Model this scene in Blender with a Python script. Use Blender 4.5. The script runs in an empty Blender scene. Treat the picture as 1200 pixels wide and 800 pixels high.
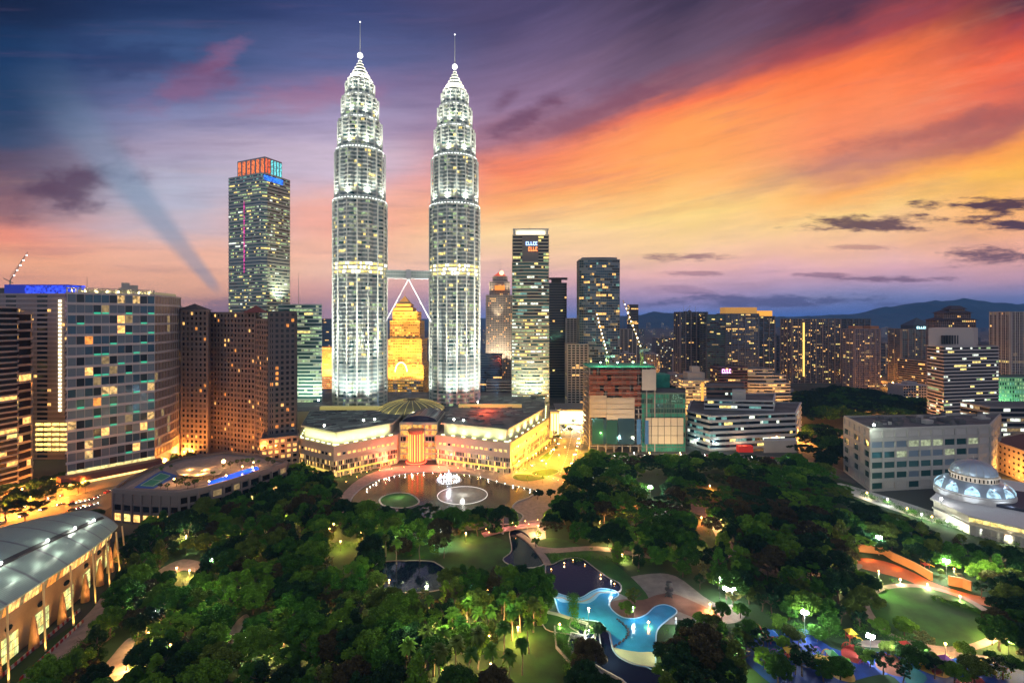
import bpy, math, random
import numpy as np
from mathutils import Vector, Matrix
from mathutils.geometry import tessellate_polygon
rnd = random.Random(7)
PI = math.pi
sc = bpy.context.scene
C = sc.collection

# ---------------------------------------------------------------- camera
cd = bpy.data.cameras.new('camera'); cam = bpy.data.objects.new('camera', cd); C.objects.link(cam)
cam.location = (0, 0, 130); cam.rotation_euler = (PI/2, 0, 0)
cd.sensor_width = 36; cd.lens = 17.4; cd.shift_y = -28/1200; cd.clip_start = 1; cd.clip_end = 60000
sc.camera = cam
sc.view_settings.view_transform = 'Standard'; sc.view_settings.look = 'None'
sc.view_settings.exposure = 0.12; sc.view_settings.gamma = 1.0
sc.render.engine = 'CYCLES'
sc.cycles.use_light_tree = True
sc.cycles.max_bounces = 4; sc.cycles.diffuse_bounces = 2; sc.cycles.glossy_bounces = 2
sc.cycles.transmission_bounces = 2; sc.cycles.volume_bounces = 0; sc.cycles.transparent_max_bounces = 6
sc.cycles.sample_clamp_indirect = 3.0
sc.cycles.caustics_reflective = False; sc.cycles.caustics_refractive = False
sc.cycles.use_denoising = True

# ---------------------------------------------------------------- world: dusk sky as a function of direction
def lin(c):
    return tuple((v/255/12.92 if v/255 <= 0.04045 else ((v/255+0.055)/1.055)**2.4) for v in c)
W = bpy.data.worlds.new('World'); sc.world = W; W.use_nodes = True
nt = W.node_tree; nt.nodes.clear(); L = nt.links
def N(t, **k):
    n = nt.nodes.new(t)
    for a, b in k.items(): setattr(n, a, b)
    return n
def put(sock, v):
    if hasattr(v, 'links'): L.new(v, sock)
    else: sock.default_value = v
def M(op, a, b=0.0, c=0.0):
    n = N('ShaderNodeMath', operation=op)
    put(n.inputs[0], a); put(n.inputs[1], b); put(n.inputs[2], c)
    return n.outputs[0]
def SS(v, lo, hi, a=0.0, b=1.0):
    n = N('ShaderNodeMapRange', interpolation_type='SMOOTHSTEP')
    put(n.inputs[0], v)
    for i, q in ((1, lo), (2, hi), (3, a), (4, b)): put(n.inputs[i], q)
    return n.outputs[0]
def MIX(f, a, b, mode='MIX'):
    n = N('ShaderNodeMix', data_type='RGBA', blend_type=mode)
    put(n.inputs[0], f)
    for i, v in ((6, a), (7, b)):
        if hasattr(v, 'links'): L.new(v, n.inputs[i])
        else: n.inputs[i].default_value = (*v, 1)
    return n.outputs[2]
def NOI(x, y, scale=1.0, detail=5.0, rough=0.55, z=0.0):
    cb = N('ShaderNodeCombineXYZ'); put(cb.inputs[0], x); put(cb.inputs[1], y); put(cb.inputs[2], z)
    n = N('ShaderNodeTexNoise'); L.new(cb.outputs[0], n.inputs['Vector'])
    n.inputs['Scale'].default_value = scale; n.inputs['Detail'].default_value = detail; n.inputs['Roughness'].default_value = rough
    return n.outputs[0]
tc = N('ShaderNodeTexCoord'); sp = N('ShaderNodeSeparateXYZ'); L.new(tc.outputs['Generated'], sp.inputs[0])
dx, dy, dz = sp.outputs
ym = M('MAXIMUM', dy, 0.16)
X = M('MULTIPLY', M('DIVIDE', dx, ym), 580.0)
H = M('MULTIPLY', M('DIVIDE', dz, ym), 580.0)
S = M('ADD', 1.0, M('MULTIPLY', M('SMOOTH_MAX', X, 0.0, 160.0), 0.0019))
T = M('DIVIDE', H, S)
n1 = NOI(M('MULTIPLY', X, 0.0045), M('MULTIPLY', T, 0.018), 1.0, 6, 0.55)
n2 = NOI(M('MULTIPLY', X, 0.0022), M('MULTIPLY', T, 0.014), 1.0, 5, 0.6, 4.3)
n3 = NOI(M('MULTIPLY', X, 0.012), M('MULTIPLY', T, 0.045), 1.0, 4, 0.6, 9.1)
U = M('ADD', X, M('MULTIPLY', M('SUBTRACT', n1, 0.5), 110.0))
T2 = M('ADD', T, M('MULTIPLY', M('SUBTRACT', n2, 0.5), M('MULTIPLY', SS(T, 0, 90), 70.0)))
T2 = M('ADD', T2, M('MULTIPLY', M('SUBTRACT', n3, 0.5), M('MULTIPLY', SS(T, 0, 60), 16.0)))
fac = M('DIVIDE', T2, 400.0)
SKY = {
 0: [(0,(20,32,62)),(60,(26,54,94)),(120,(34,60,96)),(160,(56,72,104)),(200,(94,78,98)),(240,(152,108,112)),(280,(242,148,120)),(310,(255,178,134)),(340,(255,176,140)),(370,(246,164,142))],
 200:[(0,(32,50,90)),(60,(60,82,126)),(110,(98,104,146)),(140,(124,128,166)),(180,(164,152,178)),(220,(182,182,202)),(260,(204,186,196)),(300,(250,188,160)),(340,(255,186,148)),(370,(235,166,152))],
 400:[(0,(56,66,112)),(60,(88,96,142)),(100,(122,110,150)),(150,(162,148,180)),(200,(204,184,202)),(250,(246,174,152)),(280,(252,188,158)),(310,(255,200,172)),(345,(246,180,166)),(370,(205,156,168))],
 600:[(0,(76,68,104)),(60,(112,94,128)),(120,(144,114,144)),(165,(182,120,128)),(200,(246,134,92)),(230,(255,182,110)),(270,(255,216,156)),(300,(252,204,172)),(335,(232,182,188)),(370,(130,144,210))],
 800:[(0,(66,54,78)),(60,(108,84,106)),(105,(144,90,100)),(130,(244,118,76)),(155,(255,156,82)),(200,(255,178,100)),(250,(255,216,134)),(290,(255,210,160)),(320,(250,192,184)),(348,(196,166,206)),(370,(92,136,216))],
 1000:[(0,(84,52,72)),(40,(180,76,72)),(75,(250,120,62)),(120,(250,136,84)),(155,(244,140,96)),(190,(198,130,112)),(218,(255,178,96)),(250,(255,210,134)),(290,(255,198,162)),(320,(236,182,192)),(348,(150,156,210)),(370,(82,122,208))],
 1200:[(0,(86,42,60)),(28,(170,66,64)),(60,(240,98,62)),(100,(226,104,78)),(140,(176,100,90)),(172,(255,160,72)),(210,(255,190,80)),(255,(255,184,116)),(290,(250,182,158)),(325,(212,166,186)),(348,(140,146,202)),(370,(78,116,200))]}
col = None
un = M('DIVIDE', M('ADD', U, 600.0), 200.0)
for i, px in enumerate(sorted(SKY)):
    s = 1 + 0.0019*max(px-600, 0)
    if px == 600: s = 1.1
    r = N('ShaderNodeValToRGB'); L.new(fac, r.inputs[0]); cr = r.color_ramp; cr.interpolation = 'EASE' if px < 600 else 'LINEAR'
    stops = sorted(((372-y)/s/400, c) for y, c in SKY[px])
    while len(cr.elements) < len(stops): cr.elements.new(0.5)
    for e, (p, c) in zip(cr.elements, stops): e.position = p
    for e, (p, c) in zip(cr.elements, stops): e.color = (*lin(c), 1)
    col = r.outputs[0] if col is None else MIX(SS(un, i-1, i), col, r.outputs[0])
# thin streaks of brighter and darker cloud
fan = NOI(M('MULTIPLY', X, 0.005), M('MULTIPLY', T, 0.06), 1.0, 6, 0.62, 2.0)
col = MIX(M('MULTIPLY', SS(fan, 0.5, 0.78), M('MULTIPLY', SS(T, 230, 120), 0.16)), col, (1.0, 0.62, 0.42))
col = MIX(M('MULTIPLY', SS(fan, 0.5, 0.25), 0.22), col, (0.16, 0.10, 0.20))
fine = NOI(M('MULTIPLY', X, 0.011), M('MULTIPLY', T, 0.10), 1.0, 7, 0.68, 21.0)
k_f = M('ADD', 1.03, M('MULTIPLY', M('SUBTRACT', fine, 0.5), 0.42))
vs_ = N('ShaderNodeVectorMath', operation='SCALE'); L.new(col, vs_.inputs[0]); L.new(k_f, vs_.inputs['Scale']); col = vs_.outputs[0]
def blob(cx, cy, rx, ry, ang, soft=0.5):
    """elongated patch of sky around a direction, with ragged edges"""
    ax = M('SUBTRACT', X, float(cx-600)); ay = M('SUBTRACT', H, float(372-cy))
    ca, sa = math.cos(ang), math.sin(ang)
    p = M('DIVIDE', M('ADD', M('MULTIPLY', ax, ca), M('MULTIPLY', ay, sa)), float(rx))
    q = M('DIVIDE', M('SUBTRACT', M('MULTIPLY', ay, ca), M('MULTIPLY', ax, sa)), float(ry))
    d = M('SQRT', M('ADD', M('MULTIPLY', p, p), M('MULTIPLY', q, q)))
    return d
rag = NOI(M('MULTIPLY', X, 0.016), M('MULTIPLY', H, 0.035), 1.0, 6, 0.62, 7.0)
rag2 = NOI(M('MULTIPLY', X, 0.022), M('MULTIPLY', H, 0.09), 1.0, 9, 0.68, 12.0)
for cx, cy, rx, ry, an, c, k, nn in ((222,98,66,32,.3,(150,92,124),.5,rag),(262,66,44,14,.55,(170,104,134),.35,rag),(150,70,120,30,-.1,(35,48,92),.5,rag),(90,215,90,36,.35,(84,56,80),.8,rag),
      (372,112,120,22,.1,(172,104,130),.4,rag),(610,138,70,15,.42,(104,66,92),.75,rag),(590,122,26,12,.7,(104,66,92),.6,rag),
      (700,130,150,26,.38,(120,66,88),.5,rag), (1110,150,200,16,.22,(150,88,90),.5,rag)):
    d = M('ADD', blob(cx, cy, rx, ry, an), M('MULTIPLY', M('SUBTRACT', nn, 0.5), 2.6))
    col = MIX(M('MULTIPLY', SS(d, 1.15, 0.1), k), col, lin(c))
for cx, cy, rx, ry, k, c in ((1170,240,110,12,.95,(70,46,66)),(1020,262,90,13,.9,(84,56,72)),(1185,262,80,10,.95,(66,46,70)),(1160,300,70,12,.85,(88,64,88)),
      (1050,328,90,5,.75,(120,84,112)),(800,302,50,6,.7,(120,78,100)),(812,320,44,4,.55,(130,90,116)),(960,323,40,4,.6,(130,92,118)),(900,352,160,10,.75,(98,92,140)),
      (790,340,60,8,.35,(140,104,138)),(1000,290,60,4,.5,(150,100,112))):
    d = M('ADD', blob(cx, cy, rx, ry, 0), M('MULTIPLY', M('SUBTRACT', rag2, 0.5), 3.6))
    col = MIX(M('MULTIPLY', SS(d, 1.0, 0.2), k), col, lin(c))
# crepuscular shadow: a cool wedge across the western cloud
px_, hx_ = M('SUBTRACT', X, float(262-600)), M('SUBTRACT', H, float(372-348))
a0 = math.atan2(-(245), 205)                       # direction of the wedge, down to the right
al = M('ADD', M('MULTIPLY', px_, -math.cos(a0)), M('MULTIPLY', hx_, -math.sin(a0)))
ac = M('ADD', M('MULTIPLY', px_, -math.sin(a0)), M('MULTIPLY', hx_, math.cos(a0)))
wd = M('ADD', 4.0, M('MULTIPLY', M('MAXIMUM', al, 0.0), 0.068))
e = M('SUBTRACT', 1.0, M('DIVIDE', M('ABSOLUTE', ac), wd))
m = M('MULTIPLY', M('MULTIPLY', SS(e, -0.8, 0.65), SS(al, 0.0, 25.0)), SS(al, 380.0, 140.0))
col = MIX(M('MULTIPLY', m, 0.56), col, lin((118,146,174)))
# a low grey cumulus by the horizon
d = M('ADD', blob(262, 376, 46, 30, .0), M('MULTIPLY', M('SUBTRACT', rag2, 0.5), 1.6))
col = MIX(M('MULTIPLY', SS(d, 1.0, 0.6), .55), col, lin((126,112,142)))
sky = N('ShaderNodeTexSky'); sky.sky_type = 'NISHITA'; sky.sun_disc = False
SUN_EL, SUN_AZ = math.radians(3.0), math.radians(38.0)
sky.sun_elevation = SUN_EL; sky.sun_rotation = SUN_AZ
back = MIX(1.0, sky.outputs[0], (BACK_TINT := (0.05, 0.05, 0.055)), 'MULTIPLY')
back = MIX(1.0, back, (0.34, 0.34, 0.40), 'ADD')
allc = MIX(SS(dy, 0.06, 0.32), back, col)
bg = N('ShaderNodeBackground'); L.new(allc, bg.inputs[0]); bg.inputs[1].default_value = 1.0
ow = N('ShaderNodeOutputWorld'); L.new(bg.outputs[0], ow.inputs[0])
W.cycles.sampling_method = 'MANUAL'; W.cycles.sample_map_resolution = 512

sd = bpy.data.lights.new('sun', 'SUN'); sd.energy = 0.5; sd.angle = math.radians(10); sd.color = (1.0, 0.62, 0.38)
so = bpy.data.objects.new('sun', sd); C.objects.link(so)
so.rotation_euler = Vector((math.sin(SUN_AZ)*math.cos(SUN_EL), math.cos(SUN_AZ)*math.cos(SUN_EL), math.sin(SUN_EL))).to_track_quat('Z', 'Y').to_euler()

# ---------------------------------------------------------------- materials
MATS = {}
def mat(name, col, rough=0.7, metal=0.0, spec=0.5, var=0.0, scale=0.3, emit=None, es=0.0, evar=0.0, bump=0.0, bscale=1.0, rnd_obj=0.0, trans=0.0, stretch=None):
    if name in MATS: return MATS[name]
    m = bpy.data.materials.new(name); m.use_nodes = True; t = m.node_tree; b = t.nodes['Principled BSDF']
    b.inputs['Base Color'].default_value = (*col, 1); b.inputs['Roughness'].default_value = rough
    b.inputs['Metallic'].default_value = metal; b.inputs['Specular IOR Level'].default_value = spec
    tcn = None
    def coords():
        nonlocal tcn
        if tcn is None:
            q = t.nodes.new('ShaderNodeTexCoord'); mp = t.nodes.new('ShaderNodeMapping'); t.links.new(q.outputs['Object'], mp.inputs[0])
            if stretch: mp.inputs['Scale'].default_value = stretch
            tcn = mp.outputs[0]
        return tcn
    if var or rnd_obj:
        cur = None
        if var:
            n = t.nodes.new('ShaderNodeTexNoise'); n.inputs['Scale'].default_value = scale; n.inputs['Detail'].default_value = 6
            t.links.new(coords(), n.inputs['Vector'])
            r = t.nodes.new('ShaderNodeMapRange'); r.inputs[1].default_value = 0.3; r.inputs[2].default_value = 0.7
            r.inputs[3].default_value = 1-var; r.inputs[4].default_value = 1+var; t.links.new(n.outputs[0], r.inputs[0]); cur = r.outputs[0]
        if rnd_obj:
            oi = t.nodes.new('ShaderNodeObjectInfo'); r = t.nodes.new('ShaderNodeMapRange')
            r.inputs[3].default_value = 1-rnd_obj; r.inputs[4].default_value = 1+rnd_obj; t.links.new(oi.outputs['Random'], r.inputs[0])
            if cur is not None:
                k = t.nodes.new('ShaderNodeMath'); k.operation = 'MULTIPLY'; t.links.new(cur, k.inputs[0]); t.links.new(r.outputs[0], k.inputs[1]); cur = k.outputs[0]
            else: cur = r.outputs[0]
        hs = t.nodes.new('ShaderNodeVectorMath'); hs.operation = 'SCALE'; hs.inputs[0].default_value = col
        t.links.new(cur, hs.inputs['Scale']); t.links.new(hs.outputs[0], b.inputs['Base Color'])
    if bump:
        n = t.nodes.new('ShaderNodeTexNoise'); n.inputs['Scale'].default_value = bscale; n.inputs['Detail'].default_value = 4
        t.links.new(coords(), n.inputs['Vector'])
        bp = t.nodes.new('ShaderNodeBump'); bp.inputs['Strength'].default_value = bump; bp.inputs['Distance'].default_value = 0.3
        t.links.new(n.outputs[0], bp.inputs['Height']); t.links.new(bp.outputs[0], b.inputs['Normal'])
    if emit:
        b.inputs['Emission Color'].default_value = (*emit, 1); b.inputs['Emission Strength'].default_value = es
        if evar:
            n = t.nodes.new('ShaderNodeTexNoise'); n.inputs['Scale'].default_value = 0.45; n.inputs['Detail'].default_value = 3
            t.links.new(coords(), n.inputs['Vector'])
            r = t.nodes.new('ShaderNodeMapRange'); r.inputs[1].default_value = 0.35; r.inputs[2].default_value = 0.65
            r.inputs[3].default_value = es*(1-evar); r.inputs[4].default_value = es*(1+evar)
            t.links.new(n.outputs[0], r.inputs[0]); t.links.new(r.outputs[0], b.inputs['Emission Strength'])
        m.cycles.emission_sampling = 'AUTO' if es >= 6 else 'NONE'
    MATS[name] = m
    return m
GL = lambda n, c, r=0.12, mt=0.55: mat(n, c, r, mt, 0.8)
glass_dark = GL('glass_dark', (0.030, 0.040, 0.052)); glass_blue = GL('glass_blue', (0.05, 0.11, 0.17)); glass_teal = GL('glass_teal', (0.05, 0.15, 0.15))
glass_grey = GL('glass_grey', (0.10, 0.12, 0.15)); glass_brown = GL('glass_brown', (0.035, 0.024, 0.02)); glass_sky = mat('glass_sky', (0.20, 0.26, 0.33), 0.35, 0.25)
def lit(n, c, s, v=0.5): return mat(n, (0.05, 0.05, 0.05), 0.5, emit=c, es=s, evar=v)
w_warm = lit('lit_warm', (1.0, 0.52, 0.14), 1.5); w_yel = lit('lit_yellow', (1.0, 0.76, 0.22), 1.3); w_or = lit('lit_orange', (1.0, 0.33, 0.05), 1.1)
w_wht = lit('lit_white', (0.9, 1.0, 0.82), 1.2); w_grn = lit('lit_green', (0.62, 0.9, 0.42), 0.55); w_dim = lit('lit_dim', (0.9, 0.6, 0.25), 0.28)
w_teal = lit('lit_teal', (0.35, 0.9, 0.8), 0.35); w_hot = lit('lit_hot', (1.0, 0.95, 0.75), 4.0, 0.3); w_pink = lit('lit_pink', (1.0, 0.1, 0.45), 1.8)
w_pale = lit('lit_pale', (0.75, 0.85, 0.5), 0.42)
steel = mat('steel', (0.52, 0.55, 0.56), 0.38, 0.55)
concrete = mat('concrete', (0.30, 0.28, 0.27), 0.85, var=0.18, scale=0.05)
conc_dark = mat('concrete_dark', (0.12, 0.115, 0.12), 0.85, var=0.2, scale=0.06)
conc_pale = mat('concrete_pale', (0.46, 0.43, 0.41), 0.8, var=0.12, scale=0.05)
stone_warm = mat('stone_warm', (0.36, 0.28, 0.22), 0.85, var=0.15, scale=0.05)
white_p = mat('white_paint', (0.62, 0.62, 0.62), 0.6, var=0.1, scale=0.08)
roof_m = mat('roof_felt', (0.10, 0.10, 0.105), 0.9, var=0.35, scale=0.08)
metal_d = mat('dark_metal', (0.06, 0.06, 0.065), 0.5, 0.6)
metal_g = mat('grey_metal', (0.30, 0.31, 0.32), 0.45, 0.7)

# ---------------------------------------------------------------- geometry helpers
class MB:
    def __init__(s): s.v = []; s.f = []; s.m = []
    def add(s, vs, fs, mi=0):
        o = len(s.v); s.v += [tuple(q) for q in vs]; s.f += [tuple(i+o for i in f) for f in fs]; s.m += [mi]*len(fs)
    def quad(s, a, b, c, d, mi=0): s.add((a, b, c, d), ((0, 1, 2, 3),), mi)
    def box(s, x0, x1, y0, y1, z0, z1, mi=0):
        s.add([(x, y, z) for z in (z0, z1) for y in (y0, y1) for x in (x0, x1)], ((0,2,3,1),(4,5,7,6),(0,1,5,4),(1,3,7,5),(3,2,6,7),(2,0,4,6)), mi)
    def obox(s, c, u, hu, hv, z0, z1, mi=0):
        """box with plan centre c, unit axis u, half sizes hu along it and hv across"""
        v = (-u[1], u[0])
        pts = [(c[0]+a*hu*u[0]+b*hv*v[0], c[1]+a*hu*u[1]+b*hv*v[1]) for a, b in ((-1,-1),(1,-1),(1,1),(-1,1))]
        s.prism(pts, z0, z1, mi)
    def prism(s, p, z0, z1, mi=0, cap=None, top=True):
        n = len(p); za = z0 if callable(z0) else (lambda q: z0); zb = z1 if callable(z1) else (lambda q: z1)
        vs = [(q[0], q[1], za(q)) for q in p] + [(q[0], q[1], zb(q)) for q in p]
        s.add(vs, [(i, (i+1) % n, n+(i+1) % n, n+i) for i in range(n)], mi)
        if top:
            tr = tessellate_polygon([[Vector((q[0], q[1], 0)) for q in p]])
            s.add(vs[n:], [tuple(t) for t in tr], mi if cap is None else cap)
            s.add(vs[:n], [tuple(reversed(t)) for t in tr], mi)
    def sheet(s, p, z, mi=0):
        tr = tessellate_polygon([[Vector((q[0], q[1], 0)) for q in p]])
        s.add([(q[0], q[1], z) for q in p], [tuple(t) if (Vector((p[t[1]][0]-p[t[0]][0], p[t[1]][1]-p[t[0]][1])).cross(Vector((p[t[2]][0]-p[t[0]][0], p[t[2]][1]-p[t[0]][1]))) > 0) else tuple(reversed(t)) for t in tr], mi)
    def ring(s, p, z0, z1, mi=0): 
        n = len(p)
        for i in range(n):
            a, b = p[i], p[(i+1) % n]; s.quad((a[0],a[1],z0),(b[0],b[1],z0),(b[0],b[1],z1),(a[0],a[1],z1), mi)
    def band(s, pin, pout, z0, z1, mi=0):
        n = len(pin)
        for i in range(n):
            j = (i+1) % n; a, b, c, d = pout[i], pout[j], pin[j], pin[i]
            s.quad((*a, z0), (*b, z0), (*b, z1), (*a, z1), mi); s.quad((*a, z1), (*b, z1), (*c, z1), (*d, z1), mi); s.quad((*d, z0), (*c, z0), (*b, z0), (*a, z0), mi)
    def tube(s, a, b, r, n=6, mi=0, r2=None):
        a, b = Vector(a), Vector(b); d = (b-a).normalized(); u = d.orthogonal().normalized(); v = d.cross(u); r2 = r if r2 is None else r2
        vs = [a+(u*math.cos(2*PI*i/n)+v*math.sin(2*PI*i/n))*r for i in range(n)] + [b+(u*math.cos(2*PI*i/n)+v*math.sin(2*PI*i/n))*r2 for i in range(n)]
        s.add(vs, [(i, (i+1) % n, n+(i+1) % n, n+i) for i in range(n)] + [tuple(range(n))[::-1], tuple(range(n, 2*n))], mi)
    def lathe(s, c, prof, n=24, mi=0):
        vs = [(c[0]+r*math.cos(2*PI*i/n), c[1]+r*math.sin(2*PI*i/n), z) for r, z in prof for i in range(n)]
        s.add(vs, [(k*n+i, k*n+(i+1) % n, (k+1)*n+(i+1) % n, (k+1)*n+i) for k in range(len(prof)-1) for i in range(n)], mi)
    def ball(s, c, r, mi=0, n=8):
        s.lathe(c, [(max(r*math.sin(PI*k/n), 0.001), c[2]-r*math.cos(PI*k/n)) for k in range(n+1)], 10, mi)
    def build(s, name, mats, parent=None, smooth=False):
        me = bpy.data.meshes.new(name)
        off = Vector(parent_world(parent)) if parent is not None else Vector((0, 0, 0))
        v = np.array(s.v, dtype=np.float32).reshape(-1, 3) - np.array(off, dtype=np.float32)
        me.from_pydata(v.tolist(), [], s.f)
        for q in (mats if isinstance(mats, (list, tuple)) else [mats]): me.materials.append(q)
        if any(s.m): me.polygons.foreach_set('material_index', s.m)
        if smooth: me.polygons.foreach_set('use_smooth', [True]*len(s.f))
        me.update()
        o = bpy.data.objects.new(name, me); C.objects.link(o)
        if parent is not None: o.parent = parent
        return o
def parent_world(p):
    l = Vector(p.location)
    while p.parent: p = p.parent; l = l + Vector(p.location)
    return l
def thing(name, label, cat, loc=(0, 0, 0), group=None):
    o = bpy.data.objects.new(name, None); C.objects.link(o); o.location = loc; o.empty_display_size = 1
    o['label'] = label; o['category'] = cat
    if group: o['group'] = group
    return o
def tag(o, label=None, cat=None, group=None, kind=None):
    for k, v in (('label', label), ('category', cat), ('group', group), ('kind', kind)):
        if v: o[k] = v
    return o
def copytree(r, loc=None, rz=None, scale=None, label=None, group=None):
    c = r.copy(); C.objects.link(c)
    if loc is not None: c.location = loc
    if rz is not None: c.rotation_euler = (0, 0, rz)
    if scale is not None: c.scale = scale if hasattr(scale, '__len__') else (scale,)*3
    if label: c['label'] = label
    if group: c['group'] = group
    def rec(a, b):
        for ch in a.children:
            d = ch.copy(); C.objects.link(d); d.parent = b; rec(ch, d)
    rec(r, c)
    return c
def G(px, py):
    Y = 75400/(py-372); return ((px-600)/580*Y, Y)
def A(px, Y): return ((px-600)/580*Y, Y)
def ZT(py, Y): return 130-(py-372)/580*Y
def ccw(p):
    a = sum(p[i][0]*p[(i+1) % len(p)][1]-p[(i+1) % len(p)][0]*p[i][1] for i in range(len(p)))
    return list(p) if a > 0 else list(p)[::-1]
def offset(p, d):
    n = len(p); out = []
    for i in range(n):
        a, b, c = Vector(p[i-1]), Vector(p[i]), Vector(p[(i+1) % n])
        e1 = (b-a).normalized(); e2 = (c-b).normalized(); n1 = Vector((e1.y, -e1.x)); n2 = Vector((e2.y, -e2.x))
        q = n1+n2; q = q/max(q.dot(n1), 0.35) if q.length > 1e-6 else n1
        out.append(tuple(b+q*d))
    return out
def smooth(pts, k=4, closed=True):
    n = len(pts); out = []
    for i in range(n if closed else n-1):
        p0, p1, p2, p3 = [Vector(pts[(i+j) % n] if closed else pts[min(max(i+j, 0), n-1)]) for j in (-1, 0, 1, 2)]
        for q in range(k):
            t = q/k; out.append(tuple(0.5*((2*p1)+(p2-p0)*t+(2*p0-5*p1+4*p2-p3)*t*t+(3*p1-p0-3*p2+p3)*t**3)))
    if not closed: out.append(tuple(pts[-1]))
    return out
def lamp(kind, loc, energy, color=(1, 1, 1), size=0.3, aim=None, spot=60, blend=0.6, name='lamp_light'):
    l = bpy.data.lights.new(name, kind); l.energy = energy; l.color = color
    if kind == 'AREA': l.size = size
    else: l.shadow_soft_size = size
    if kind == 'SPOT': l.spot_size = math.radians(spot); l.spot_blend = blend
    o = bpy.data.objects.new(name, l); C.objects.link(o); o.location = loc
    if aim is not None: o.rotation_euler = (Vector(aim)-Vector(loc)).to_track_quat('-Z', 'Y').to_euler()
    return o
# ---------------------------------------------------------------- generic storeyed building
def pick(r, mix):
    t = r.random()*sum(w for _, w in mix)
    for i, (_, w) in enumerate(mix):
        t -= w
        if t <= 0: return i
    return len(mix)-1
def storeys(root, poly, z0, z1, fh=3.6, cell=3.2, lo=0.3, hi=0.92, wall=None, mix=None, out=0.35, pier=None, pout=0.4, seed=1, litfn=None, cluster=0.5,
            base=0.0, roof=True, roofmat=None, parapet=1.2, wname='wall', skip=0, fade=None, nsub=1, ribs=None):
    """window bands one per storey (each a part), spandrels and piers in one wall part, roof slab with parapet"""
    r = random.Random(seed); poly = ccw(poly); po = offset(poly, out); n = len(poly)
    nf = max(1, int(round((z1-z0-base)/fh))); fh = (z1-z0-base)/nf; w = MB(); mats = [m for m, _ in mix]
    zb = z0+base
    if base > 0: w.band(poly, po, z0, zb)
    w.band(poly, po, zb, zb+lo*fh-0.001)
    for f in range(nf):
        a = zb+f*fh+lo*fh; b = zb+f*fh+hi*fh; g = MB(); prev = 0
        for i in range(n):
            p, q = Vector(poly[i]), Vector(poly[(i+1) % n]); d = (q-p).length; k = max(1, int(round(d/cell)))
            for j in range(k):
                u0 = p.lerp(q, j/k); u1 = p.lerp(q, (j+1)/k)
                mi = litfn(f, nf, i, j, k, r) if litfn else None
                if mi is None:
                    mi = prev if r.random() < cluster else pick(r, mix)
                    prev = mi
                g.quad((u0.x, u0.y, a), (u1.x, u1.y, a), (u1.x, u1.y, b), (u0.x, u0.y, b), mi)
        g.build('window_band', mats, root)
        w.band(poly, po, b, (zb+(f+1)*fh+lo*fh-0.001) if f < nf-1 else z1)
    if pier:
        for i in range(n):
            p, q = Vector(poly[i]), Vector(poly[(i+1) % n]); d = (q-p).length
            if d < 1e-3: continue
            u = (q-p)/d; nr = Vector((u.y, -u.x)); k = max(1, int(round(d/cell)))
            for j in range(k+1):
                if skip and j % skip: continue
                c = p.lerp(q, j/k)+nr*(pout*0.5-0.02)
                w.obox(c, u, pier/2, pout*0.5+0.02, z0+0.01, z1-0.01)
    o = w.build(wname, wall, root)
    if ribs:
        every, wd, dp, rm_ = ribs
        for i in range(n):
            p, q = Vector(poly[i]), Vector(poly[(i+1) % n]); d = (q-p).length
            if d < every*.8: continue
            u = (q-p)/d; nr = Vector((u.y, -u.x)); k = max(1, int(round(d/every)))
            for j in range(k+1):
                t_ = min(max(j/k, wd*.5/d), 1-wd*.5/d); c = p.lerp(q, t_)+nr*(out+dp*.5)
                m = MB(); m.obox(c, u, wd*.5, dp*.5+.1, z0+.2, z1+(1.4 if j % 2 else .3)); m.build('rib', rm_, root)
    if roof:
        m = MB(); m.prism(poly, z1-0.5, z1-0.05); pi = offset(poly, -0.5); m.band(pi, po, z1+0.004, z1+parapet, 1)
        m.build('roof', [roofmat or roof_m, wall], root)
    return root
def clutter(root, poly, z, k=4, seed=3, m=None, h=4, frac=0.5):
    """plant rooms, tanks and ducts on a roof"""
    r = random.Random(seed); cx = sum(p[0] for p in poly)/len(poly); cy = sum(p[1] for p in poly)/len(poly)
    for i in range(k):
        t = MB(); a = r.randrange(len(poly)); p = Vector((cx, cy)).lerp(Vector(poly[a]).lerp(Vector(poly[(a+1) % len(poly)]), r.random()), frac*(i+0.6)/k)
        u = (Vector(poly[1])-Vector(poly[0])).normalized(); s = r.uniform(1.5, 4.5)
        t.obox(p, u, s, s*r.uniform(.4, .9), z-0.04, z+r.uniform(.4, 1)*h)
        if r.random() < .5: t.obox(p, u, s*.6, s*.3, z+.2*h, z+h*1.15)
        t.build('plant_room', m or conc_dark, root)
def mast(root, x, y, z, h, name='antenna'):
    t = MB(); t.tube((x, y, z-0.3), (x, y, z+h), 0.35, 5, 0, 0.12); return t.build(name, metal_g, root)
def rect(pxl, pxr, Y, depth, yaw=0.0):
    a, b = Vector(A(pxl, Y)), Vector(A(pxr, Y)); w = (b-a).length
    c = (a+b)/2; u = Vector((math.cos(yaw), math.sin(yaw))); v = Vector((-u.y, u.x))
    return [tuple(c-u*w/2), tuple(c+u*w/2), tuple(c+u*w/2+v*depth), tuple(c-u*w/2+v*depth)]
def corner(L_, Cc, R_):
    """parallelogram from (px, Y) of the left, near and right corners"""
    l, c, r_ = Vector(A(*L_)), Vector(A(*Cc)), Vector(A(*R_)); return [tuple(c), tuple(r_), tuple(l+r_-c), tuple(l)]
def bldg(name, label, poly, z1, cat='tower', **k):
    cx = sum(p[0] for p in poly)/len(poly); cy = sum(p[1] for p in poly)/len(poly)
    t = thing(name, label, cat, (cx, cy, 0)); storeys(t, poly, 0 if 'z0' not in k else k.pop('z0'), z1, **k); return t
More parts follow.
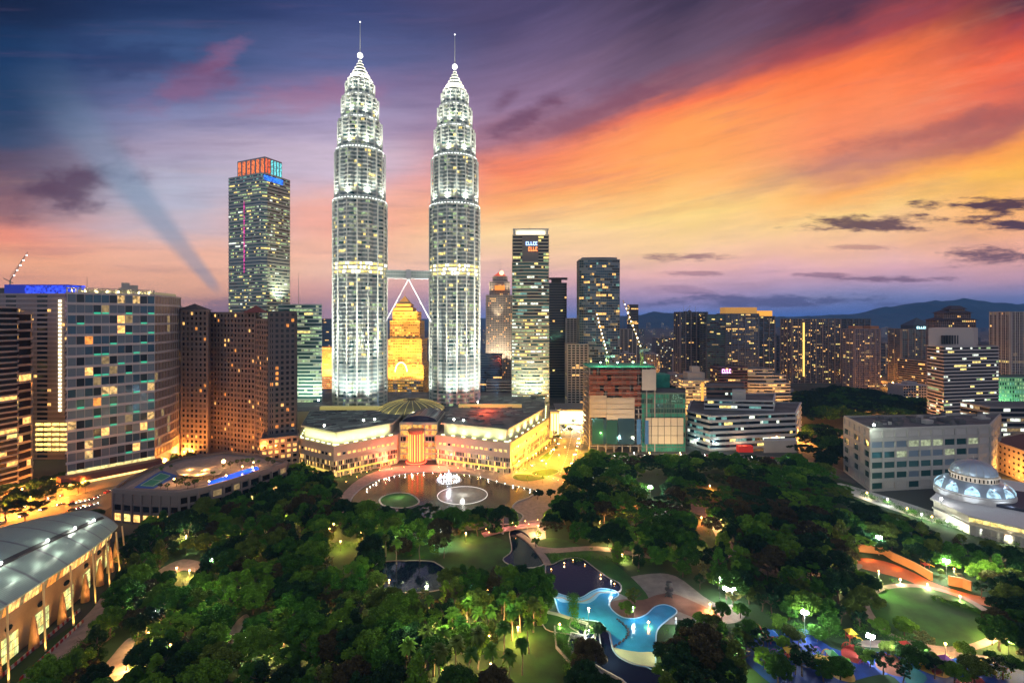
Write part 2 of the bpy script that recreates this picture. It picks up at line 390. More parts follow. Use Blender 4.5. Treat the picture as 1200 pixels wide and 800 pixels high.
# ---------------------------------------------------------------- ground, hills, haze
def struct(name, mb, mats): return tag(mb.build(name, mats), kind='structure')
ground_m = mat('city_ground', (0.045, 0.05, 0.045), 0.9, var=0.6, scale=0.006)
park_m = mat('park_turf', (0.018, 0.050, 0.010), 0.95, var=0.35, scale=0.06)
lawn_m = mat('lawn_turf', (0.022, 0.085, 0.010), 0.95, var=0.5, scale=0.09)
asphalt = mat('asphalt', (0.10, 0.095, 0.09), 0.85, var=0.2, scale=0.1)
paving = mat('paving', (0.30, 0.22, 0.19), 0.8, var=0.2, scale=0.35)
paving_g = mat('paving_grey', (0.20, 0.175, 0.16), 0.8, var=0.2, scale=0.3)
deck_m = mat('brown_deck', (0.15, 0.07, 0.05), 0.8, var=0.2, scale=0.3)
paint = mat('road_paint', (0.7, 0.7, 0.66), 0.7)
kerb_m = mat('kerb_stone', (0.42, 0.38, 0.34), 0.85, var=0.1, scale=0.5)
water_d = mat('water_dark', (0.006, 0.012, 0.03), 0.06, spec=0.6, bump=0.12, bscale=0.7)
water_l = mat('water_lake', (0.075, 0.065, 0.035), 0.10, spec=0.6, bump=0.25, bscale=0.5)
g = MB(); g.sheet([(-40000, -500), (40000, -500), (40000, 50000), (-40000, 50000)], 0.0); struct('ground', g, ground_m)

def ridge(pts, base, name, col, depth=2600):
    """a mountain range: crest heights over px columns, sloping down towards and away from the city"""
    m = MB(); rr = random.Random(len(pts)); n = 90; rows = []
    for k in range(9):
        t = k/8; row = []
        for i in range(n+1):
            px = pts[0][0]+(pts[-1][0]-pts[0][0])*i/n
            for (xa, ya), (xb, yb) in zip(pts, pts[1:]):
                if xa <= px <= xb: y = ya+(yb-ya)*(0.5-0.5*math.cos(PI*(px-xa)/max(xb-xa, 1))); break
            zc = ZT(y, base); sh = math.sin(PI*min(t*1.15, 1)*0.5) if t < .87 else 1-(t-.87)*2.5
            jit = 1+0.10*math.sin(i*1.7+k)+0.07*math.sin(i*.61+k*2.3)*(1-t)
            Yd = base-depth+depth*t*1.2
            row.append(((px-600)/580*base, Yd, max(-5, zc*max(sh, 0)*(jit if k < 7 else 1+0.01*math.sin(i*2.1)))))
        rows.append(row)
    vs = [v for r_ in rows for v in r_]; w = n+1
    m.add(vs, [(k*w+i, k*w+i+1, (k+1)*w+i+1, (k+1)*w+i) for k in range(8) for i in range(n)])
    return struct(name, m, col)
hill_m = mat('hill_haze_tint', (0.03, 0.07, 0.10), 0.95, var=0.4, scale=0.0015)  # forest colour shifted to blue: distance haze painted into the base colour
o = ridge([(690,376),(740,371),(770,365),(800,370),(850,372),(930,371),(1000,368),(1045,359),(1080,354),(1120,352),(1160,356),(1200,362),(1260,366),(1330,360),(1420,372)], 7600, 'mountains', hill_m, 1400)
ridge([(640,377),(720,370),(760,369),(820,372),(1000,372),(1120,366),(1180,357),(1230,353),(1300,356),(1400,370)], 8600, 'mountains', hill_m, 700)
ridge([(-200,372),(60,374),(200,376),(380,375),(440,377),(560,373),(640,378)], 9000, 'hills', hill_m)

def poly_px(pts, k=4): return ccw(smooth([G(*p) for p in pts], k))
def sheet(name, pts, z, m, raw=False, kind='structure', kerb=None):
    p = ccw([G(*q) for q in pts]) if raw else poly_px(pts)
    s = MB(); s.sheet(p, z); o = s.build(name, m)
    o['kind'] = kind
    if kerb:
        w, h, km = kerb; b = MB(); b.band(p, offset(p, w), z-0.02, z+h); tag(b.build('kerb', km), kind='structure')
    return p
# park ground (down to the bottom of the picture and past it)
PARK = [(-100,800),(0,790),(100,722),(150,655),(175,632),(330,575),(420,548),(500,552),(600,545),(690,536),(930,541),(1010,572),(1100,612),(1200,642),(1400,700),(1500,830)]
sheet('park_ground', PARK, 0.03, park_m, raw=True)
near = MB(); near.sheet([(-240, 60), (420, 60), (480, 190), (-200, 190)], 0.02); struct('park_ground', near, park_m)
Z1, Z2, Z3, Z4 = 0.06, 0.10, 0.14, 0.18
promenade = [(395,600),(400,580),(430,556),(480,545),(560,548),(640,556),(668,566),(655,585),(640,610),(640,660),(618,662),(610,625),(590,612),(540,622),(400,612)]
sheet('promenade', promenade, Z1, paving)
LAKE = [(412,586),(425,572),(445,562),(470,556),(500,553.5),(530,554),(560,558),(590,567),(612,571),(628,575),(620,582),(605,588),(600,596),(612,604),(606,612),(590,614),(570,612),(540,612),(500,611),(440,606),(415,597)]
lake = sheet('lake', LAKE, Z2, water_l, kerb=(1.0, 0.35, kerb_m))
ISLE = [(446,586),(452,581),(465,578),(478,579),(486,583),(490,589),(480,594),(466,595),(450,592)]
sheet('island_lawn', ISLE, 0.3, lawn_m, kerb=(1.2, 0.18, kerb_m))
STREAM = [(598,622),(615,624),(628,640),(640,655),(630,664),(606,664),(590,656),(600,645)]
sheet('stream', STREAM, Z2, water_d, kerb=(0.5, 0.3, kerb_m))
POND1 = [(440,664),(455,658),(500,657.5),(512,661),(522,670),(520,690),(450,692)]
sheet('pond', POND1, Z2, water_d, kerb=(0.5, 0.3, kerb_m))
q6 = lambda pts: [(640+a/4.615, 640+b/4.615) for a, b in pts]
POND2 = q6([(0,110),(40,100),(90,75),(150,65),(200,75),(260,120),(330,170),(395,205),(395,245),(330,250),(280,250),(230,285),(180,300),(130,295),(90,278),(20,262)])
sheet('pond', POND2, Z2, water_d, kerb=(0.6, 0.35, kerb_m))
TERR = [(640,628),(700,640),(760,655),(850,668),(890,690),(900,720),(880,742),(790,740),(730,735),(650,735),(600,700)]
POOL = q6([(42,252),(90,265),(150,282),(200,275),(250,245),(300,230),(370,242),(388,265),(350,290),(342,325),(370,360),(420,388),(490,392),(545,370),(590,330),(640,318),(690,335),(702,360),(650,400),(600,450),(590,520),(585,655),(540,650),(470,635),(400,600),(365,560),(350,500),(340,465),(290,410),(200,395),(120,385),(75,360),(55,300)])
PLAZA = q6([(380,190),(540,150),(700,160),(900,300),(1060,315),(1080,370),(1030,410),(930,420),(800,420),(640,420),(520,400),(400,395),(330,330),(330,270)])
sheet('terrace', PLAZA, Z1, paving_g)
DECK = q6([(352,300),(430,285),(520,290),(600,262),(680,255),(760,282),(930,365),(900,400),(840,400),(760,370),(700,345),(640,330),(590,340),(545,380),(490,400),(420,396),(370,372),(340,335)])
sheet('deck', DECK, Z2, deck_m)
pool_m = mat('pool_water', (0.03, 0.29, 0.56), 0.12, spec=0.6, bump=0.5, bscale=0.9, var=0.3, scale=0.09)
pool_s = mat('pool_shelf', (0.30, 0.62, 0.82), 0.2, spec=0.6, var=0.1, scale=0.2)
sheet('pool', POOL, Z3, pool_m, kerb=(0.5, 0.18, mat('pool_edge', (0.35, 0.6, 0.8), 0.5)))
SHELF = q6([(48,256),(90,268),(150,285),(200,279),(250,250),(300,236),(368,246),(372,258),(300,256),(262,290),(220,310),(150,304),(75,300)])
sheet('pool_ledge', SHELF, Z3+0.06, pool_s)
shal_m = mat('pool_shallow', (0.62, 0.66, 0.42), 0.15, spec=0.6, bump=0.1, bscale=0.8, var=0.1, scale=0.2)
SHAL = q6([(358,545),(420,560),(500,572),(586,578),(583,650),(540,646),(470,630),(402,596),(368,562)])
sheet('pool_shallow_end', SHAL, Z3+0.06, shal_m)
CASC = q6([(285,462),(336,466),(346,500),(362,562),(398,603),(468,640),(560,655),(640,665),(640,760),(560,800),(400,745),(190,600),(250,585),(268,500)])
sheet('cascade_basin', CASC, Z3, water_d, kerb=(0.5, 0.3, kerb_m))
sheet('cascade_basin', q6([(135,500),(250,520),(262,580),(200,600),(140,590)]), Z3+0.4, water_d, kerb=(0.6, 0.5, kerb_m))
sheet('cascade_basin', q6([(150,410),(215,432),(262,468),(240,505),(190,500),(175,470),(130,440)]), Z3+0.5, water_d, kerb=(0.5, 0.3, kerb_m))
LAWN1 = [(640,720),(688,733),(684,748),(668,744),(640,738)]
sheet('lawn', LAWN1, 0.5, lawn_m, kerb=(0.4, 0.2, kerb_m))
LAWN2 = [(585,742),(640,735),(665,745),(668,800),(585,830)]
sheet('lawn', LAWN2, 0.2, lawn_m)
LAWN3 = [(620,640),(650,630),(700,648),(735,672),(760,700),(740,702),(700,680),(670,668),(640,672),(622,668)]
sheet('lawn', LAWN3, Z1+0.02, lawn_m)
LAWN4 = [(440,640),(470,630),(560,625),(602,640),(600,655),(575,664),(560,672),(530,678),(522,664),(505,655),(450,655)]
sheet('lawn', LAWN4, Z1+0.02, lawn_m)
LAWN5 = [(385,640),(410,634),(424,650),(420,672),(404,684),(394,670)]
sheet('lawn', LAWN5, Z1+0.02, lawn_m)
OVAL = [(1020,712),(1024,700),(1042,690),(1075,688),(1110,695),(1140,708),(1160,726),(1158,745),(1120,757),(1075,752),(1040,738)]
OP = sheet('oval_lawn', OVAL, Z1+0.04, lawn_m)
ring_out = offset(OP, 3.2); b = MB(); b.band(offset(OP, 0.1), ring_out, Z1, Z1+0.08); struct('path', b, paving)
track_m = mat('running_track', (0.42, 0.13, 0.05), 0.8, var=0.15, scale=0.2)
TRACK = [(1005,654),(1035,657),(1065,668),(1095,683),(1130,694),(1175,705),(1172,712),(1130,704),(1090,692),(1058,678),(1005,664)]
sheet('running_track', TRACK, Z1+0.02, track_m)
PLAY = [(870,744),(895,736),(950,744),(985,762),(1060,764),(1120,774),(1190,781),(1215,800),(1200,812),(1080,812),(1040,790),(990,800),(930,812),(890,790),(866,762)]
blue_r = mat('blue_rubber', (0.006, 0.040, 0.22), 0.7, var=0.4, scale=0.15); yel_r = mat('yellow_rubber', (0.36, 0.20, 0.012), 0.7); red_r = mat('red_rubber', (0.24, 0.02, 0.012), 0.7)
teal_r = mat('teal_rubber', (0.008,0.11,0.12), 0.7, var=.2, scale=.2)
sheet('playground_surface', PLAY, Z1, blue_r)
q7 = lambda pts: [(860+a/3.529, 600+b/3.529) for a, b in pts]
for nm, pp, mm, dz in (('sand_pit', [(450,560),(500,545),(550,570),(545,610),(515,625),(470,610),(445,590)], red_r, .04),('rubber_patch', [(760,630),(820,640),(900,660),(880,685),(820,670),(770,650)], yel_r, .04),
    ('rubber_patch', [(590,610),(660,590),(705,650),(690,680),(600,650)], mat('brown_rubber', (0.16,0.05,0.025), .8), .04),('rubber_patch', [(700,610),(760,650),(800,690),(740,720),(700,680)], teal_r, .04),
    ('rubber_patch', [(330,590),(400,600),(480,650),(500,700),(430,690),(380,650)], yel_r, .04),('rubber_patch', [(820,650),(850,648),(862,662),(840,672),(822,664)], red_r, .08), ('rubber_patch', [(920,690),(1010,680),(1040,720),(940,730)], red_r, .04),
    ('rubber_patch', [(240,480),(360,490),(370,500),(250,500)], mat('pale_blue_rubber', (.08,.16,.34), .7), .04)):
    sheet(nm, q7(pp), Z1+dz, mm)
for nm, pp in (('path', [(1012,750),(1060,752),(1110,762),(1180,772),(1178,778),(1100,769),(1050,760),(1010,757)]), ('path', [(100,722),(118,700),(140,672),(148,676),(128,708),(110,735),(60,790),(20,815),(0,820)]),
               ('path', [(110,800),(130,770),(150,748),(158,752),(150,780),(160,800)]), ('path', [(186,668),(215,655),(245,662),(240,672),(215,668),(190,678)]),
               ('path', [(268,760),(272,735),(286,720),(292,724),(280,742),(282,762)]), ('path', [(640,668),(690,666),(690,670),(640,673)]),
               ('path', [(404,682),(420,672),(450,662),(452,666),(425,676),(408,688)]), ('path', [(630,640),(652,642),(700,640),(760,650),(760,654),(700,645),(640,648)]),
               ('path', [(770,600),(810,590),(840,600),(860,640),(900,660),(960,670),(1005,660),(1005,668),(950,680),(890,672),(850,650),(828,608),(800,600)])):
    sheet(nm, pp, Z1+0.03, paving)
WALKR = [(985,566),(1040,582),(1090,598),(1140,614),(1200,630),(1300,655),(1300,668),(1200,642),(1130,622),(1075,606),(1030,592),(985,574)]
sheet('walkway', WALKR, Z1+0.05, conc_pale)
# roads
r_left = [(-120,640),(0,612),(60,597),(110,585),(150,570),(200,549),(230,538),(236,543),(205,556),(165,580),(135,600),(120,612),(60,612),(0,632),(-100,660)]
road_l = [(-160,622),(0,600),(60,580),(110,566),(150,556),(190,545),(225,533),(262,524),(262,532),(230,543),(200,556),(160,570),(135,590),(110,603),(60,607),(0,628),(-100,650)]
sheet('road', road_l, 0.03, asphalt)
sheet('road', [(600,562),(612,545),(640,528),(655,505),(662,488),(690,486),(688,500),(684,520),(676,540),(668,556),(640,562)], 0.04, asphalt)
sheet('road', [(676,541),(700,533),(800,531),(930,536),(990,552),(1000,566),(930,544),(800,538),(700,541)], 0.07, asphalt)
sheet('road', [(640,475),(690,474),(800,458),(900,452),(905,458),(800,465),(700,482),(640,482)], 0.03, asphalt, raw=True)
sheet('road', [(905,520),(960,516),(1000,508),(1060,506),(1064,512),(1000,516),(960,524),(905,528)], 0.03, asphalt, raw=True)
sheet('road', [(1070,480),(1055,462),(1030,448),(1012,440),(1022,439),(1045,448),(1075,464),(1095,482)], 0.03, asphalt, raw=True)
sheet('road', [(880,480),(960,474),(1090,482),(1090,490),(960,481),(880,490)], 0.03, asphalt, raw=True)
sheet('road', [(730,452),(800,440),(900,436),(900,440),(800,445),(730,458)], 0.03, asphalt, raw=True)
# road islands and lane lines on the road beside the mall
for pp in ([(624,553),(645,549),(655,552),(645,557),(628,558)], [(632,538),(646,527),(650,528),(640,540)], [(604,556),(622,556),(640,560),(618,564),(602,561)]):
    sheet('traffic_island', pp, 0.22, lawn_m, kerb=(0.4, 0.02, kerb_m))
def lane(pts, z, w=0.18, dash=3, gap=4):
    m = MB(); P = [Vector(G(*p)) for p in pts]; 
    for a, b in zip(P, P[1:]):
        d = (b-a).length; u = (b-a)/d; t = 0
        while t+dash < d:
            m.obox(a+u*(t+dash/2), u, dash/2, w, z-0.01, z+0.01); t += dash+gap
    struct('road_markings', m, paint)
lane([(0,614),(60,593),(110,584),(150,566),(200,551),(235,538)], 0.06); lane([(0,606),(60,587),(110,575),(150,562),(200,548),(235,535)], 0.06)
lane([(668,552),(676,535),(680,515),(682,490)], 0.07); lane([(656,556),(664,535),(670,510),(674,490)], 0.07); lane([(700,537),(800,534.5),(930,540)], 0.10)
# the air
hz = MB(); hz.box(-8500, 8500, -300, 9400, -1.5, 470); hzo = tag(hz.build('haze', None or mat('haze', (1, 1, 1))), kind='stuff')
hm = MATS['haze']; t = hm.node_tree; t.nodes.clear(); vo = t.nodes.new('ShaderNodeVolumePrincipled'); oo = t.nodes.new('ShaderNodeOutputMaterial'); t.links.new(vo.outputs[0], oo.inputs['Volume'])
vo.inputs['Color'].default_value = (0.16, 0.44, 1.0, 1); vo.inputs['Density'].default_value = 0.00008; vo.inputs['Anisotropy'].default_value = 0.0
# ================================================================= the twin towers
def star(R, k=8):
    out = []
    for i in range(k):
        for dg, f in ((0, 1.0), (6, .90), (9, .885), (13, .945), (18, .97), (22.5, .975), (27, .97), (32, .945), (36, .885), (39, .90)):
            a = math.radians(i*45+dg+11); out.append((R*f*math.cos(a), R*f*math.sin(a)))
    return out
tw_mix = [(mat('glass_tower', (0.24, 0.32, 0.31), 0.3, 0.2, 0.7), 76), (w_pale, 9), (w_grn, 5), (w_yel, 3.2), (glass_teal, 11)]
tower_steel = mat('tower_steel', (0.62, 0.65, 0.60), 0.42, 0.15)
flood_strip = mat('flood_strip', (0.1, 0.1, 0.1), 0.5, emit=(0.93, 1.0, 0.92), es=5.0)
TIERS = [(0, 254, 28.6), (254, 308, 26.6), (308, 341, 23.4), (341, 366, 19.6), (366, 383, 15.4)]
def twin(loc, label):
    t = thing('skyscraper', label, 'skyscraper', loc)
    r = random.Random(5); x0, y0 = loc[0], loc[1]
    mats = [m for m, _ in tw_mix]+[w_hot]
    for ti, (a, b, R) in enumerate(TIERS):
        w = MB(); nf = int(round((b-a)/4.3)); fh = (b-a)/nf; Rn = TIERS[ti+1][2] if ti < 4 else 12
        taper = lambda z: R*(1-0.0*(z-a)) if ti == 0 else R-(R*0.055)*(z-a)/(b-a)
        tier = None; rings = []
        for f in range(nf):
            z = a+f*fh; Rr = taper(z); pin = [(x0+p[0], y0+p[1]) for p in star(Rr-0.9)]; po = [(x0+p[0], y0+p[1]) for p in star(Rr)]
            w.band(pin, po, z+fh*0.66, z+fh*1.02)                      # stainless spandrel
            p2 = [(x0+p[0], y0+p[1]) for p in star(Rr+0.7)]; w.band(po, p2, z+fh*0.60, z+fh*0.665)   # sunshade blade
            rings.append((pin, z+fh*0.02, z+fh*0.66, z))
        P = star(1.0)
        for i in range(0, 80, 10):                                     # corner fins up the points of the star
            for d in (0, 5):
                q = Vector(P[(i+d) % 80]); u = Vector((-q.y, q.x)).normalized()
                w.obox((x0+q.x*(taper(a)-0.2), y0+q.y*(taper(a)-0.2)), u, 0.35 if d else .5, 0.7, a, b)
        if ti == 0: w.prism([(x0+p[0], y0+p[1]) for p in star(R-1.6)], 0, b-1)
        w.prism([(x0+p[0], y0+p[1]) for p in star(taper(b)+0.6)], b-0.9, b+0.5)
        tier = w.build('tier', tower_steel, t)
        for k, (pin, za, zb, z) in enumerate(rings):
            g = MB(); prev = 0
            hot = 175 < z < 188
            for i in range(80):
                p, q = pin[i], pin[(i+1) % 80]
                if i % 2 == 0: prev = pick(r, tw_mix)
                mi = (3 if r.random() < .75 else 5) if hot else prev
                if mi == 0 and 230 > z > 95 and r.random() < .035: mi = 3
                g.quad((*p, za), (*q, za), (*q, zb), (*p, zb), mi)
            g.build('window_band', mats, tier)
        if ti < 4:                                                     # luminaires on the ledge of each setback
            s = MB(); Rl = Rn+1.5
            for i in range(48):
                an = 2*PI*i/48; s.obox((x0+Rl*math.cos(an), y0+Rl*math.sin(an)), (-math.sin(an), math.cos(an)), 0.9, 0.2, b+0.5, b+0.85)
            s.build('floodlight_row', flood_strip, t)
            for i in range(8):
                an = 2*PI*(i+.5)/8+0.2; 
                lamp('SPOT', (x0+(Rn+7)*math.cos(an), y0+(Rn+7)*math.sin(an), b+1.5), [72000, 60000, 46000, 34000][ti], (1.0, 0.98, 0.84), 0.5, aim=(x0+Rn*.8*math.cos(an), y0+Rn*.8*math.sin(an), b+26), spot=80, blend=0.9)
    # crown: shrinking rings, ball and spire
    for i in range(6):
        an = 2*PI*i/6; lamp('SPOT', (x0+17*math.cos(an), y0+17*math.sin(an), 384.5), 42000, (1, .97, .85), .4, aim=(x0, y0, 402), spot=70, blend=.9)
    zc = 383
    for R0, R1, h in ((12.4, 11.6, 5), (9.6, 8.8, 5), (7.2, 6.4, 4.5), (5.2, 4.4, 4), (3.4, 2.7, 4), (2.0, 1.3, 3.5)):
        c = MB(); pin = [(x0+p[0], y0+p[1]) for p in star(R0*.86)]; pt = [(x0+p[0], y0+p[1]) for p in star(R1*.80)]
        n = len(pin); c.add([(*q, zc) for q in pin]+[(*q, zc+h*.66) for q in pt], [(i, (i+1) % n, n+(i+1) % n, n+i) for i in range(n)])
        c.prism([(x0+p[0], y0+p[1]) for p in star(R0*1.06)], zc+h*.66, zc+h*.8); c.prism([(x0+p[0], y0+p[1]) for p in star(R0*.9)], zc+h*.8, zc+h)
        ring = c.build('crown_ring', tower_steel, t)
        s = MB(); s.band([(x0+p[0], y0+p[1]) for p in star(R0*1.065)], [(x0+p[0], y0+p[1]) for p in star(R0*1.09)], zc+h*.68, zc+h*.78); s.build('floodlight_row', mat('flood_soft', (.1,.1,.1), .5, emit=(1.0, .93, .72), es=3.0), ring)
        zc += h
    s = MB(); s.tube((x0, y0, zc-1), (x0, y0, 451), 0.55, 8, 0, 0.16); s.build('spire', tower_steel, t)
    s = MB(); s.ball((x0, y0, 414.5), 3.1, 0, 12); s.build('ball', mat('ball_lit', (.6,.6,.6), .4, emit=(1.0, 1.0, .95), es=1.6), t, smooth=True)
    s = MB(); s.ball((x0, y0, 451), 0.7, 0, 6); s.build('beacon', mat('beacon', (.6,.6,.6), .4, emit=(1, 1, 1), es=3), t)
    for i in range(10):                                                # ground floods around the shaft, on the mall roof
        an = 2*PI*(i+.5)/10; d = 52
        lamp('SPOT', (x0+d*math.cos(an), y0+d*math.sin(an), 39.5), 210000, (0.95, 1.0, 0.9), 1.0, aim=(x0+14*math.cos(an), y0+14*math.sin(an), 82), spot=62, blend=1)
        lamp('SPOT', (x0+d*math.cos(an), y0+d*math.sin(an), 39.5), 3000000, (1.0, 0.98, 0.84), 1.0, aim=(x0+14*math.cos(an), y0+14*math.sin(an), 215), spot=40, blend=1)
    return t
T1, T2p = A(422, 538), A(533, 562)
twin((*T1, 0), 'left of the twin floodlit steel skyscrapers, the one beside the office wing')
twin((*T2p, 0), 'right of the twin floodlit steel skyscrapers, nearer the slim red-crowned tower')
# bustle towers attached behind each are seen as a narrower shaft on the outer side
for c, s, lb in ((T1, 1, 'narrow round annex tower attached to the left twin skyscraper'), (T2p, 1, 'narrow round annex tower attached to the right twin skyscraper')):
    p = [(c[0]+s*7+12*math.cos(2*PI*i/24), c[1]+33+12*math.sin(2*PI*i/24)) for i in range(24)]
    bldg('annex_tower', lb, p, 228, 'tower', fh=4.4, cell=3, wall=tower_steel, mix=[(glass_teal, 6), (w_pale, 2), (w_yel, .4)], out=0.6, lo=.05, hi=.66)
# skybridge between them, with its raking legs
b = thing('skybridge', 'two-storey glazed skybridge joining the twin skyscrapers', 'bridge', ((T1[0]+T2p[0])/2, (T1[1]+T2p[1])/2, 173))
va, vb = Vector(T1), Vector(T2p); u = (vb-va).normalized(); mid = (va+vb)/2; hl = (vb-va).length/2-26
m = MB(); m.obox(mid, u, hl, 2.6, 173.2, 174.6); m.obox(mid, u, hl, 2.6, 177.6, 178.4); m.obox(mid, u, hl, 2.8, 181.2, 182.2); m.obox(mid, u, 2.6, 3.2, 172.2, 183)
m.build('deck', steel, b)
for i in range(-8, 9):
    if i == 0: continue
g = MB()
for k, (z0, z1) in enumerate(((174.6, 177.6), (178.4, 181.2))): g.obox(mid, u, hl, 2.4, z0, z1)
g.build('glazing', mat('bridge_glass', (0.25, 0.32, 0.30), 0.2, 0.3, emit=(0.7, 0.8, 0.6), es=0.10), b)
m = MB()
for i in range(-14, 15):
    q = mid+u*(hl*i/14.5); m.obox(q, u, 0.15, 2.55, 174.6, 181.2)
m.build('mullions', steel, b)
for s in (-1, 1):
    for t_ in (-1.4, 1.4):
        m = MB(); v = Vector((-u.y, u.x))*t_; e = mid+u*s*(hl-0.5)+v
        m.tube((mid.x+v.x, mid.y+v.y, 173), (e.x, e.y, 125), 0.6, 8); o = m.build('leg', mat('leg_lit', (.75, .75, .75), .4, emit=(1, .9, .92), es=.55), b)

# ================================================================= the mall between towers and lake
mall = thing('shopping_mall', 'wide stone-clad shopping mall with glowing terraces and red-lit column entrance facing the lake', 'mall', (*A(490, 450), 0))
mall_stone = mat('mall_stone', (0.52, 0.38, 0.28), 0.75, var=0.06, scale=0.06); mall_roof = mat('mall_roof', (0.085, 0.10, 0.10), 0.85, var=0.55, scale=0.12)
mall_cream = mat('mall_cream', (0.55, 0.50, 0.40), 0.75)
gl_ = lambda px, py: Vector(G(px, py))
cL0, cL1, eL = gl_(347, 547), gl_(391, 559.5), gl_(465, 543)
eR, cR, fR = gl_(511, 543), gl_(598, 555), gl_(643, 519)
back = 590
mall_left = [tuple(cL0), tuple(cL1), tuple(eL), (eL.x, 500), (cL0.x-22, 505)]
mall_right = [tuple(eR), tuple(cR), tuple(fR), (fR.x+6, 590), (eR.x+2, 600), (eR.x, 500)]
def mall_wing(poly, seed, pl=0):
    r = random.Random(seed); p = ccw(poly); w = MB(); n = len(p)
    w.prism(p, 0, 25); po = offset(p, 0.5)
    for z0, z1 in ((4.6, 5.2), (8.9, 9.4), (13.2, 13.8), (24.4, 25.6)): w.band(p, po, z0, z1)
    w.build('wall', mall_stone, mall)
    pi = offset(p, -6.5); u_ = MB(); u_.prism(pi, 25.0, 35.2); u_.band(pi, offset(pi, 2.6), 34.4, 35.8); u_.build('upper_storey', mall_cream, mall)
    rf = MB(); rf.prism(offset(pi, 2.2), 35.82, 36.2); rp = rf.build('roof', mall_roof, mall)
    bb = [min(q[0] for q in pi), max(q[0] for q in pi), min(q[1] for q in pi), max(q[1] for q in pi)]
    pv = MB(); k = 0
    from mathutils.geometry import intersect_point_tri_2d
    tris = tessellate_polygon([[Vector((q[0], q[1], 0)) for q in pi]])
    inside = lambda x, y: any(intersect_point_tri_2d((x, y), pi[t[0]], pi[t[1]], pi[t[2]]) for t in tris)
    while k < 90:
        x, y = r.uniform(bb[0], bb[1]), r.uniform(bb[2], bb[3])
        if not inside(x, y): k += 1; continue
        pv = MB(); pv.obox((x, y), (1, 0) if r.random() < .5 else (.8, .6), r.uniform(2, 6), r.uniform(.8, 2.6), 36.15, 36.3+r.random()*.9); pv.build('roof_panel', r.choice((mat('roof_plate', (.20, .25, .23), .7), MATS['roof_plate'], conc_dark, mat('roof_dark', (.03, .035, .035), .8))), rp); k += 1
    # colonnade storeys below, square windows above
    for i in range(n):
        a, c = Vector(p[i]), Vector(p[(i+1) % n]); d = (c-a).length
        if (a.y+c.y)/2 > 500 and not (a.x > 30): continue
        uu = (c-a)/d; nr = Vector((uu.y, -uu.x)); k = int(d/4.4)
        if abs(uu.x) < .05 and abs(a.x) < 200 and not a.x > 30: continue
        for lv, (z0, z1) in enumerate(((0.6, 4.4), (5.4, 8.7), (9.6, 12.8))):
            gg = MB()
            for j in range(k*3):
                t0 = a+uu*(d*(j+.12)/(k*3))+nr*.06; t1 = a+uu*(d*(j+.88)/(k*3))+nr*.06
                gg.quad((*t0, z0), (*t1, z0), (*t1, z1), (*t0, z1), pick(r, [(0, 3), (0, 6), (0, 9), (0, 1)]))
            gg.build('window_band', [w_warm, w_dim, glass_brown, w_yel], mall)
        for j in range(1, k):
            q = a+uu*(d*j/k)+nr*.1; z = 17.4
            wn = MB(); wn.obox(q, uu, 1.3, .12, z, z+2); wn.build('window', r.choice([w_warm, w_warm, w_yel, glass_dark]), mall)
            cm = MB(); cm.obox(q+nr*3.2, uu, .35, .35, 0, 5); cm.build('column', mall_stone, mall) if j % 2 else None
        cv = MB(); q = (a+c)/2+nr*2.4; cv.obox(q, uu, d*.46, 1.6, 4.9, 5.3); cv.build('canopy', mat('canopy_edge', (.4,.3,.1), .6, emit=(1, .72, .12), es=.9), mall)
        s = MB(); [s.obox(a+uu*(d*(j+.5)/7)-nr*3.4, uu, 1.7, .3, 25.3, 25.8) for j in range(7)]; s.build('uplight_row', mat('uplight', (.1,.1,.1), .5, emit=(.85, 1, .45), es=6), mall)
        for j in range(1, 6):
            q = a+uu*(d*j/6)-nr*1.4; lamp('SPOT', (q.x, q.y, 26.2), 9500, (.85, 1, .42), .3, aim=(q.x-nr.x*5, q.y-nr.y*5, 31.5), spot=120, blend=1)
mall_wing(mall_left, 3); mall_wing(mall_right, 4)
# entrance hall
x0, x1, yf = eL.x, eR.x, 452
e = MB(); e.box(x0, x1, yf, 500, 0, 34); e.build('entrance_wall', mall_cream, mall)
r = random.Random(9)
for k in range(6):
    g = MB(); z0 = 1.2+k*5.4
    for j in range(12):
        xa = x0+(x1-x0)*(j+.06)/12; xb = x0+(x1-x0)*(j+.94)/12
        g.quad((xa, yf-.12, z0), (xb, yf-.12, z0), (xb, yf-.12, z0+3.9), (xa, yf-.12, z0+3.9), 2 if (k in (3,) and j in (0, 1, 8, 9, 10)) else r.choice((0, 0, 1)))
    g.build('entrance_glazing', [lit('lit_gold', (1, .50, .10), 1.15), lit('lit_amber', (1, .30, .05), .9), glass_dark], mall)
for xx in (x0+.5, x0+(x1-x0)*.33, x0+(x1-x0)*.66, x1-.5):
    m = MB(); m.box(xx-.5, xx+.5, yf-.9, yf-.13, 0, 34.3); m.build('pilaster', mall_cream, mall)
m = MB(); xm = (x0+x1)/2-1.2
m.lathe((xm, yf-6, 0), [(8.6, 0), (8.6, .8), (7.2, .9), (7.2, 1.6), (6.6, 1.7), (6.6, 27.5), (7.4, 28), (7.4, 29.5), (0.01, 29.6)], 32); m.build('entrance_column', mat('column_glow_tint', (.55,.16,.09), .5), mall, smooth=False)  # red light falling on the column is put into its base colour
for i in range(9):
    an = PI+PI*(i+.5)/9; q = (xm+6.75*math.cos(an), yf-6+6.75*math.sin(an))
    s = MB(); s.obox(q, (-math.sin(an), math.cos(an)), .42, .12, 1.8, 26); s.build('light_strip', mat('strip_red', (.1,.1,.1), .5, emit=(1, .10, .02), es=6.5) if i % 2 else mat('strip_amber', (.1,.1,.1), .5, emit=(1, .42, .06), es=3.0), mall)
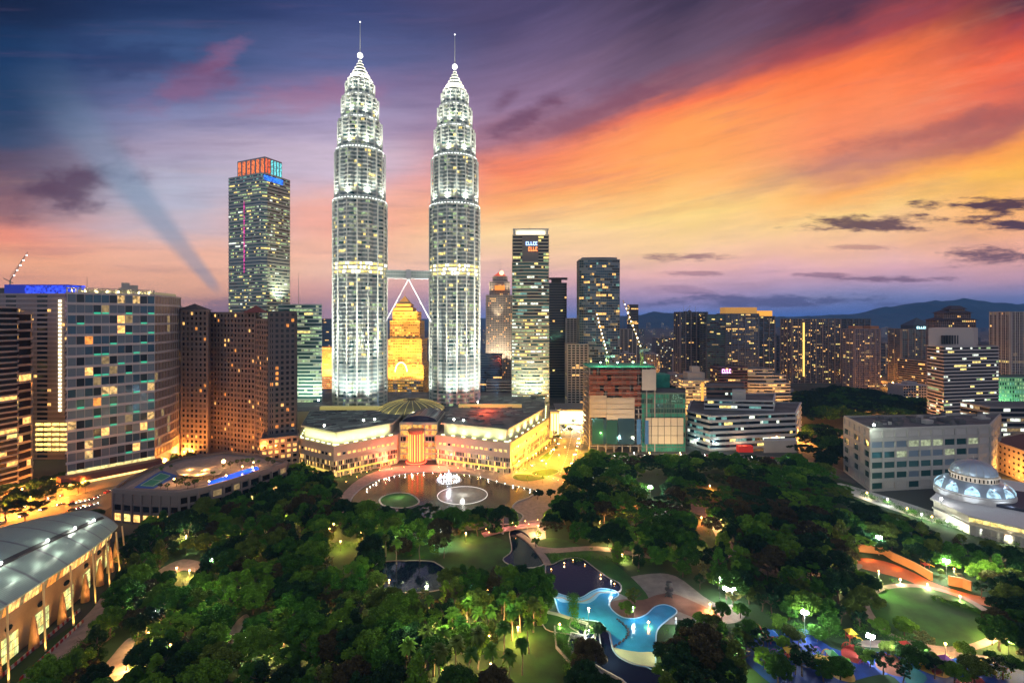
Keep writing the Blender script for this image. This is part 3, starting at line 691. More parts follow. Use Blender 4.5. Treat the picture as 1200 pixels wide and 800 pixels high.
s = MB(); s.lathe((xm, yf-6, 0), [(8.7, .3), (8.9, .3), (8.9, .7), (8.7, .7)], 32); s.build('light_ring', mat('ring_red', (.1,.1,.1), .5, emit=(1, .05, .02), es=14), mall)
xd = -104.0
# glass vault and dome behind the entrance
m = MB(); nb = 12; xc = (x0+x1)/2; Rv = (x1-x0)/2-1; y0v, y1v = 456, 500
vs = [(xc+Rv*math.cos(PI*i/nb), y, 33.5+6.5*math.sin(PI*i/nb)) for y in (y0v, y1v) for i in range(nb+1)]
m.add(vs, [(i, i+1, nb+2+i, nb+1+i) for i in range(nb)]+[tuple(range(nb+1))]); m.build('vault', mat('vault_glass', (.05, .05, .10), .15, .5), mall)
m = MB()
for j in range(9):
    y = y0v+(y1v-y0v)*j/8
    for i in range(nb): m.tube(vs[i][:1]+(y,)+(vs[i][2]+.1,), vs[i+1][:1]+(y,)+(vs[i+1][2]+.1,), .28, 4)
for i in range(0, nb+1, 2): m.tube((vs[i][0], y0v, vs[i][2]+.1), (vs[i][0], y1v, vs[i][2]+.1), .25, 4)
m.build('vault_rib', metal_g, mall)
m = MB(); m.lathe((xd, 512, 0), [(34, 34), (34, 36), (31.5, 38), (25.5, 41), (17, 43.5), (8.5, 45), (4, 45.3), (4, 46.5), (.1, 47)], 36); m.build('dome', mat('dome_panels', (.14, .14, .08), .5, .3), mall)
m = MB()
for i in range(24):
    a = 2*PI*i/24
    for (ra, za), (rb, zb_) in zip(((34.2, 36.2), (31.7, 38.2), (25.7, 41.2), (17.2, 43.7)), ((31.7, 38.2), (25.7, 41.2), (17.2, 43.7), (8.6, 45.2))):
        m.tube((xd+ra*math.cos(a), 512+ra*math.sin(a), za), (xd+rb*math.cos(a), 512+rb*math.sin(a), zb_), .22, 4)
m.build('dome_rib', mat('dome_rib', (.55, .5, .2), .5, emit=(1, .8, .2), es=.25), mall)
for i in range(8):
    a = PI+PI*(i+.5)/8; lamp('SPOT', (xd+39*math.cos(a), 512+39*math.sin(a), 38.5), 5000, (1, .85, .4), .3, aim=(xd, 512, 42), spot=90)
m = MB(); m.box(T1[0]-30, x0-10, 502, 507, 36.3, 39.5); m.build('parapet_light_box', mat('yellow_band', (.55, .5, .22), .6, emit=(1, .8, .2), es=.28), mall)
m = MB(); m.box(x1+12, T2p[0]+75, 515, 519, 36.3, 39.5); m.build('parapet_light_box', MATS['yellow_band'], mall)
# mall podium between the towers' feet
pod = thing('tower_podium', 'low podium block at the feet of the twin skyscrapers behind the mall', 'building', (-110, 560, 0))
m = MB(); m.box(-245, 30, 508, 640, 0, 33.5); m.build('wall', mall_cream, pod); m = MB(); m.box(-244, 29, 509, 639, 33.6, 34.0); m.build('roof', roof_m, pod); clutter(pod, [(-200,515),(20,515),(20,560),(-200,560)], 34.2, 7, 4, h=3)
# red and amber wash lights of the entrance, and the red-lit roof corner
for x_, z_, e_, c_ in ((x0-6, 3, 42000, (1,.16,.08)), (x1+6, 3, 42000, (1,.16,.08)), (xm, 3, 9000, (1,.2,.1)), (x0-30, 4, 30000, (1,.25,.1)), (x1+34, 4, 30000, (1,.25,.12))):
    lamp('POINT', (x_, 428, z_+4), e_, c_, .6)
for px in range(352, 640, 16):                                          # shopfront lights at the foot
    py = (547+(px-347)*12.5/44 if px < 391 else 559.5-(px-391)*16.5/74 if px < 465 else 543+(px-511)*12/87 if px < 598 else 555-(px-598)*.8) if px < 465 or px > 511 else None
    if py: x, y = G(px, py+3.2); lamp('POINT', (x, y, 3.6), 1500, (1, .62, .22), .3)
lamp('POINT', (*A(572, 500), 43), 26000, (1, .1, .03), .8); lamp('POINT', (*A(566, 480), 42), 12000, (1, .1, .03), .8)
for px, Y, z in ((426,440,38.3),(439,444,38.3),(532,444,38.3),(543,440,38.3),(373,545,38.5),(432,520,41),(560,520,41),(380,420,38)):
    t = thing('roof_floodlight', 'small white floodlight on the mall roof edge', 'floodlight', (*A(px, Y), 36.2), 'roof edge floodlights')
    x, y = A(px, Y); m = MB(); m.tube((x, y, 36), (x, y, z), .15); m.build('post', metal_g, t); m = MB(); m.ball((x, y, z+.5), .75); m.build('lamp', mat('bulb_white', (.5,.5,.5), .4, emit=(1, .97, .85), es=28), t)

# ================================================================= buildings left of the towers
glz = lambda a, b=None, c=0, y=0, w=0, g=0, o=0: [(a, 10), (b or a, 5), (w_warm, c), (w_yel, y), (w_wht, w), (w_grn, g), (w_or, o)]
wall_grey = mat('panel_grey', (0.26, 0.24, 0.26), .7, var=.1, scale=.05); wall_lilac = mat('panel_lilac', (0.34, 0.30, 0.33), .7, var=.1, scale=.05)
pA = [A(-40, 345), A(9, 372), A(12, 372), A(38, 385), A(30, 430), A(-60, 400)]
t = bldg('office_tower', 'dark glazed tower with grey slab edges cut by the left border of the photo', [A(-60, 330), A(20, 368), A(24, 400), A(-70, 420)], 137, mix=glz(glass_dark, glass_brown, 1.2, .8), wall=wall_grey, fh=4, seed=11, out=.5, lo=.25)
t = bldg('office_tower', 'brown tower with pale horizontal bands rising over the tree-lined road', [A(12, 372), A(36, 388), A(38, 420), A(22, 420)], 133, mix=glz(glass_brown, glass_dark, .8, .2, 0, 0, .5), wall=wall_lilac, fh=6.5, seed=12, out=.7, lo=.2)
clutter(t, [A(14, 376), A(34, 390), A(36, 415), A(24, 415)], 133, 2, 3, wall_lilac, 4)
pB = [A(-30, 455), A(76, 455), A(84, 500), A(-40, 500)]
def stair(f, nf, i, j, k, r):
    if i == 0: return 3 if False else (0 if j % 9 < 3 else 1 if r.random() < .94 else 2)
t = bldg('residential_slab', 'tall pale slab block with lit stairwell line left of the glass apartment block', pB, 151, 'building', mix=[(glass_dark, 6), (mat('slab_infill', (.25,.22,.24), .8), 6), (w_warm, .5)], wall=wall_lilac, fh=4.3, seed=13, out=.4, lo=.35, litfn=stair)
m = MB()
for k in range(30): m.box(A(70, 454)[0]-1, A(70, 454)[0]+1, 453.6, 454.6, 44+k*3.45, 46.2+k*3.45)
m.build('stair_light', mat('stair_lit', (.2,.2,.2), .5, emit=(1, .8, .45), es=3.2), t)
m = MB()
for k in range(6): 
    for j in range(4): m.box(A(42, 454)[0]+j*7.5, A(42, 454)[0]+j*7.5+6, 453.7, 454.6, 8+k*4.6, 10.2+k*4.6)
m.build('parking_deck_light', lit('lit_park', (1, .62, .16), 2.2), t)
m = MB(); p = rect(5, 80, 480, 18); m.prism(p, 151, 162); m.build('roof_block', mat('blue_screen', (.03,.05,.2), .5, emit=(.02, .05, .9), es=.25), t)
s = MB(); s.box(A(31, 478)[0], A(101, 478)[0], 476.4, 477, 153, 160.5); s.build('blue_light_screen', mat('blue_light', (.02,.03,.3), .4, emit=(.03, .08, 1), es=.9, evar=.8), t)
m = MB(); m.prism(rect(-10, 24, 500, 16), 148, 160); m.build('plant_room', conc_dark, t); mast(t, *A(102, 478), 151, 19)
crane_l = thing('tower_crane', 'small tower crane with lights above the leftmost rooftops', 'crane', (*A(14, 505), 160))
m = MB(); x, y = A(12, 505); m.tube((x, y, 150), (x, y, 168), .7, 4); m.tube((x-7, y, 170), (x+3, y, 165), .4, 4); m.tube((x, y, 168), (x+18, y, 197), .45, 4, 0, .2); m.tube((x, y, 172), (x+18, y, 197), .15, 4); m.build('jib', metal_g, crane_l)
m = MB()
for k in range(5): m.ball((x+4+3.2*k, y, 173+5.1*k), .55)
m.build('jib_lamps', mat('crane_bulb', (.5,.5,.5), .4, emit=(1, .9, .8), es=10), crane_l)
# glass apartment block
pc = corner((79, 366), (181, 408), (199, 432))
a_, b_ = Vector(A(79, 366)), Vector(A(181, 408)); c_ = Vector(A(199, 432)); pC = [tuple(a_), tuple(b_), tuple(c_), tuple(c_+Vector((-8, 26))), tuple(a_+Vector((-3, 30)))]
def apt(f, nf, i, j, k, r):
    if i == 1: return 4 if r.random() < .12 else 3
    if i != 0: return 3
    v = math.sin(f*3.7+j*1.3)
    if (j+(f % 2)*2) % 4 == 1: return 5
    if r.random() < .14: return r.choice((1, 6, 7, 4))
    return 0 if r.random() < .72 else 2
t = bldg('apartment_block', 'glass-fronted apartment block with white slab edges and small green balcony lights', pC, 148, 'building', base=14, fh=7.9, cell=5.0, lo=.16, hi=.92, wall=mat('apt_slab', (.46,.42,.45), .7), seed=15, out=.55,
    mix=[(mat('glass_slate', (.12,.155,.21), .3, .2, .6), 5), (w_warm, 1), (glass_blue, 4), (mat('glass_peach', (.26,.20,.17), .35, .3), 1), (w_dim, 1), (glass_dark, 1), (w_or, 0), (mat('room_lit', (.1,.08,.05), .5, emit=(1, .62, .22), es=.7, evar=.8), 0)], litfn=apt, parapet=.8, pier=.25, pout=.3)
u0 = (b_-a_).normalized(); nr = Vector((u0.y, -u0.x)); r = random.Random(4)
for k in range(44):
    s = r.random(); f = r.randrange(1, 16); kk = max(1, int(round((b_-a_).length/5))); jn = (1-(f % 2)*2+4*r.randrange(0, 6)) % kk; jn = jn if jn > 0 else 3; q = a_+(b_-a_)*((min(jn, 18)+.5)/max(1, round((b_-a_).length/5)))+nr*.7; z = 14+f*7.9
    m = MB(); m.obox(q, u0, 2.0, .35, z+.3, z+1.5); m.build('balcony_light', mat('green_glow', (.1,.3,.25), .5, emit=(.03, .8, .45), es=.55), t)
m = MB(); pi = offset(ccw(pC), -3); m.prism(pi, 148.1, 151.2); m.build('penthouse', mat('penthouse', (.5,.47,.35), .6, emit=(.9,.8,.4), es=.12), t)
m = MB()
for k in range(22):
    q = a_.lerp(b_, k/21.0)-nr*1.6; m.obox(q, u0, .4, .4, 148.2, 152); 
m.obox((a_+b_)/2-nr*2.2, u0, (b_-a_).length/2, 2.4, 152, 152.5); m.build('pergola', conc_pale, t)
for k in range(8):
    q = a_.lerp(b_, (k+.5)/8)-nr*1.0; lamp('POINT', (q.x, q.y, 150), 700, (1, .85, .4), .2)
clutter(t, pC, 151.2, 3, 5, conc_pale, 6, .4)
# its podium with light shelves at street level
pp = [tuple(a_+nr*15+Vector((-8, 0))), tuple(b_+nr*9+u0*3), tuple(b_+u0*4), tuple(a_-u0*6)]
pd = thing('podium', 'red-brown podium strip under the glass apartment block, lit along the road', 'building', (*pp[0], 0))
m = MB(); m.prism(pp, 9, 13.8); m.build('fascia', mat('fascia_brown', (.20,.07,.05), .7), pd); m = MB(); m.prism(offset(ccw(pp), -2.5), 0, 9); m.build('wall', stone_warm, pd)
m = MB(); m.prism(offset(ccw(pp), .25), 7.6, 8.95); m.build('light_shelf', mat('shelf_lit', (.3,.2,.1), .5, emit=(1, .62, .18), es=2.6), pd)
m = MB(); m.obox((a_+b_)/2+nr*.6+Vector((0,0)), u0, (b_-a_).length/2, .5, 14, 16); m.build('light_row', lit('lit_lobby', (1,.8,.3), 1.1), pd)
# narrow block behind
t = bldg('residential_tower', 'narrow dark tower with an orange light line between apartment block and hotel', [A(195, 560), A(213, 560), A(216, 590), A(196, 590)], 141, mix=glz(glass_teal, glass_dark, .8, .6, 0, .5), wall=wall_grey, seed=16)
m = MB(); x, y = A(208, 559); m.box(x-.8, x+.8, y-1, y-.3, 40, 133); m.build('light_line', mat('orange_line', (.2,.1,.1), .5, emit=(1, .35, .05), es=1.6), t)
# the hotel, wings folded around a court
hotel_stone = mat('hotel_stone', (0.20, 0.16, 0.15), .85, var=.12, scale=.04)
hmix = [(glass_brown, 14), (mat('curtain_dark', (.06,.045,.04), .6), 8), (w_warm, .9), (w_or, .5)]
ht = thing('hotel', 'bulky stone hotel with folded wings, punched windows and orange light at its foot', 'hotel', (*A(280, 440), 0))
def wing(poly, z1, seed, mix=hmix, wall=hotel_stone, **k): return storeys(ht, poly, 0, z1, fh=4.6, cell=4.5, lo=.24, hi=.80, wall=wall, mix=mix, out=.5, pier=1.9, pout=.6, seed=seed, cluster=0, base=6, **k)
wing([A(213, 452), A(243, 446), A(246, 480), A(218, 486)], 136, 1)
wing([A(243, 470), A(299, 446), A(303, 470), A(246, 492)], 134, 2)
wing([A(299, 447), A(318, 426), A(333, 440), A(305, 472)], 128, 3)
wing([A(315, 424), A(346, 436), A(347, 470), A(325, 470)], 134.5, 4, mix=[(glass_dark, 14), (w_or, .9), (w_warm, .4)], wall=mat('hotel_dark', (.10,.09,.10), .8))
wing([A(306, 412), A(349, 425), A(349, 450), A(312, 450)], 28, 6, mix=[(w_warm, 6), (glass_brown, 5)])
m = MB(); c0 = A(228, 464)
for R_, z_ in ((13, 136.1), (12, 138)): pass
m.add([(c0[0]-11, c0[1]-11, 136.6), (c0[0]+11, c0[1]-11, 136.6), (c0[0]+11, c0[1]+11, 136.6), (c0[0]-11, c0[1]+11, 136.6), (*c0, 143)], [(0,1,4), (1,2,4), (2,3,4), (3,0,4)]); m.build('pyramid_roof', mat('roof_tile_dark', (.07,.05,.05), .8), ht)
m = MB(); c0 = A(300, 452); m.add([(c0[0]-8, c0[1]-8, 134.6), (c0[0]+8, c0[1]-8, 134.6), (c0[0]+8, c0[1]+8, 134.6), (c0[0]-8, c0[1]+8, 134.6), (*c0, 141)], [(0,1,4), (1,2,4), (2,3,4), (3,0,4)]); m.build('pyramid_roof', mat('roof_tile_red', (.20,.05,.04), .8), ht)
for px, Y, z in ((236,424,24),(256,430,24),(278,424,22),(296,418,22),(308,408,22),(325,400,18)):
    lamp('SPOT', (*A(px, Y), z), 46000, (1, .30, .04), .6, aim=(*A(px+2, Y+42), 36), spot=95, blend=1)
# hotel podium: courts, terrace and pool
roofpts = [(133,574),(166,577),(210,578),(232,574),(262,566),(292,557),(318,549),(336,542),(300,533),(262,531),(215,537),(180,548),(150,562)]
to20 = lambda px, py, z=20: ((px-600)/580*(580*(130-z)/(py-372)), 580*(130-z)/(py-372))
pf = ccw([to20(*q) for q in roofpts])
pt = thing('hotel_podium', 'low curved hotel podium with tennis court and swimming pool on its roof', 'building', (*A(230, 350), 0))
front = [to20(*q) for q in roofpts[:8]]
m = MB(); m.prism(pf, 0, 19.4); m.band(offset(pf, -.9), offset(pf, .6), 18.4, 21.2); m.band(pf, offset(pf, .5), 11.6, 12.6); m.band(pf, offset(pf, .4), 6.2, 6.9); m.build('wall', hotel_stone, pt)
r = random.Random(8)
for i in range(8 if False else 7):
    a, c = Vector(front[i]), Vector(front[i+1]); d = (c-a).length; uu = (c-a)/d; nr_ = Vector((uu.y, -uu.x)); nr_ = nr_ if nr_.y < 0 else -nr_; k = max(2, int(d/6))
    for j in range(k):
        q = a+uu*d*(j+.5)/k
        for z0, z1, ms in ((1.2, 5.6, (w_warm, w_yel, w_dim)), (7.8, 11.2, (glass_dark, glass_brown)), (13.2, 16.8, (glass_dark, glass_brown, w_dim) if i > 1 else ())):
            if ms: w = MB(); w.obox(q+nr_*.05, uu, d/k*.33, .12, z0, z1); w.build('window', r.choice(ms), pt)
        w = MB(); w.obox(a+uu*d*j/k+nr_*.35, uu, .55, .4, 0, 18.4); w.build('pilaster', hotel_stone, pt)
def on_roof(name, pts, z, m, par=pt): s = MB(); s.prism(ccw([to20(*q, z=z) for q in pts]), z-.3, z); return s.build(name, m, par)
on_roof('terrace_floor', [(146,572),(208,574),(258,563),(312,547),(328,542),(300,536),(262,534),(217,540),(182,551)], 19.7, paving)
on_roof('court_surround', [(157,571),(180,572),(208,557),(190,551),(182,555)], 19.9, mat('court_blue', (.03,.09,.35), .7)); on_roof('tennis_court', [(163,569),(180,570),(201,557),(188,553.5)], 20.0, mat('court_green', (.04,.22,.14), .7))
m = MB()
for a, b in (((165,568.3),(188.5,554.2)),((179,569.2),(199.5,557)),((165,568.3),(179,569.2)),((188.5,554.2),(199.5,557)),((176,561.2),(190,563))):
    p, q = Vector(to20(*a)), Vector(to20(*b)); uu = (q-p).normalized(); m.obox((p+q)/2, uu, (q-p).length/2, .12, 20.0, 20.03)
m.build('court_line', paint, pt)
on_roof('swimming_pool', [(243,570),(258,566),(285,556),(304,549),(301,546),(283,551),(262,558),(245,564)], 20.0, mat('pool_lit', (.02,.15,.75), .15, emit=(.01, .10, 1), es=.75, evar=.5))
on_roof('tented_roof', [(206,551),(222,546),(246,547),(262,550),(256,555),(228,558),(210,556)], 23.5, mat('tent_cream', (.55,.42,.28), .8))
for i, (px, py) in enumerate(((204,566),(222,556),(232,562),(238,561),(245,569),(265,562),(284,551),(297,546),(262,545),(241,556),(216,562),(296,552))):
    x, y = to20(px, py); l = thing('terrace_lamp', ['warm','orange','bright'][i % 3]+' globe lamp standing on the hotel pool terrace', 'lamp', (x, y, 19.7), 'lamps on the hotel terrace')
    m = MB(); m.tube((x, y, 19.6), (x, y, 22.6), .09); m.build('post', metal_d, l); m = MB(); m.ball((x, y, 22.9), .5 if i != 8 else 1.3); m.build('globe', mat('bulb_warm', (.5,.5,.5), .4, emit=(1, .55, .16), es=22), l)
    lamp('POINT', (x, y, 24.4), 2200 if i != 8 else 9000, (1, .5, .16), .5)
# the tall twisted-corner office with coloured crown
po = corner((265, 628), (309, 600), (343, 640)); po = [tuple(Vector(po[0])), po[1], po[2], po[3]]
def cham(p, d):
    out = []
    n = len(p)
    for i in range(n):
        a, b, c = Vector(p[i-1]), Vector(p[i]), Vector(p[(i+1) % n]); out += [tuple(b+(a-b).normalized()*d), tuple(b+(c-b).normalized()*d)]
    return out
om = [(glass_teal, 8), (glass_dark, 3.5), (w_yel, 1.8), (w_grn, 3.0), (w_wht, .5), (w_pale, 3)]
of_wall = mat('office_band', (.40,.44,.42), .5, .3)
def otf(f, nf, i, j, k, r):
    if f in (nf-1, nf-2, nf-9, nf-25, nf-26): return 6 if f > nf-3 and r.random() < .3 else 7
t = bldg('office_tower', 'tall banded office tower with orange and blue lit crown behind the hotel', cham(po, 5), 305, mix=om+[(w_teal, 0), (glass_blue, 0)], wall=of_wall, fh=4.25, cell=1.9, lo=.45, hi=.85, seed=21, out=.4, litfn=otf)
pi = offset(ccw(po), -9); m = MB(); m.prism(pi, 305, 329); m.build('crown', mat('crown_wall', (.30,.30,.33), .5, .3), t)
pi = ccw(pi); r = random.Random(2)
for i in range(4):
    a, b = Vector(pi[i]), Vector(pi[(i+1) % 4]); d = (b-a).length; uu = (b-a)/d; n_ = Vector((uu.y, -uu.x))
    right = n_.x > 0
    for j in range(6):
        q = a+uu*d*(j+.5)/6+n_*.1; cc = ((1, .13, .03) if j < 2 else (.15, .75, .8)) if right else (1, .2, .04)
        m = MB(); m.obox(q, uu, d/12*.62, .15, 307, 327); m.build('light_panel', mat('crown_%d_%d' % (right, j > 1), (.1,.1,.1), .5, emit=cc, es=.9, evar=.7), t)
a, b = Vector(ccw(po)[0]), Vector(ccw(po)[1])
for i in range(4):
    q0, q1 = Vector(ccw(po)[i]), Vector(ccw(po)[(i+1) % 4]); uu = (q1-q0).normalized(); n_ = Vector((uu.y, -uu.x))
    if n_.x > .3 and n_.y < 0: m = MB(); m.obox((q0+q1)/2+n_*.7-uu*8, uu, 14, .2, 297, 303); m.build('blue_sign', mat('blue_sign', (.02,.05,.3), .4, emit=(.02, .2, 1), es=1.2, evar=.7), t); lamp('SPOT', (*(q1*.4+q0*.6+n_*16), 146), 170000, (1, 1, .7), 1, aim=(*(q1*.5+q0*.5), 172), spot=80, blend=1)
    if n_.x < -.3 and n_.y < 0: m = MB(); m.obox(q0.lerp(q1, .5)+n_*.6, uu, .5, .2, 185, 275); m.build('pink_light', mat('pink_line', (.1,.05,.1), .4, emit=(1, .05, .45), es=.8, evar=.95), t)
t = bldg('office_wing', 'lower banded glass office wing right of the hotel, bright at its foot', [A(326, 560), A(377, 560), A(377, 610), A(326, 610)], 144, 'building', mix=[(glass_teal, 8), (w_grn, 4), (w_pale, 3), (w_yel, .6)], wall=of_wall, fh=4.1, seed=22, out=.4, lo=.35)
for px in (346, 356, 366, 376): lamp('SPOT', (*A(px, 538), 37), 60000, (.85, 1, .7), .6, aim=(*A(px, 562), 60), spot=95, blend=1)
mast(t, *A(350, 580), 144, 38)
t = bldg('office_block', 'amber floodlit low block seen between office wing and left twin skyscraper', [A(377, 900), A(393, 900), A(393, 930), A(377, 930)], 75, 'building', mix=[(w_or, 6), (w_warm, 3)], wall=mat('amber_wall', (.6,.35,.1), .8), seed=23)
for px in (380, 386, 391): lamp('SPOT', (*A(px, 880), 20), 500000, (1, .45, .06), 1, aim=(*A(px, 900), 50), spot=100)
t = bldg('office_block', 'dusky distant tower rising behind the amber block', [A(374, 1300), A(392, 1300), A(392, 1340), A(374, 1340)], 126, 'building', mix=glz(glass_dark, None, .6), wall=conc_dark, seed=24)
# ================================================================= golden tower between the twins
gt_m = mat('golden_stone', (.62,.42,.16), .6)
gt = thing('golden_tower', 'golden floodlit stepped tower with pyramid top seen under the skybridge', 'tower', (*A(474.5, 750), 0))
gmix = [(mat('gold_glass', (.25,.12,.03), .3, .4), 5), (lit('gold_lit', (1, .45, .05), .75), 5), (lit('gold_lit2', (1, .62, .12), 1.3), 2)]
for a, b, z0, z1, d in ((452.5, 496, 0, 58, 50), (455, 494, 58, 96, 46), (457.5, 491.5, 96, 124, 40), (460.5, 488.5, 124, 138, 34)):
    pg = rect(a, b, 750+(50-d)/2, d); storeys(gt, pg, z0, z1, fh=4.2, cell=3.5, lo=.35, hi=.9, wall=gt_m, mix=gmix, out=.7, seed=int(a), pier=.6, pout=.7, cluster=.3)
cx, cy = A(474.5, 775); m = MB()
for R0, z0, z1 in ((15, 138, 145), (11.5, 145, 151)): m.prism([(cx-R0, cy-R0), (cx+R0, cy-R0), (cx+R0, cy+R0), (cx-R0, cy+R0)], z0, z1)
m.add([(cx-10, cy-10, 151), (cx+10, cy-10, 151), (cx+10, cy+10, 151), (cx-10, cy+10, 151), (cx, cy, 164)], [(0,1,4), (1,2,4), (2,3,4), (3,0,4)]); m.tube((cx, cy, 160), (cx, cy, 172), .4, 5, 0, .1); m.build('pyramid_roof', gt_m, gt)
m = MB(); 
for k in range(13):
    a0 = PI*k/13; a1 = PI*(k+1)/13; m.tube((cx+9*math.cos(a0), 748.4, 48+14*math.sin(a0)), (cx+9*math.cos(a1), 748.4, 48+14*math.sin(a1)), .8, 5)
m.build('arch', mat('arch_lit', (.8,.6,.3), .5, emit=(1, .8, .35), es=5.0), gt)
for px, z, zz, e_ in ((458,30,62,900000),(468,30,70,900000),(480,30,70,900000),(492,30,62,900000),(460,62,100,300000),(475,62,100,300000),(490,62,100,300000),(462,118,140,300000),(475,118,150,300000),(488,118,140,300000)):
    lamp('SPOT', (*A(px, 728), z+3), e_*(.26 if z < 50 else .6), (1, .50, .09), 1, aim=(*A(px, 752), zz), spot=100, blend=1)
# ================================================================= buildings right of the towers
# slim tower with red-lit crown
sl = thing('office_tower', 'slim pale stone tower with red-lit crown and vertical floodlit piers', 'tower', (*A(585, 900), 0))
pal = mat('pale_stone', (.42,.36,.32), .8)
for a, b, z1, d, s in ((570, 600, 170, 46, 1), (574, 597, 195, 36, 2), (578, 594, 205, 28, 3)):
    storeys(sl, rect(a, b, 900+(46-d)/2, d), 0 if s == 1 else 150, z1, fh=4, cell=3, lo=.3, hi=.8, wall=pal, mix=[(glass_dark, 8), (w_warm, .8), (w_or, .4)], pier=1.3, pout=1.2, seed=s, cluster=.2)
cx, cy = A(586, 920); m = MB(); m.prism([(cx-11, cy-11), (cx+11, cy-11), (cx+11, cy+11), (cx-11, cy+11)], 205, 207.5); m.add([(cx-10, cy-10, 207.5), (cx+10, cy-10, 207.5), (cx+10, cy+10, 207.5), (cx-10, cy+10, 207.5), (cx, cy, 216)], [(0,1,4), (1,2,4), (2,3,4), (3,0,4)])
m.build('crown', mat('crown_red', (.5,.12,.08), .6, emit=(1, .12, .03), es=.55), sl); m = MB(); m.ball((cx+3, cy-9, 212), 4.2, 0, 10); m.build('crown_lamp', mat('crown_glow', (.5,.3,.2), .5, emit=(1, .5, .3), es=2.5), sl)
m = MB(); m.box(cx-9, cx+9, 900-2, 900+1, 180, 188); m.build('lit_sign_band', mat('orange_band', (.3,.1,.05), .5, emit=(1, .28, .04), es=1.2), sl); mast(sl, cx, cy, 215, 20)
for px, z, e_, zz in ((571.5,40,700000,90),(581,40,1100000,100),(589,40,1100000,100),(598,40,700000,90),(574,170,200000,190),(596,170,200000,190),(583,120,300000,160)):
    lamp('SPOT', (*A(px, 886), z), e_*.28, (1, .82, .55), .8, aim=(*A(px, 901), zz), spot=60, blend=1)
t = bldg('office_block', 'low dark stepped block at the foot of the slim pale tower', rect(560, 588, 760, 30), 72, 'building', mix=glz(glass_dark, glass_brown, .3), wall=conc_dark, seed=31)
t = bldg('office_block', 'low block with brown and white horizontal stripes beside the round-fronted tower', rect(570, 600, 690, 24), 40, 'building', mix=glz(glass_brown, None, .3), wall=conc_pale, seed=32, fh=4, lo=.5)
# round-fronted office tower
def rounded(pl, pr, Y, depth, bulge, n=10):
    a, b = Vector(A(pl, Y)), Vector(A(pr, Y)); u = (b-a); w = u.length; u = u/w; v = Vector((u.y, -u.x))
    f = [tuple(a+u*w*i/n+v*bulge*(1-(2*i/n-1)**2)) for i in range(n+1)]
    return f+[tuple(b-v*depth), tuple(a-v*depth)]
rt = thing('office_tower', 'round-fronted office tower with lit floors and two small signs near the top', 'tower', (*A(622, 600), 0))
rmix = [(glass_teal, 5), (glass_dark, 3), (w_grn, 3), (w_yel, 3), (w_wht, 2.2), (w_pale, 3)]
rw = mat('tower_cream', (.42,.40,.32), .65)
storeys(rt, rounded(600, 643, 598, 38, 7), 0, 128, fh=4.1, cell=2.4, lo=.42, hi=.88, wall=rw, mix=[(w_wht, 2), (w_yel, 4), (w_grn, 4), (glass_teal, 6), (w_pale, 6)], out=.7, seed=41)
storeys(rt, rounded(600.5, 643, 598, 38, 5), 128, 196, fh=4.1, cell=3, lo=.35, hi=.93, wall=rw, mix=[(glass_teal, 7), (glass_dark, 4), (w_grn, 1.6), (w_yel, 1.6), (w_wht, 1), (w_teal, 2.5)], out=.6, seed=42)
storeys(rt, rect(601, 643, 600, 36), 196, 229, fh=4.1, cell=3, lo=.3, hi=.9, wall=rw, mix=[(glass_dark, 7), (w_grn, 1.6), (w_yel, 1.8)], out=.6, seed=43)
x0r, x1r = A(612, 597)[0], A(631, 597)[0]
m = MB(); m.box(x0r, x1r, 597.2, 599.9, 196, 229.5); m.build('sign_wall', mat('sign_wall', (.20,.19,.19), .7), rt)
def glyphs(par, x0, x1, y, z0, z1, m_, n, name='sign', seed=1):
    """a lit sign too small in the photo to read: a row of unequal bars"""
    r = random.Random(seed); g = MB(); w = (x1-x0)/n
    for i in range(n):
        a = x0+w*i+.1*w; b = a+.75*w
        g.box(a, b, y-.3, y, z0, z0+(z1-z0)*.25); g.box(a, a+.25*w, y-.3, y, z0+(z1-z0)*.26, z1)
        if r.random() < .7: g.box(a+.26*w, b, y-.3, y, z1-(z1-z0)*.25, z1)
    return g.build(name, m_, par)
glyphs(rt, A(616, 597)[0], A(630, 597)[0], 597.1, 217, 221.5, mat('sign_blue', (.1,.1,.1), .4, emit=(.35, .55, 1), es=3.2), 5); glyphs(rt, A(619, 597)[0], A(630, 597)[0], 597.1, 210, 215, mat('sign_orange', (.1,.1,.1), .4, emit=(1, .2, .05), es=3.2), 4)
m = MB(); xa, xb = A(602, 604)[0], A(642, 604)[0]
for x in (xa, xb-1.5): 
    for y in (602, 632): m.box(x, x+1.5, y, y+1.5, 229, 238)
m.box(xa-1, xb+1, 601, 634, 236.8, 238); m.build('roof_frame', white_p, rt)
m = MB(); m.box(xa+3, xb-3, 606, 628, 229.2, 235); m.build('lantern', mat('lantern_lit', (.5,.5,.4), .5, emit=(1, .9, .62), es=1.8), rt); mast(rt, *A(620, 615), 238, 6)
for px in (606, 616, 628, 638): lamp('SPOT', (*A(px, 572), 37), 50000, (.9, 1, .75), .6, aim=(*A(px, 598), 62), spot=95, blend=1)
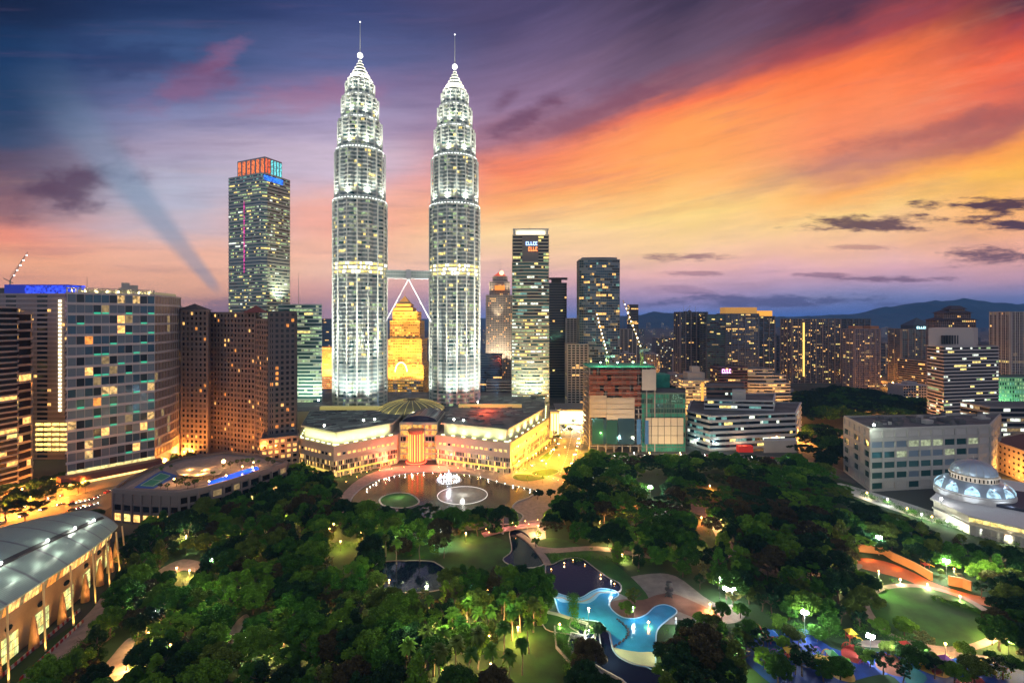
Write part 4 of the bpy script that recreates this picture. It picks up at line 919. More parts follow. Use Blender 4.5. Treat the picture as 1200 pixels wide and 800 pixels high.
# dark tower behind and neighbours
t = bldg('office_tower', 'dark narrow tower with jutting roof canopy behind the round-fronted tower', [A(643, 800), A(664, 800), A(664, 836), A(645, 836)], 185, mix=glz(glass_dark, None, .25, .3), wall=mat('charcoal', (.07,.075,.085), .6), fh=4.2, seed=45)
m = MB(); m.prism([A(640, 798), A(665, 798), A(665, 830), A(642, 830)], 193, 194.5); m.prism([A(646, 802), A(658, 802), A(658, 826), A(648, 826)], 185, 193); m.build('roof_canopy', metal_d, t)
t = bldg('residential_tower', 'grey tower with white vertical frames left of the round glass tower', rect(664, 680, 780, 30), 128, mix=glz(glass_dark, None, .7, .3), wall=mat('grey_white', (.42,.42,.45), .7), fh=3.4, seed=46, pier=1.2, cell=5)
t = bldg('residential_tower', 'pale framed tower with dark balconies in front of the round glass tower', rect(665, 689, 690, 26), 92, mix=glz(glass_dark, None, .5, .2), wall=conc_pale, fh=3.4, seed=47, pier=1.6, cell=6)
gm = [(glass_blue, 10), (glass_sky, 4), (glass_dark, 4), (w_warm, .8), (w_yel, .3), (w_teal, .8), (w_dim, 1.3)]
t = bldg('glass_tower', 'rounded blue glass residential tower with scattered amber windows', rounded(679, 726, 700, 26, 6), 211, mix=gm, wall=mat('tower_slab', (.20,.23,.25), .5), fh=3.7, cell=3, lo=.16, hi=.94, out=.5, seed=48, pier=.2)
m = MB(); m.prism(rounded(682, 723, 702, 22, 4), 211.2, 215); m.build('plant_room', mat('crown_grey', (.18,.2,.24), .6), t)
t = bldg('residential_tower', 'grey-brown residential tower right of the round glass tower', rect(726, 746, 900, 30), 108, mix=glz(glass_dark, None, 1.2, .6), wall=concrete, seed=49, ribs=(8, 1.1, .8, conc_pale)); 
t = bldg('residential_tower', 'slim purple-grey spired tower beyond the second crane', rect(738, 748, 1100, 24), 158, mix=glz(glass_dark, None, 1.6, .6), wall=conc_dark, seed=50); mast(t, *A(743, 1112), 158, 16)
# bright hall and road canopy at the end of the mall road
t = thing('exhibition_hall', 'brilliantly lit white glazed hall at the end of the mall road', 'building', (*A(672, 590), 0))
m = MB(); m.box(A(654, 600)[0], A(691, 600)[0], 604, 640, 0, 17); m.build('wall', white_p, t)
m = MB(); m.box(A(656, 600)[0], A(689, 600)[0], 602.8, 603.8, 1, 15.6); m.build('lit_glazing', mat('hall_lit', (.5,.5,.5), .5, emit=(1, .9, .68), es=2.6), t)
m = MB(); m.box(A(652, 600)[0], A(693, 600)[0], 598, 642, 17.1, 19); m.build('roof', metal_g, t)
lamp('AREA', (*A(672, 596), 10), 60000, (1, .85, .55), 12, aim=(*A(664, 560), 0))
t = thing('entrance_pavilion', 'tall narrow lit pavilion at the far corner of the mall', 'pavilion', (*A(650, 545), 0))
m = MB(); m.box(A(645, 545)[0], A(656, 545)[0], 546, 560, 0, 26); m.build('wall', mall_cream, t); m = MB()
for q in (646, 649.4, 652.8): m.box(A(q, 545)[0], A(q+2, 545)[0], 545.2, 545.9, 1, 24)
m.build('lit_glazing', mat('pav_lit', (.5,.4,.2), .5, emit=(1, .75, .3), es=2.6), t)
# construction site
cs = thing('construction_building', 'unfinished concrete building wrapped in red netting, green lamps on top', 'building', (*A(730, 480), 0))
xa, xb = A(690, 478)[0], A(769, 478)[0]; y0, y1 = 478, 520; r = random.Random(12)
netr = mat('net_red', (.19,.055,.035), .9, var=.35, scale=.3); netg = mat('net_green', (.03,.24,.17), .85, var=.3, scale=.2); sheetb = mat('sheet_beige', (.42,.37,.31), .85, var=.1, scale=.1)
for k in range(15):
    z = 6+k*5.1
    if z > 79: break
    m = MB(); m.box(xa, xb-14, y0-1.0, y1, z, z+.45); m.build('floor_slab', concrete, cs)
for i in range(9):
    m = MB(); x = xa+1+(xb-xa-2)*i/8; m.box(x-.5, x+.5, y0+1, y0+2, 0, 82); m.build('column', concrete, cs)
for i in range(9):
    m = MB(); x = xa+1+(xb-xa-2)*i/8; m.box(x-.5, x+.5, y1-2, y1-1, 0, 78); m.build('column', concrete, cs)
m = MB(); m.box(xa+18, xa+30, y0+12, y0+30, 0, 83); m.box(xb-13, xb-5, y0+4, y0+26, 0, 82); m.build('core_wall', conc_dark, cs)
for i in range(14):
    a = xa+(xb-xa-15)*i/14; b = a+(xb-xa-15)/14-.15
    for k in range(7):
        z0 = 44.5+k*5.1
        if k < 2 and i < 9 or r.random() < .16: continue
        m = MB(); yy = y0-.6-r.random()*.35; m.box(a, b, yy-.08, yy, z0+.1, z0+5.0-r.random()*.8); m.build('netting', (netr, netr, netr, mat('net_dark', (.12,.045,.035), .9))[r.randrange(4)], cs)
m = MB(); m.box(xa+1, xa+17, y0-1, y0-.7, 34, 55); m.box(xa+17.2, xa+44, y0-1, y0-.7, 32, 53); m.build('sheeting', sheetb, cs)
for i, (a, b, mm) in enumerate(((3, 13.5, glass_teal), (13.7, 17, glass_blue), (17.3, 27.5, glass_teal), (27.8, 44, glass_blue), (46, 50, mat('tarp_blue', (.03,.12,.3), .7)), (54, 57.5, MATS['tarp_blue']))):
    m = MB(); m.box(xa+a, xa+b, y0-1.2, y0-.8, 8, 33-(i % 3)); m.build('glazed_bay', mm, cs)
m = MB(); m.box(xb-14, xb-.4, y0-.9, y0-.6, 60, 80); m.build('panel', conc_pale, cs)
m = MB()
for i in range(15):
    x = xa+(xb-xa)*i/14; m.tube((x, y0-.3, 79), (x, y0-.3, 84.5), .12, 4)
m.box(xa, xb, y0-.4, y0-.2, 82, 82.2); m.box(xa, xb, y0-.4, y0-.2, 84, 84.2); m.build('scaffold', metal_g, cs)
m = MB(); m.box(xa, xb, y0+.1, y1, 81.5, 82.2); m.build('deck', netg, cs)
t2 = bldg('construction_annex', 'lower annex under green netting beside the unfinished building', [A(752, 480), A(803, 480), A(803, 515), A(752, 515)], 56, 'building', mix=[(netg, 5), (glass_teal, 1)], wall=mat('annex_frame', (.10,.16,.14), .8), fh=4.6, cell=2.6, pier=.25, cluster=.8, lo=.1, seed=55)
m = MB(); xx = A(756, 478)[0]; xe = A(801, 478)[0]; m.box(xx, xe, 478.4, 478.9, 8, 33)
m.build('sheeting', mat('sheet_lit', (.55,.46,.34), .85), t2); m = MB()
for k in range(6): m.box(xx+(xe-xx)*k/6, xx+(xe-xx)*k/6+.3, 478, 478.35, 6, 54)
for z in (16, 25, 33.5): m.box(xx, xe, 478, 478.3, z, z+.3)
m.build('frame', metal_d, t2)
m = MB(); m.box(A(748,520)[0], A(752,520)[0], 500, 520, 0, 64); m.box(A(752,520)[0], A(785,520)[0], 520, 540, 0, 70); m.build('rear_wall', netg, t2)
for x, y, z, e_ in ((xa+12, y0+4, 86, 9000),(xa+28, y0+2, 86, 7000),(xa+44, y0+6, 86, 6000),(xb-10, y0+4, 86, 6000),(xa+20, y0+14, 87, 8000)):
    l = thing('work_lamp', 'greenish work floodlight on top of the unfinished building', 'floodlight', (x, y, 82.2), 'work lamps on the unfinished building'); m = MB(); m.tube((x, y, 82), (x, y, z), .1, 5); m.build('post', metal_g, l); m = MB(); m.ball((x, y, z+.3), .6); m.build('lamp_head', mat('bulb_green', (.5,.5,.5), .4, emit=(.55, 1, .7), es=22), l)
    lamp('POINT', (x, y-1, z+1.4), e_*.8, (.35, 1, .55), .5)
lamp('POINT', (xa+12, y0-5, 18), 2600, (.6, 1, .2), .5); lamp('POINT', (xe-14, 466, 10), 4000, (1, .75, .4), .5); lamp('POINT', (xa+34, 446, 30), 16000, (1, .72, .5), 1); lamp('POINT', (xa+75, 446, 26), 16000, (1, .72, .45), 1)
def crane(label, bx, by, zb, tip, ztip, mast_h):
    t = thing('tower_crane', label, 'crane', (bx, by, zb)); m = MB(); s = 1.1
    for dx_, dy_ in ((-s, -s), (s, -s), (s, s), (-s, s)): m.tube((bx+dx_, by+dy_, zb-6), (bx+dx_, by+dy_, zb+mast_h), .16, 4)
    z = zb-6
    while z < zb+mast_h-2: m.tube((bx-s, by-s, z), (bx+s, by-s, z+2), .1, 4); m.tube((bx+s, by+s, z), (bx-s, by+s, z+2), .1, 4); m.tube((bx-s, by+s, z), (bx-s, by-s, z+2), .1, 4); z += 2
    m.build('mast', mat('crane_yellow', (.45,.30,.06), .6), t); zt = zb+mast_h
    c = MB(); c.box(bx-2, bx+2, by-2, by+2, zt, zt+2.6); c.box(bx+3, bx+7, by-1.4, by+1.4, zt+.4, zt+3); c.build('cab', metal_g, t)
    a = Vector((bx, by, zt+2)); b = Vector((tip[0], tip[1], ztip)); d = (b-a); Ld = d.length; d = d/Ld; sd_ = d.cross(Vector((0, 1, 0))).normalized()*.7
    m = MB(); 
    for q in (sd_, -sd_, Vector((0, 1.2, 0))): m.tube(a+q, b+q*.3, .17, 4)
    n = int(Ld/2.4)
    for k in range(n):
        f0, f1 = k/n, (k+1)/n; m.tube(a+d*Ld*f0+sd_*(1-f0*.7), a+d*Ld*f1-sd_*(1-f1*.7), .09, 4); m.tube(a+d*Ld*f0-sd_*(1-f0*.7), a+d*Ld*f1+Vector((0, 1.2, 0))*(1-f1*.7), .09, 4)
    m.tube(a+Vector((4, 0, 6)), b, .07, 4); m.tube(a, a+Vector((4, 0, 6)), .2, 4); m.tube(b, (b.x, b.y, zt+4), .05, 4); m.build('jib', MATS['crane_yellow'], t)
    m = MB()
    for k in range(1, 12): m.ball(a+d*Ld*k/12+Vector((0, -1, 0)), .42 if k % 3 else .62)
    m.build('jib_lamps', mat('crane_bulb', (.5,.5,.5), .4, emit=(1, .9, .8), es=10), t)
crane('luffing crane with a lamp-lit jib in front of the round glass tower', *A(712, 492), 82, A(698, 470), ZT(364, 480), 8)
crane('luffing crane with a lamp-lit jib rising right of the round glass tower', *A(752, 492), 82, A(730, 470), ZT(352, 480), 14)
m = MB(); x, y = A(747, 490); 
far_crane = thing('tower_crane', 'faint distant crane above the city haze', 'crane', (*A(805, 2400), 0)); x, y = A(803, 2400); m = MB(); m.tube((x, y, 60), (x, y, 150), 1.6, 4); m.tube((x-10, y, 150), (x+22, y, 185), 1.4, 4, 0, .6); m.build('jib', metal_g, far_crane)
# low office with white stripes
ow_ = mat('office_white', (.48,.48,.50), .7); osm = [(glass_dark, 8), (glass_blue, 3), (w_wht, 1.1), (w_teal, 1.6), (w_yel, .5)]
lo_ = thing('office_building', 'low white-striped office block with stepped roof decks across the park road', 'building', (*A(868, 510), 0))
storeys(lo_, [A(806, 510), A(832, 484), A(932, 500), A(938, 560), A(810, 570)], 0, 33, fh=5.2, cell=3, lo=.42, hi=.95, wall=ow_, mix=osm, out=1.1, seed=61)
storeys(lo_, [A(826, 520), A(906, 512), A(908, 560), A(830, 560)], 33.6, 43, fh=4.6, cell=3, lo=.42, hi=.95, wall=ow_, mix=osm, out=.8, seed=62)
storeys(lo_, [A(828, 540), A(872, 540), A(872, 575), A(828, 575)], 43.5, 54, fh=5, cell=3, lo=.42, hi=.9, wall=mat('roof_brown', (.2,.12,.1), .8), mix=osm, out=.5, seed=63)
clutter(lo_, [A(830, 515), A(925, 508), A(925, 545), A(835, 555)], 33.2, 6, 2, conc_pale, 4, .9); m = MB(); m.prism([A(858,525),A(874,525),A(874,540),A(858,540)], 43.1, 52); m.build('plant_room', conc_pale, lo_)
m = MB(); m.prism([A(895, 476), A(934, 478), A(934, 488), A(895, 486)], 0, 11.5); m.build('gate_block', conc_pale, lo_)
m = MB(); m.box(*[A(865, 479)[0], A(882, 479)[0]], 478, 483, 0, 6); m.build('red_panel', mat('red_panel', (.55,.03,.02), .6, emit=(1, .03, .02), es=.12), lo_)
for px in (815, 840, 870, 900, 925): lamp('POINT', (*A(px, 482 if px > 820 else 498), 8), 2500, (.7, 1, .9) if px != 870 else (1, .6, .3), .4)
# residential towers to the right
rm = lambda w_=2.0, y_=.8, g_=glass_dark: [(g_, 12), (glass_blue, 5), (glass_brown, 4), (w_warm, w_*.5), (w_yel, y_*.7), (w_dim, w_*.9)]
wl = mat('tower_wall_dark', (.085,.095,.125), .8, var=.1, scale=.03); wm = mat('tower_wall_mid', (.17,.165,.20), .8, var=.1, scale=.03)
T = lambda name, label, a, b, Y, d, top, **k: bldg(name, label, rect(a, b, Y, d, k.pop('yaw', 0)), ZT(top, Y), **k)
t = T('residential_tower', 'tall dark apartment tower with rooftop masts left of the teal glass tower', 797, 829, 950, 34, 366, mix=rm(1.1, .8), wall=wl, fh=3.3, cell=3.2, seed=71, ribs=(11, 1.5, .9, wm), pier=.5); [mast(t, *A(q, 960), ZT(366, 950), 14) for q in (801, 808, 815)]; clutter(t, rect(798, 826, 955, 25), ZT(366, 950), 3, 2)
t = T('glass_tower', 'teal glass apartment tower joined to the wide amber-topped block', 828, 850, 900, 30, 369, mix=rm(.9, .5, glass_teal)+[(glass_blue, 5)], wall=wl, fh=3.3, seed=72, ribs=(16, 0.5, .8, wl), cell=3)
t = T('residential_tower', 'wide blue-grey apartment tower with orange-lit roof storey', 849, 889, 930, 34, 368, mix=rm(2.4, 1.4, glass_blue), wall=wm, fh=3.3, seed=73, ribs=(13, 1.4, 1.0, mat('rib_blue', (.13,.16,.22), .8)), cell=3, pier=.5)
m = MB(); m.prism(rect(850, 887, 934, 24), ZT(368, 930)+.1, ZT(360, 930)); m.build('roof_storey', mat('amber_roof', (.6,.38,.12), .7, emit=(1, .45, .08), es=.35), t)
t = T('residential_tower', 'narrow apartment tower with glowing orange top beside the amber-roofed tower', 888, 908, 940, 34, 371, mix=rm(2.0, 1.4, glass_dark), wall=wl, fh=3.3, seed=74, ribs=(10, 1.4, .8, wm), cell=3); m = MB(); m.prism(rect(890, 905, 944, 22), ZT(371, 940)+.1, ZT(364, 940)); m.build('roof_storey', mat('amber_roof2', (.6,.38,.12), .7, emit=(1, .42, .05), es=.9), t)
t = T('office_building', 'dark purple low tower with a small pink sign', 842, 876, 640, 26, 431, mix=rm(2.2, .6, glass_brown), wall=mat('purple_dark', (.10,.05,.08), .7), fh=3.6, seed=75); x = A(846, 639)[0]; glyphs(t, x, x+12, 639.2, ZT(437, 640), ZT(432.5, 640), mat('sign_pink', (.1,.1,.1), .4, emit=(1, .35, .9), es=4), 4)
t = T('office_building', 'ornate cream low building with gold-lit balconies below the dark apartment tower', 801, 831, 660, 26, 446, mix=[(w_warm, 3), (glass_dark, 5), (w_dim, 3)], wall=conc_pale, fh=4, seed=76, out=1.2, lo=.4); m = MB(); m.prism(rect(806, 826, 664, 18), ZT(446, 660)+.1, ZT(437, 660)); m.build('tower_storey', conc_pale, t); m = MB(); m.prism(rect(811, 820, 666, 10), ZT(437, 660)+.1, ZT(430, 660)); m.build('tower_storey', conc_pale, t); m = MB(); m.box(A(822, 658)[0], A(824.5, 658)[0], 658.2, 658.8, 8, ZT(448, 658)); m.build('light_line', MATS['orange_line'], t)
lamp('POINT', (*A(815, 645), 10), 30000, (1, .5, .12), .6)
sb = thing('stepped_building', 'wide stepped building with curved white slab edges lit orange from the street', 'building', (*A(900, 660), 0))
for a, b, z0, z1, s in ((873, 927, 0, 26, 1), (873, 925, 26, 42, 2), (874, 920, 42, 52, 3), (876, 905, 52, 60, 4)): storeys(sb, rounded(a, b, 650+s*3, 30, 5-s), z0, z1, fh=4.2, cell=3.4, lo=.45, hi=.97, wall=conc_pale, mix=[(glass_dark, 6), (glass_brown, 4), (w_warm, 1), (w_dim, 1.5)], out=1.1, seed=80+s, roof=True)
for px in (880, 895, 910, 922): lamp('POINT', (*A(px, 632), 10), 32000, (1, .42, .08), .8)
t = T('residential_tower', 'dim slate tower in the gap left of the wide golden-lit block', 909, 929, 1200, 26, 394, mix=rm(.6, .2), wall=wl, seed=77, ribs=(9, 1.1, .8, wm))
t = T('residential_tower', 'wide brown apartment block with a golden vertical light line', 928, 985, 980, 40, 374, mix=rm(2.3, 1.0), wall=wm, fh=3.4, cell=3.3, seed=78, ribs=(12, 1.4, 1.0, mat('rib_rose', (.27,.21,.19), .8)), pier=.7, cluster=.25); x = A(942, 978)[0]; m = MB(); m.box(x-1.2, x+1.2, 977.6, 979.2, 14, ZT(378, 980)); m.build('light_line', mat('gold_line', (.3,.2,.1), .5, emit=(1, .6, .12), es=2.0), t)
t = T('residential_tower', 'dark flat-topped tower right of the golden-lit block', 985, 1020, 1010, 30, 374, mix=rm(1.2, .6), wall=wl, fh=3.4, seed=79, ribs=(12, 1.2, .9, wm), pier=.4)
t = T('residential_tower', 'lilac apartment tower with brown rooftop blocks in front of the dark flat tower', 1001, 1031, 900, 30, 386, mix=rm(2.0, .9), wall=mat('lilac_wall', (.30,.25,.29), .8), fh=3.4, seed=82, ribs=(9, 1.3, 1, mat('rib_sand', (.33,.25,.23), .8)), pier=.8)
for a, b in ((1002, 1011), (1020, 1030)): m = MB(); m.prism(rect(a, b, 903, 18), ZT(386, 900)+.1, ZT(382, 900)); m.build('roof_block', mat('roof_orange', (.45,.2,.1), .8), t)
t = T('office_building', 'pair of low dusky blocks right of the lilac tower', 1031, 1052, 1150, 26, 402, mix=rm(1.0, .8), wall=wm, fh=3.6, seed=83, ribs=(14, 1.2, 1, conc_pale))
pt_ = T('office_tower', 'green glass tower with dark pyramid roof and pale lit sign', 1056, 1088, 1000, 34, 386, mix=rm(1.0, .4, glass_teal), wall=mat('stone_rose', (.26,.21,.2), .8), fh=3.8, seed=84, ribs=(14, 1.4, 1, stone_warm), pier=.6)
x, y = A(1074, 1018); z = ZT(386, 1000)
m = MB(); m.prism([(x-20, y-16), (x+20, y-16), (x+20, y+16), (x-20, y+16)], z, z+8); m.add([(x-21, y-17, z+8), (x+21, y-17, z+8), (x+21, y+17, z+8), (x-21, y+17, z+8), (x, y, z+24)], [(0,1,4), (1,2,4), (2,3,4), (3,0,4)]); m.build('pyramid_roof', mat('roof_blue', (.05,.07,.10), .6), pt_)
glyphs(pt_, x-13, x+13, y-16.2, z+1.5, z+6, mat('sign_cyan', (.1,.1,.1), .4, emit=(.5, .9, 1), es=3), 6)
t = bldg('office_building', 'long curving low block lit orange along the diagonal road', [A(1052, 900), A(1088, 840), A(1094, 860), A(1060, 930)], 55, 'building', mix=rm(1.6, .4), wall=stone_warm, fh=4, seed=85)
# big striped office
bo = thing('office_tower', 'broad white-striped office tower with a blank box storey on its roof', 'tower', (*A(1128, 560), 0))
storeys(bo, corner((1087, 575), (1106, 545), (1170, 560)), 0, 97, fh=3.9, cell=2.8, lo=.45, hi=.96, wall=mat('office_stripe', (.46,.40,.40), .75), mix=[(glass_dark, 9), (glass_brown, 4), (w_wht, 1.3), (w_grn, .6), (w_yel, .5)], out=.5, seed=90, cluster=.55)
m = MB(); m.prism([A(1088, 562), A(1141, 556), A(1146, 585), A(1094, 590)], 97.2, 118); m.build('roof_box', mat('office_stripe2', (.50,.43,.42), .75), bo); m = MB()
for k in range(9): x0_, y0_ = A(1103+k*2.9, 559.4); m.box(x0_, x0_+1.4, y0_-1.4, y0_, 100, 110)
m.build('louvre', metal_d, bo)
# pagoda-like tower behind
pg = thing('residential_tower', 'dark stepped tower with pagoda-like roofs behind the striped office', 'tower', (*A(1117, 760), 0))
pm = mat('pagoda_wall', (.20,.16,.17), .8); pr = mat('pagoda_roof', (.05,.04,.06), .7)
for a, b, z0, z1 in ((1095, 1140, 0, 126), (1101, 1134, 126, 137), (1108, 1127, 137, 143)):
    rc = rect(a+5, b+3, 760, (b-a)*.5); storeys(pg, rc, z0, z1, fh=3.6, cell=3, lo=.2, hi=.85, wall=pm, mix=rm(.6, .3), pier=1.2, seed=a, roof=False)
    rc = ccw(rc); e = offset(rc, 3); cxx = sum(q[0] for q in rc)/4; cyy = sum(q[1] for q in rc)/4; top = [(cxx+(q[0]-cxx)*.55, cyy+(q[1]-cyy)*.55) for q in rc]
    m = MB(); m.add([(*q, z1+.02) for q in e]+[(*q, z1+5.2) for q in top], [(i, (i+1) % 4, 4+(i+1) % 4, 4+i) for i in range(4)]+[(4,5,6,7), (3,2,1,0)]); m.build('tiered_roof', pr, pg)
# right border
t = T('residential_tower', 'tall pale-ribbed tower cut by the right border of the photo', 1184, 1230, 700, 30, 366, mix=rm(.6, .2), wall=mat('ribbed', (.34,.30,.31), .8), fh=3.6, seed=91, ribs=(6, 0.9, .8, conc_pale), pier=1.2)
t = T('office_building', 'green-lit low block left of the ribbed tower', 1165, 1230, 640, 30, 443, mix=[(w_grn, 5), (glass_dark, 3), (w_teal, 2)], wall=mat('green_stone', (.18,.26,.2), .8), fh=5, seed=92, pier=1.5); lamp('SPOT', (*A(1185, 620), 6), 160000, (.3, 1, .45), 1, aim=(*A(1185, 642), 30), spot=110)
t = T('office_building', 'pale low block with bright lit floors by the right border', 1160, 1240, 460, 30, 478, mix=[(w_wht, 5), (glass_dark, 6), (w_dim, 2)], wall=concrete, fh=4.5, seed=93)
ob = thing('shophouse_row', 'long low cream building with dark roof, lit orange, behind the mosque', 'building', (*A(1185, 400), 0))
storeys(ob, [A(1160, 428), A(1215, 378), A(1300, 400), A(1210, 460)], 0, 24, fh=5, cell=5, lo=.35, hi=.75, wall=mat('cream_wall', (.5,.36,.27), .8), mix=[(glass_brown, 7), (w_warm, .6)], pier=2.6, seed=94, roofmat=mat('roof_maroon', (.12,.035,.03), .8))
for px, Y in ((1166,410),(1176,396),(1190,384)): lamp('POINT', (*A(px, Y), 9), 22000, (1, .42, .07), .6)
# long white carpark building
cp = thing('office_building', 'long low white concrete building with grid of glazed bays behind the mosque', 'building', (*A(1060, 385), 0))
def cpf(f, nf, i, j, k, r):
    if f == nf-1 or (f == 0 and j % 3): return 2
    long_ = k > 8
    if long_: return 2 if (j == k-1) else (3 if r.random() < .16 else (0 if r.random() < .35 else 1))
    return 1 if j % 2 == 0 else 2
pcp = ccw([A(1020, 370), A(1160, 385), A(1172, 428), A(990, 418)])
storeys(cp, pcp, 0, 46, fh=7.4, cell=11, lo=.24, hi=.84, wall=mat('block_grey', (.42,.40,.38), .8, var=.15, scale=.04), mix=[(glass_sky, 3), (glass_teal, 3), (MATS['concrete_pale'], 2), (w_pale, 1)], out=.5, pier=1.4, pout=.7, seed=95, litfn=cpf, cluster=0)
clutter(cp, pcp, 46, 26, 6, conc_dark, 3.4, .9); clutter(cp, pcp, 46, 10, 16, conc_pale, 3, .8); lamp('POINT', (*A(1024, 364), 51), 9000, (.8, 1, .8), .5)
l = thing('roof_floodlight', 'floodlight on the corner of the long white concrete building', 'floodlight', (*A(1024, 372), 46)); m = MB(); x, y = A(1024, 372); m.tube((x, y, 46), (x, y, 49), .15); m.build('post', metal_g, l); m = MB(); m.ball((x, y, 49.4), .8); m.build('lamp', MATS['bulb_white'], l)
# mosque
mq = thing('mosque', 'small mosque with silver ribbed dome over a ring of lit arched panels', 'mosque', (*A(1141, 335), 0))
x, y = A(1141, 330); wh = mat('mosque_white', (.62,.6,.58), .6)
m = MB(); m.prism([A(1094, 322), A(1136, 297), A(1260, 266), A(1290, 330), A(1150, 372), A(1100, 358)], 0, 15); m.build('wall', wh, mq)
m = MB(); m.prism([A(1090, 322), A(1134, 294), A(1265, 261), A(1268, 266), A(1137, 302), A(1096, 330)], 15.1, 16.4); m.prism([A(1092, 321), A(1135, 294.5), A(1262, 261.5), A(1262, 262.5), A(1135.5, 295.6), A(1093, 322)], 8.6, 9.4); m.build('cornice', wh, mq)
m = MB(); m.prism([A(1160, 312), A(1230, 294), A(1250, 320), A(1165, 340)], 15.1, 17.5); m.build('dark_roof', mat('navy_roof', (.03,.035,.06), .6), mq)
m = MB(); m.lathe((x, y, 0), [(20.6, 15), (20.6, 19.5), (19.8, 20), (19.8, 21)], 40); m.build('drum', wh, mq)
m = MB(); m.lathe((x, y, 0), [(20.1, 20.9), (19.6, 23.5), (18, 26.3), (15.2, 28.6), (12.4, 29.6)], 48, 0); m.build('lower_dome', mat('dome_low', (.30,.36,.42), .3, .4), mq, smooth=True)
m = MB(); m.lathe((x, y, 0), [(12.2, 29.4), (12.2, 33.4), (12.8, 33.6), (12.8, 34.4), (11, 34.5)], 32); m.build('collar', mat('collar_lit', (.6,.52,.42), .6, emit=(1, .7, .4), es=.10), mq)
m = MB(); m.lathe((x, y, 0), [(11.4, 34.3), (11.9, 36), (11.4, 38.7), (9.6, 41.6), (6.6, 44), (3.3, 45.4), (.05, 46)], 40); dm = m.build('dome', mat('dome_steel', (.42,.50,.60), .35, .5), mq, smooth=True)
m = MB()
for i in range(20):
    a = 2*PI*i/20; pr_ = [(11.5, 34.6), (12.0, 36), (11.5, 38.7), (9.7, 41.6), (6.7, 44.1), (3.4, 45.5)]
    for (r0, z0), (r1, z1) in zip(pr_, pr_[1:]): m.tube((x+r0*math.cos(a), y+r0*math.sin(a), z0), (x+r1*math.cos(a), y+r1*math.sin(a), z1), .12, 4)
m.build('dome_rib', steel, dm); m = MB(); m.tube((x, y, 45.8), (x, y, 49.5), .12, 5); m.ball((x, y, 47.6), .4); m.build('finial', steel, mq)
for i in range(12):
    a = 2*PI*(i+.5)/12; m = MB(); pp_ = []
    n = 9
    for k in range(n+1):
        for e_ in (0,): pass
    # an arched lattice panel lying on the lower dome
    def pt3(s_, h_):                 # s across -1..1, h up 0..1
        z_ = 21.6+6.2*h_; R_ = 20.4-(h_**1.8)*3.6; aa = a+s_*.19*(1-.15*h_); return (x+R_*math.cos(aa), y+R_*math.sin(aa), z_)
    arch = [(-1, 0), (-1, .45), (-.75, .75), (-.35, .95), (0, 1.05), (.35, .95), (.75, .75), (1, .45), (1, 0)]
    vs = [pt3(*q) for q in arch]; m.add([pt3(0, .3)]+vs, [(0, k+1, k+2) for k in range(len(vs)-1)]+[(0, len(vs), 1)]); m.build('arched_panel', mat('arch_panel', (.4,.6,.7), .4, emit=(.55, .85, 1), es=.6, evar=.8), mq)
m = MB()
for k in range(36):
    a = 2*PI*k/36; m.obox((x+12.3*math.cos(a), y+12.3*math.sin(a)), (-math.sin(a), math.cos(a)), .3, .1, 30.2, 33)
m.build('collar_window', glass_brown, mq)
m = MB()
for k in range(26):
    q = Vector(A(1137, 296.4)).lerp(Vector(A(1258, 266.2)), (k+.5)/26); d_ = (Vector(A(1260, 266))-Vector(A(1136, 297))).normalized(); m.obox(q, d_, .5, .5, 0, 8.6) if k % 2 else m.obox(q, d_, 1.4, .3, 10.6, 13.2, 1)
m.build('arcade', [wh, w_yel], mq)
for i in range(8):
    a = 2*PI*i/8; lamp('SPOT', (x+27*math.cos(a), y+27*math.sin(a), 13.2), 2200, (.75, .88, 1), .3, aim=(x+14*math.cos(a), y+14*math.sin(a), 22), spot=100)
    lamp('POINT', (x+17*math.cos(a), y+17*math.sin(a), 24.5), 500, (.7, .85, 1), .3)
mq.scale = (1, 1, .77)
for px, Y in ((1103,312),(1159,318)):
    q = A(px, Y); l = thing('mosque_floodlight', ('left' if px < 1120 else 'right')+' of two white floodlights on the mosque roof', 'floodlight', (*q, 12.6)); m = MB(); m.tube((*q, 11.5), (*q, 15.5), .12); m.build('post', metal_g, l); m = MB(); m.ball((*q, 15.9), .7); m.build('lamp', MATS['bulb_white'], l); lamp('POINT', (q[0], q[1], 17.5), 2500, (.95, 1, 1), .4)

# ================================================================= distant city
far_group = 'distant city blocks'
wf = [mat('far_wall_%d' % i, c, .8) for i, c in enumerate(((.22,.21,.24), (.34,.31,.33), (.14,.14,.17), (.42,.38,.36)))]
fw = [glass_dark, w_warm, w_yel, w_dim, w_wht]; made = 0; r = random.Random(33); taken = []
far_lab = {0: 'hazy grey block in the distant city', 1: 'hazy lilac block in the distant city', 2: 'hazy dark block in the distant city', 3: 'hazy pale block in the distant city'}
def far_block(px, Y, w, h, wi, rr, lit_p=.14, label=None, name='apartment_block'):
    x, y = A(px, Y); d = w*rr.uniform(.5, 1); m = MB(); m.box(x-w/2, x+w/2, y, y+d, 0, h); m.box(x-w/6, x+w/6, y+d*.3, y+d*.7, h, h+4)
    nf = max(3, int(h/(3.6 if Y < 2500 else 6))); k = max(3, int(w/(3.4 if Y < 2500 else 6)))
    for f in range(nf):
        for j in range(k):
            z0 = h*(f+.25)/nf; z1 = h*(f+.8)/nf; xa = x-w/2+w*(j+.15)/k; xb = x-w/2+w*(j+.85)/k
            mi = 1 if rr.random() > lit_p else rr.choice((2, 4, 4, 3, 5))
            m.quad((xa, y-.15, z0), (xb, y-.15, z0), (xb, y-.15, z1), (xa, y-.15, z1), mi)
    o = m.build(name, [wf[wi]]+fw); tag(o, label or far_lab[wi], 'building', far_group); return o
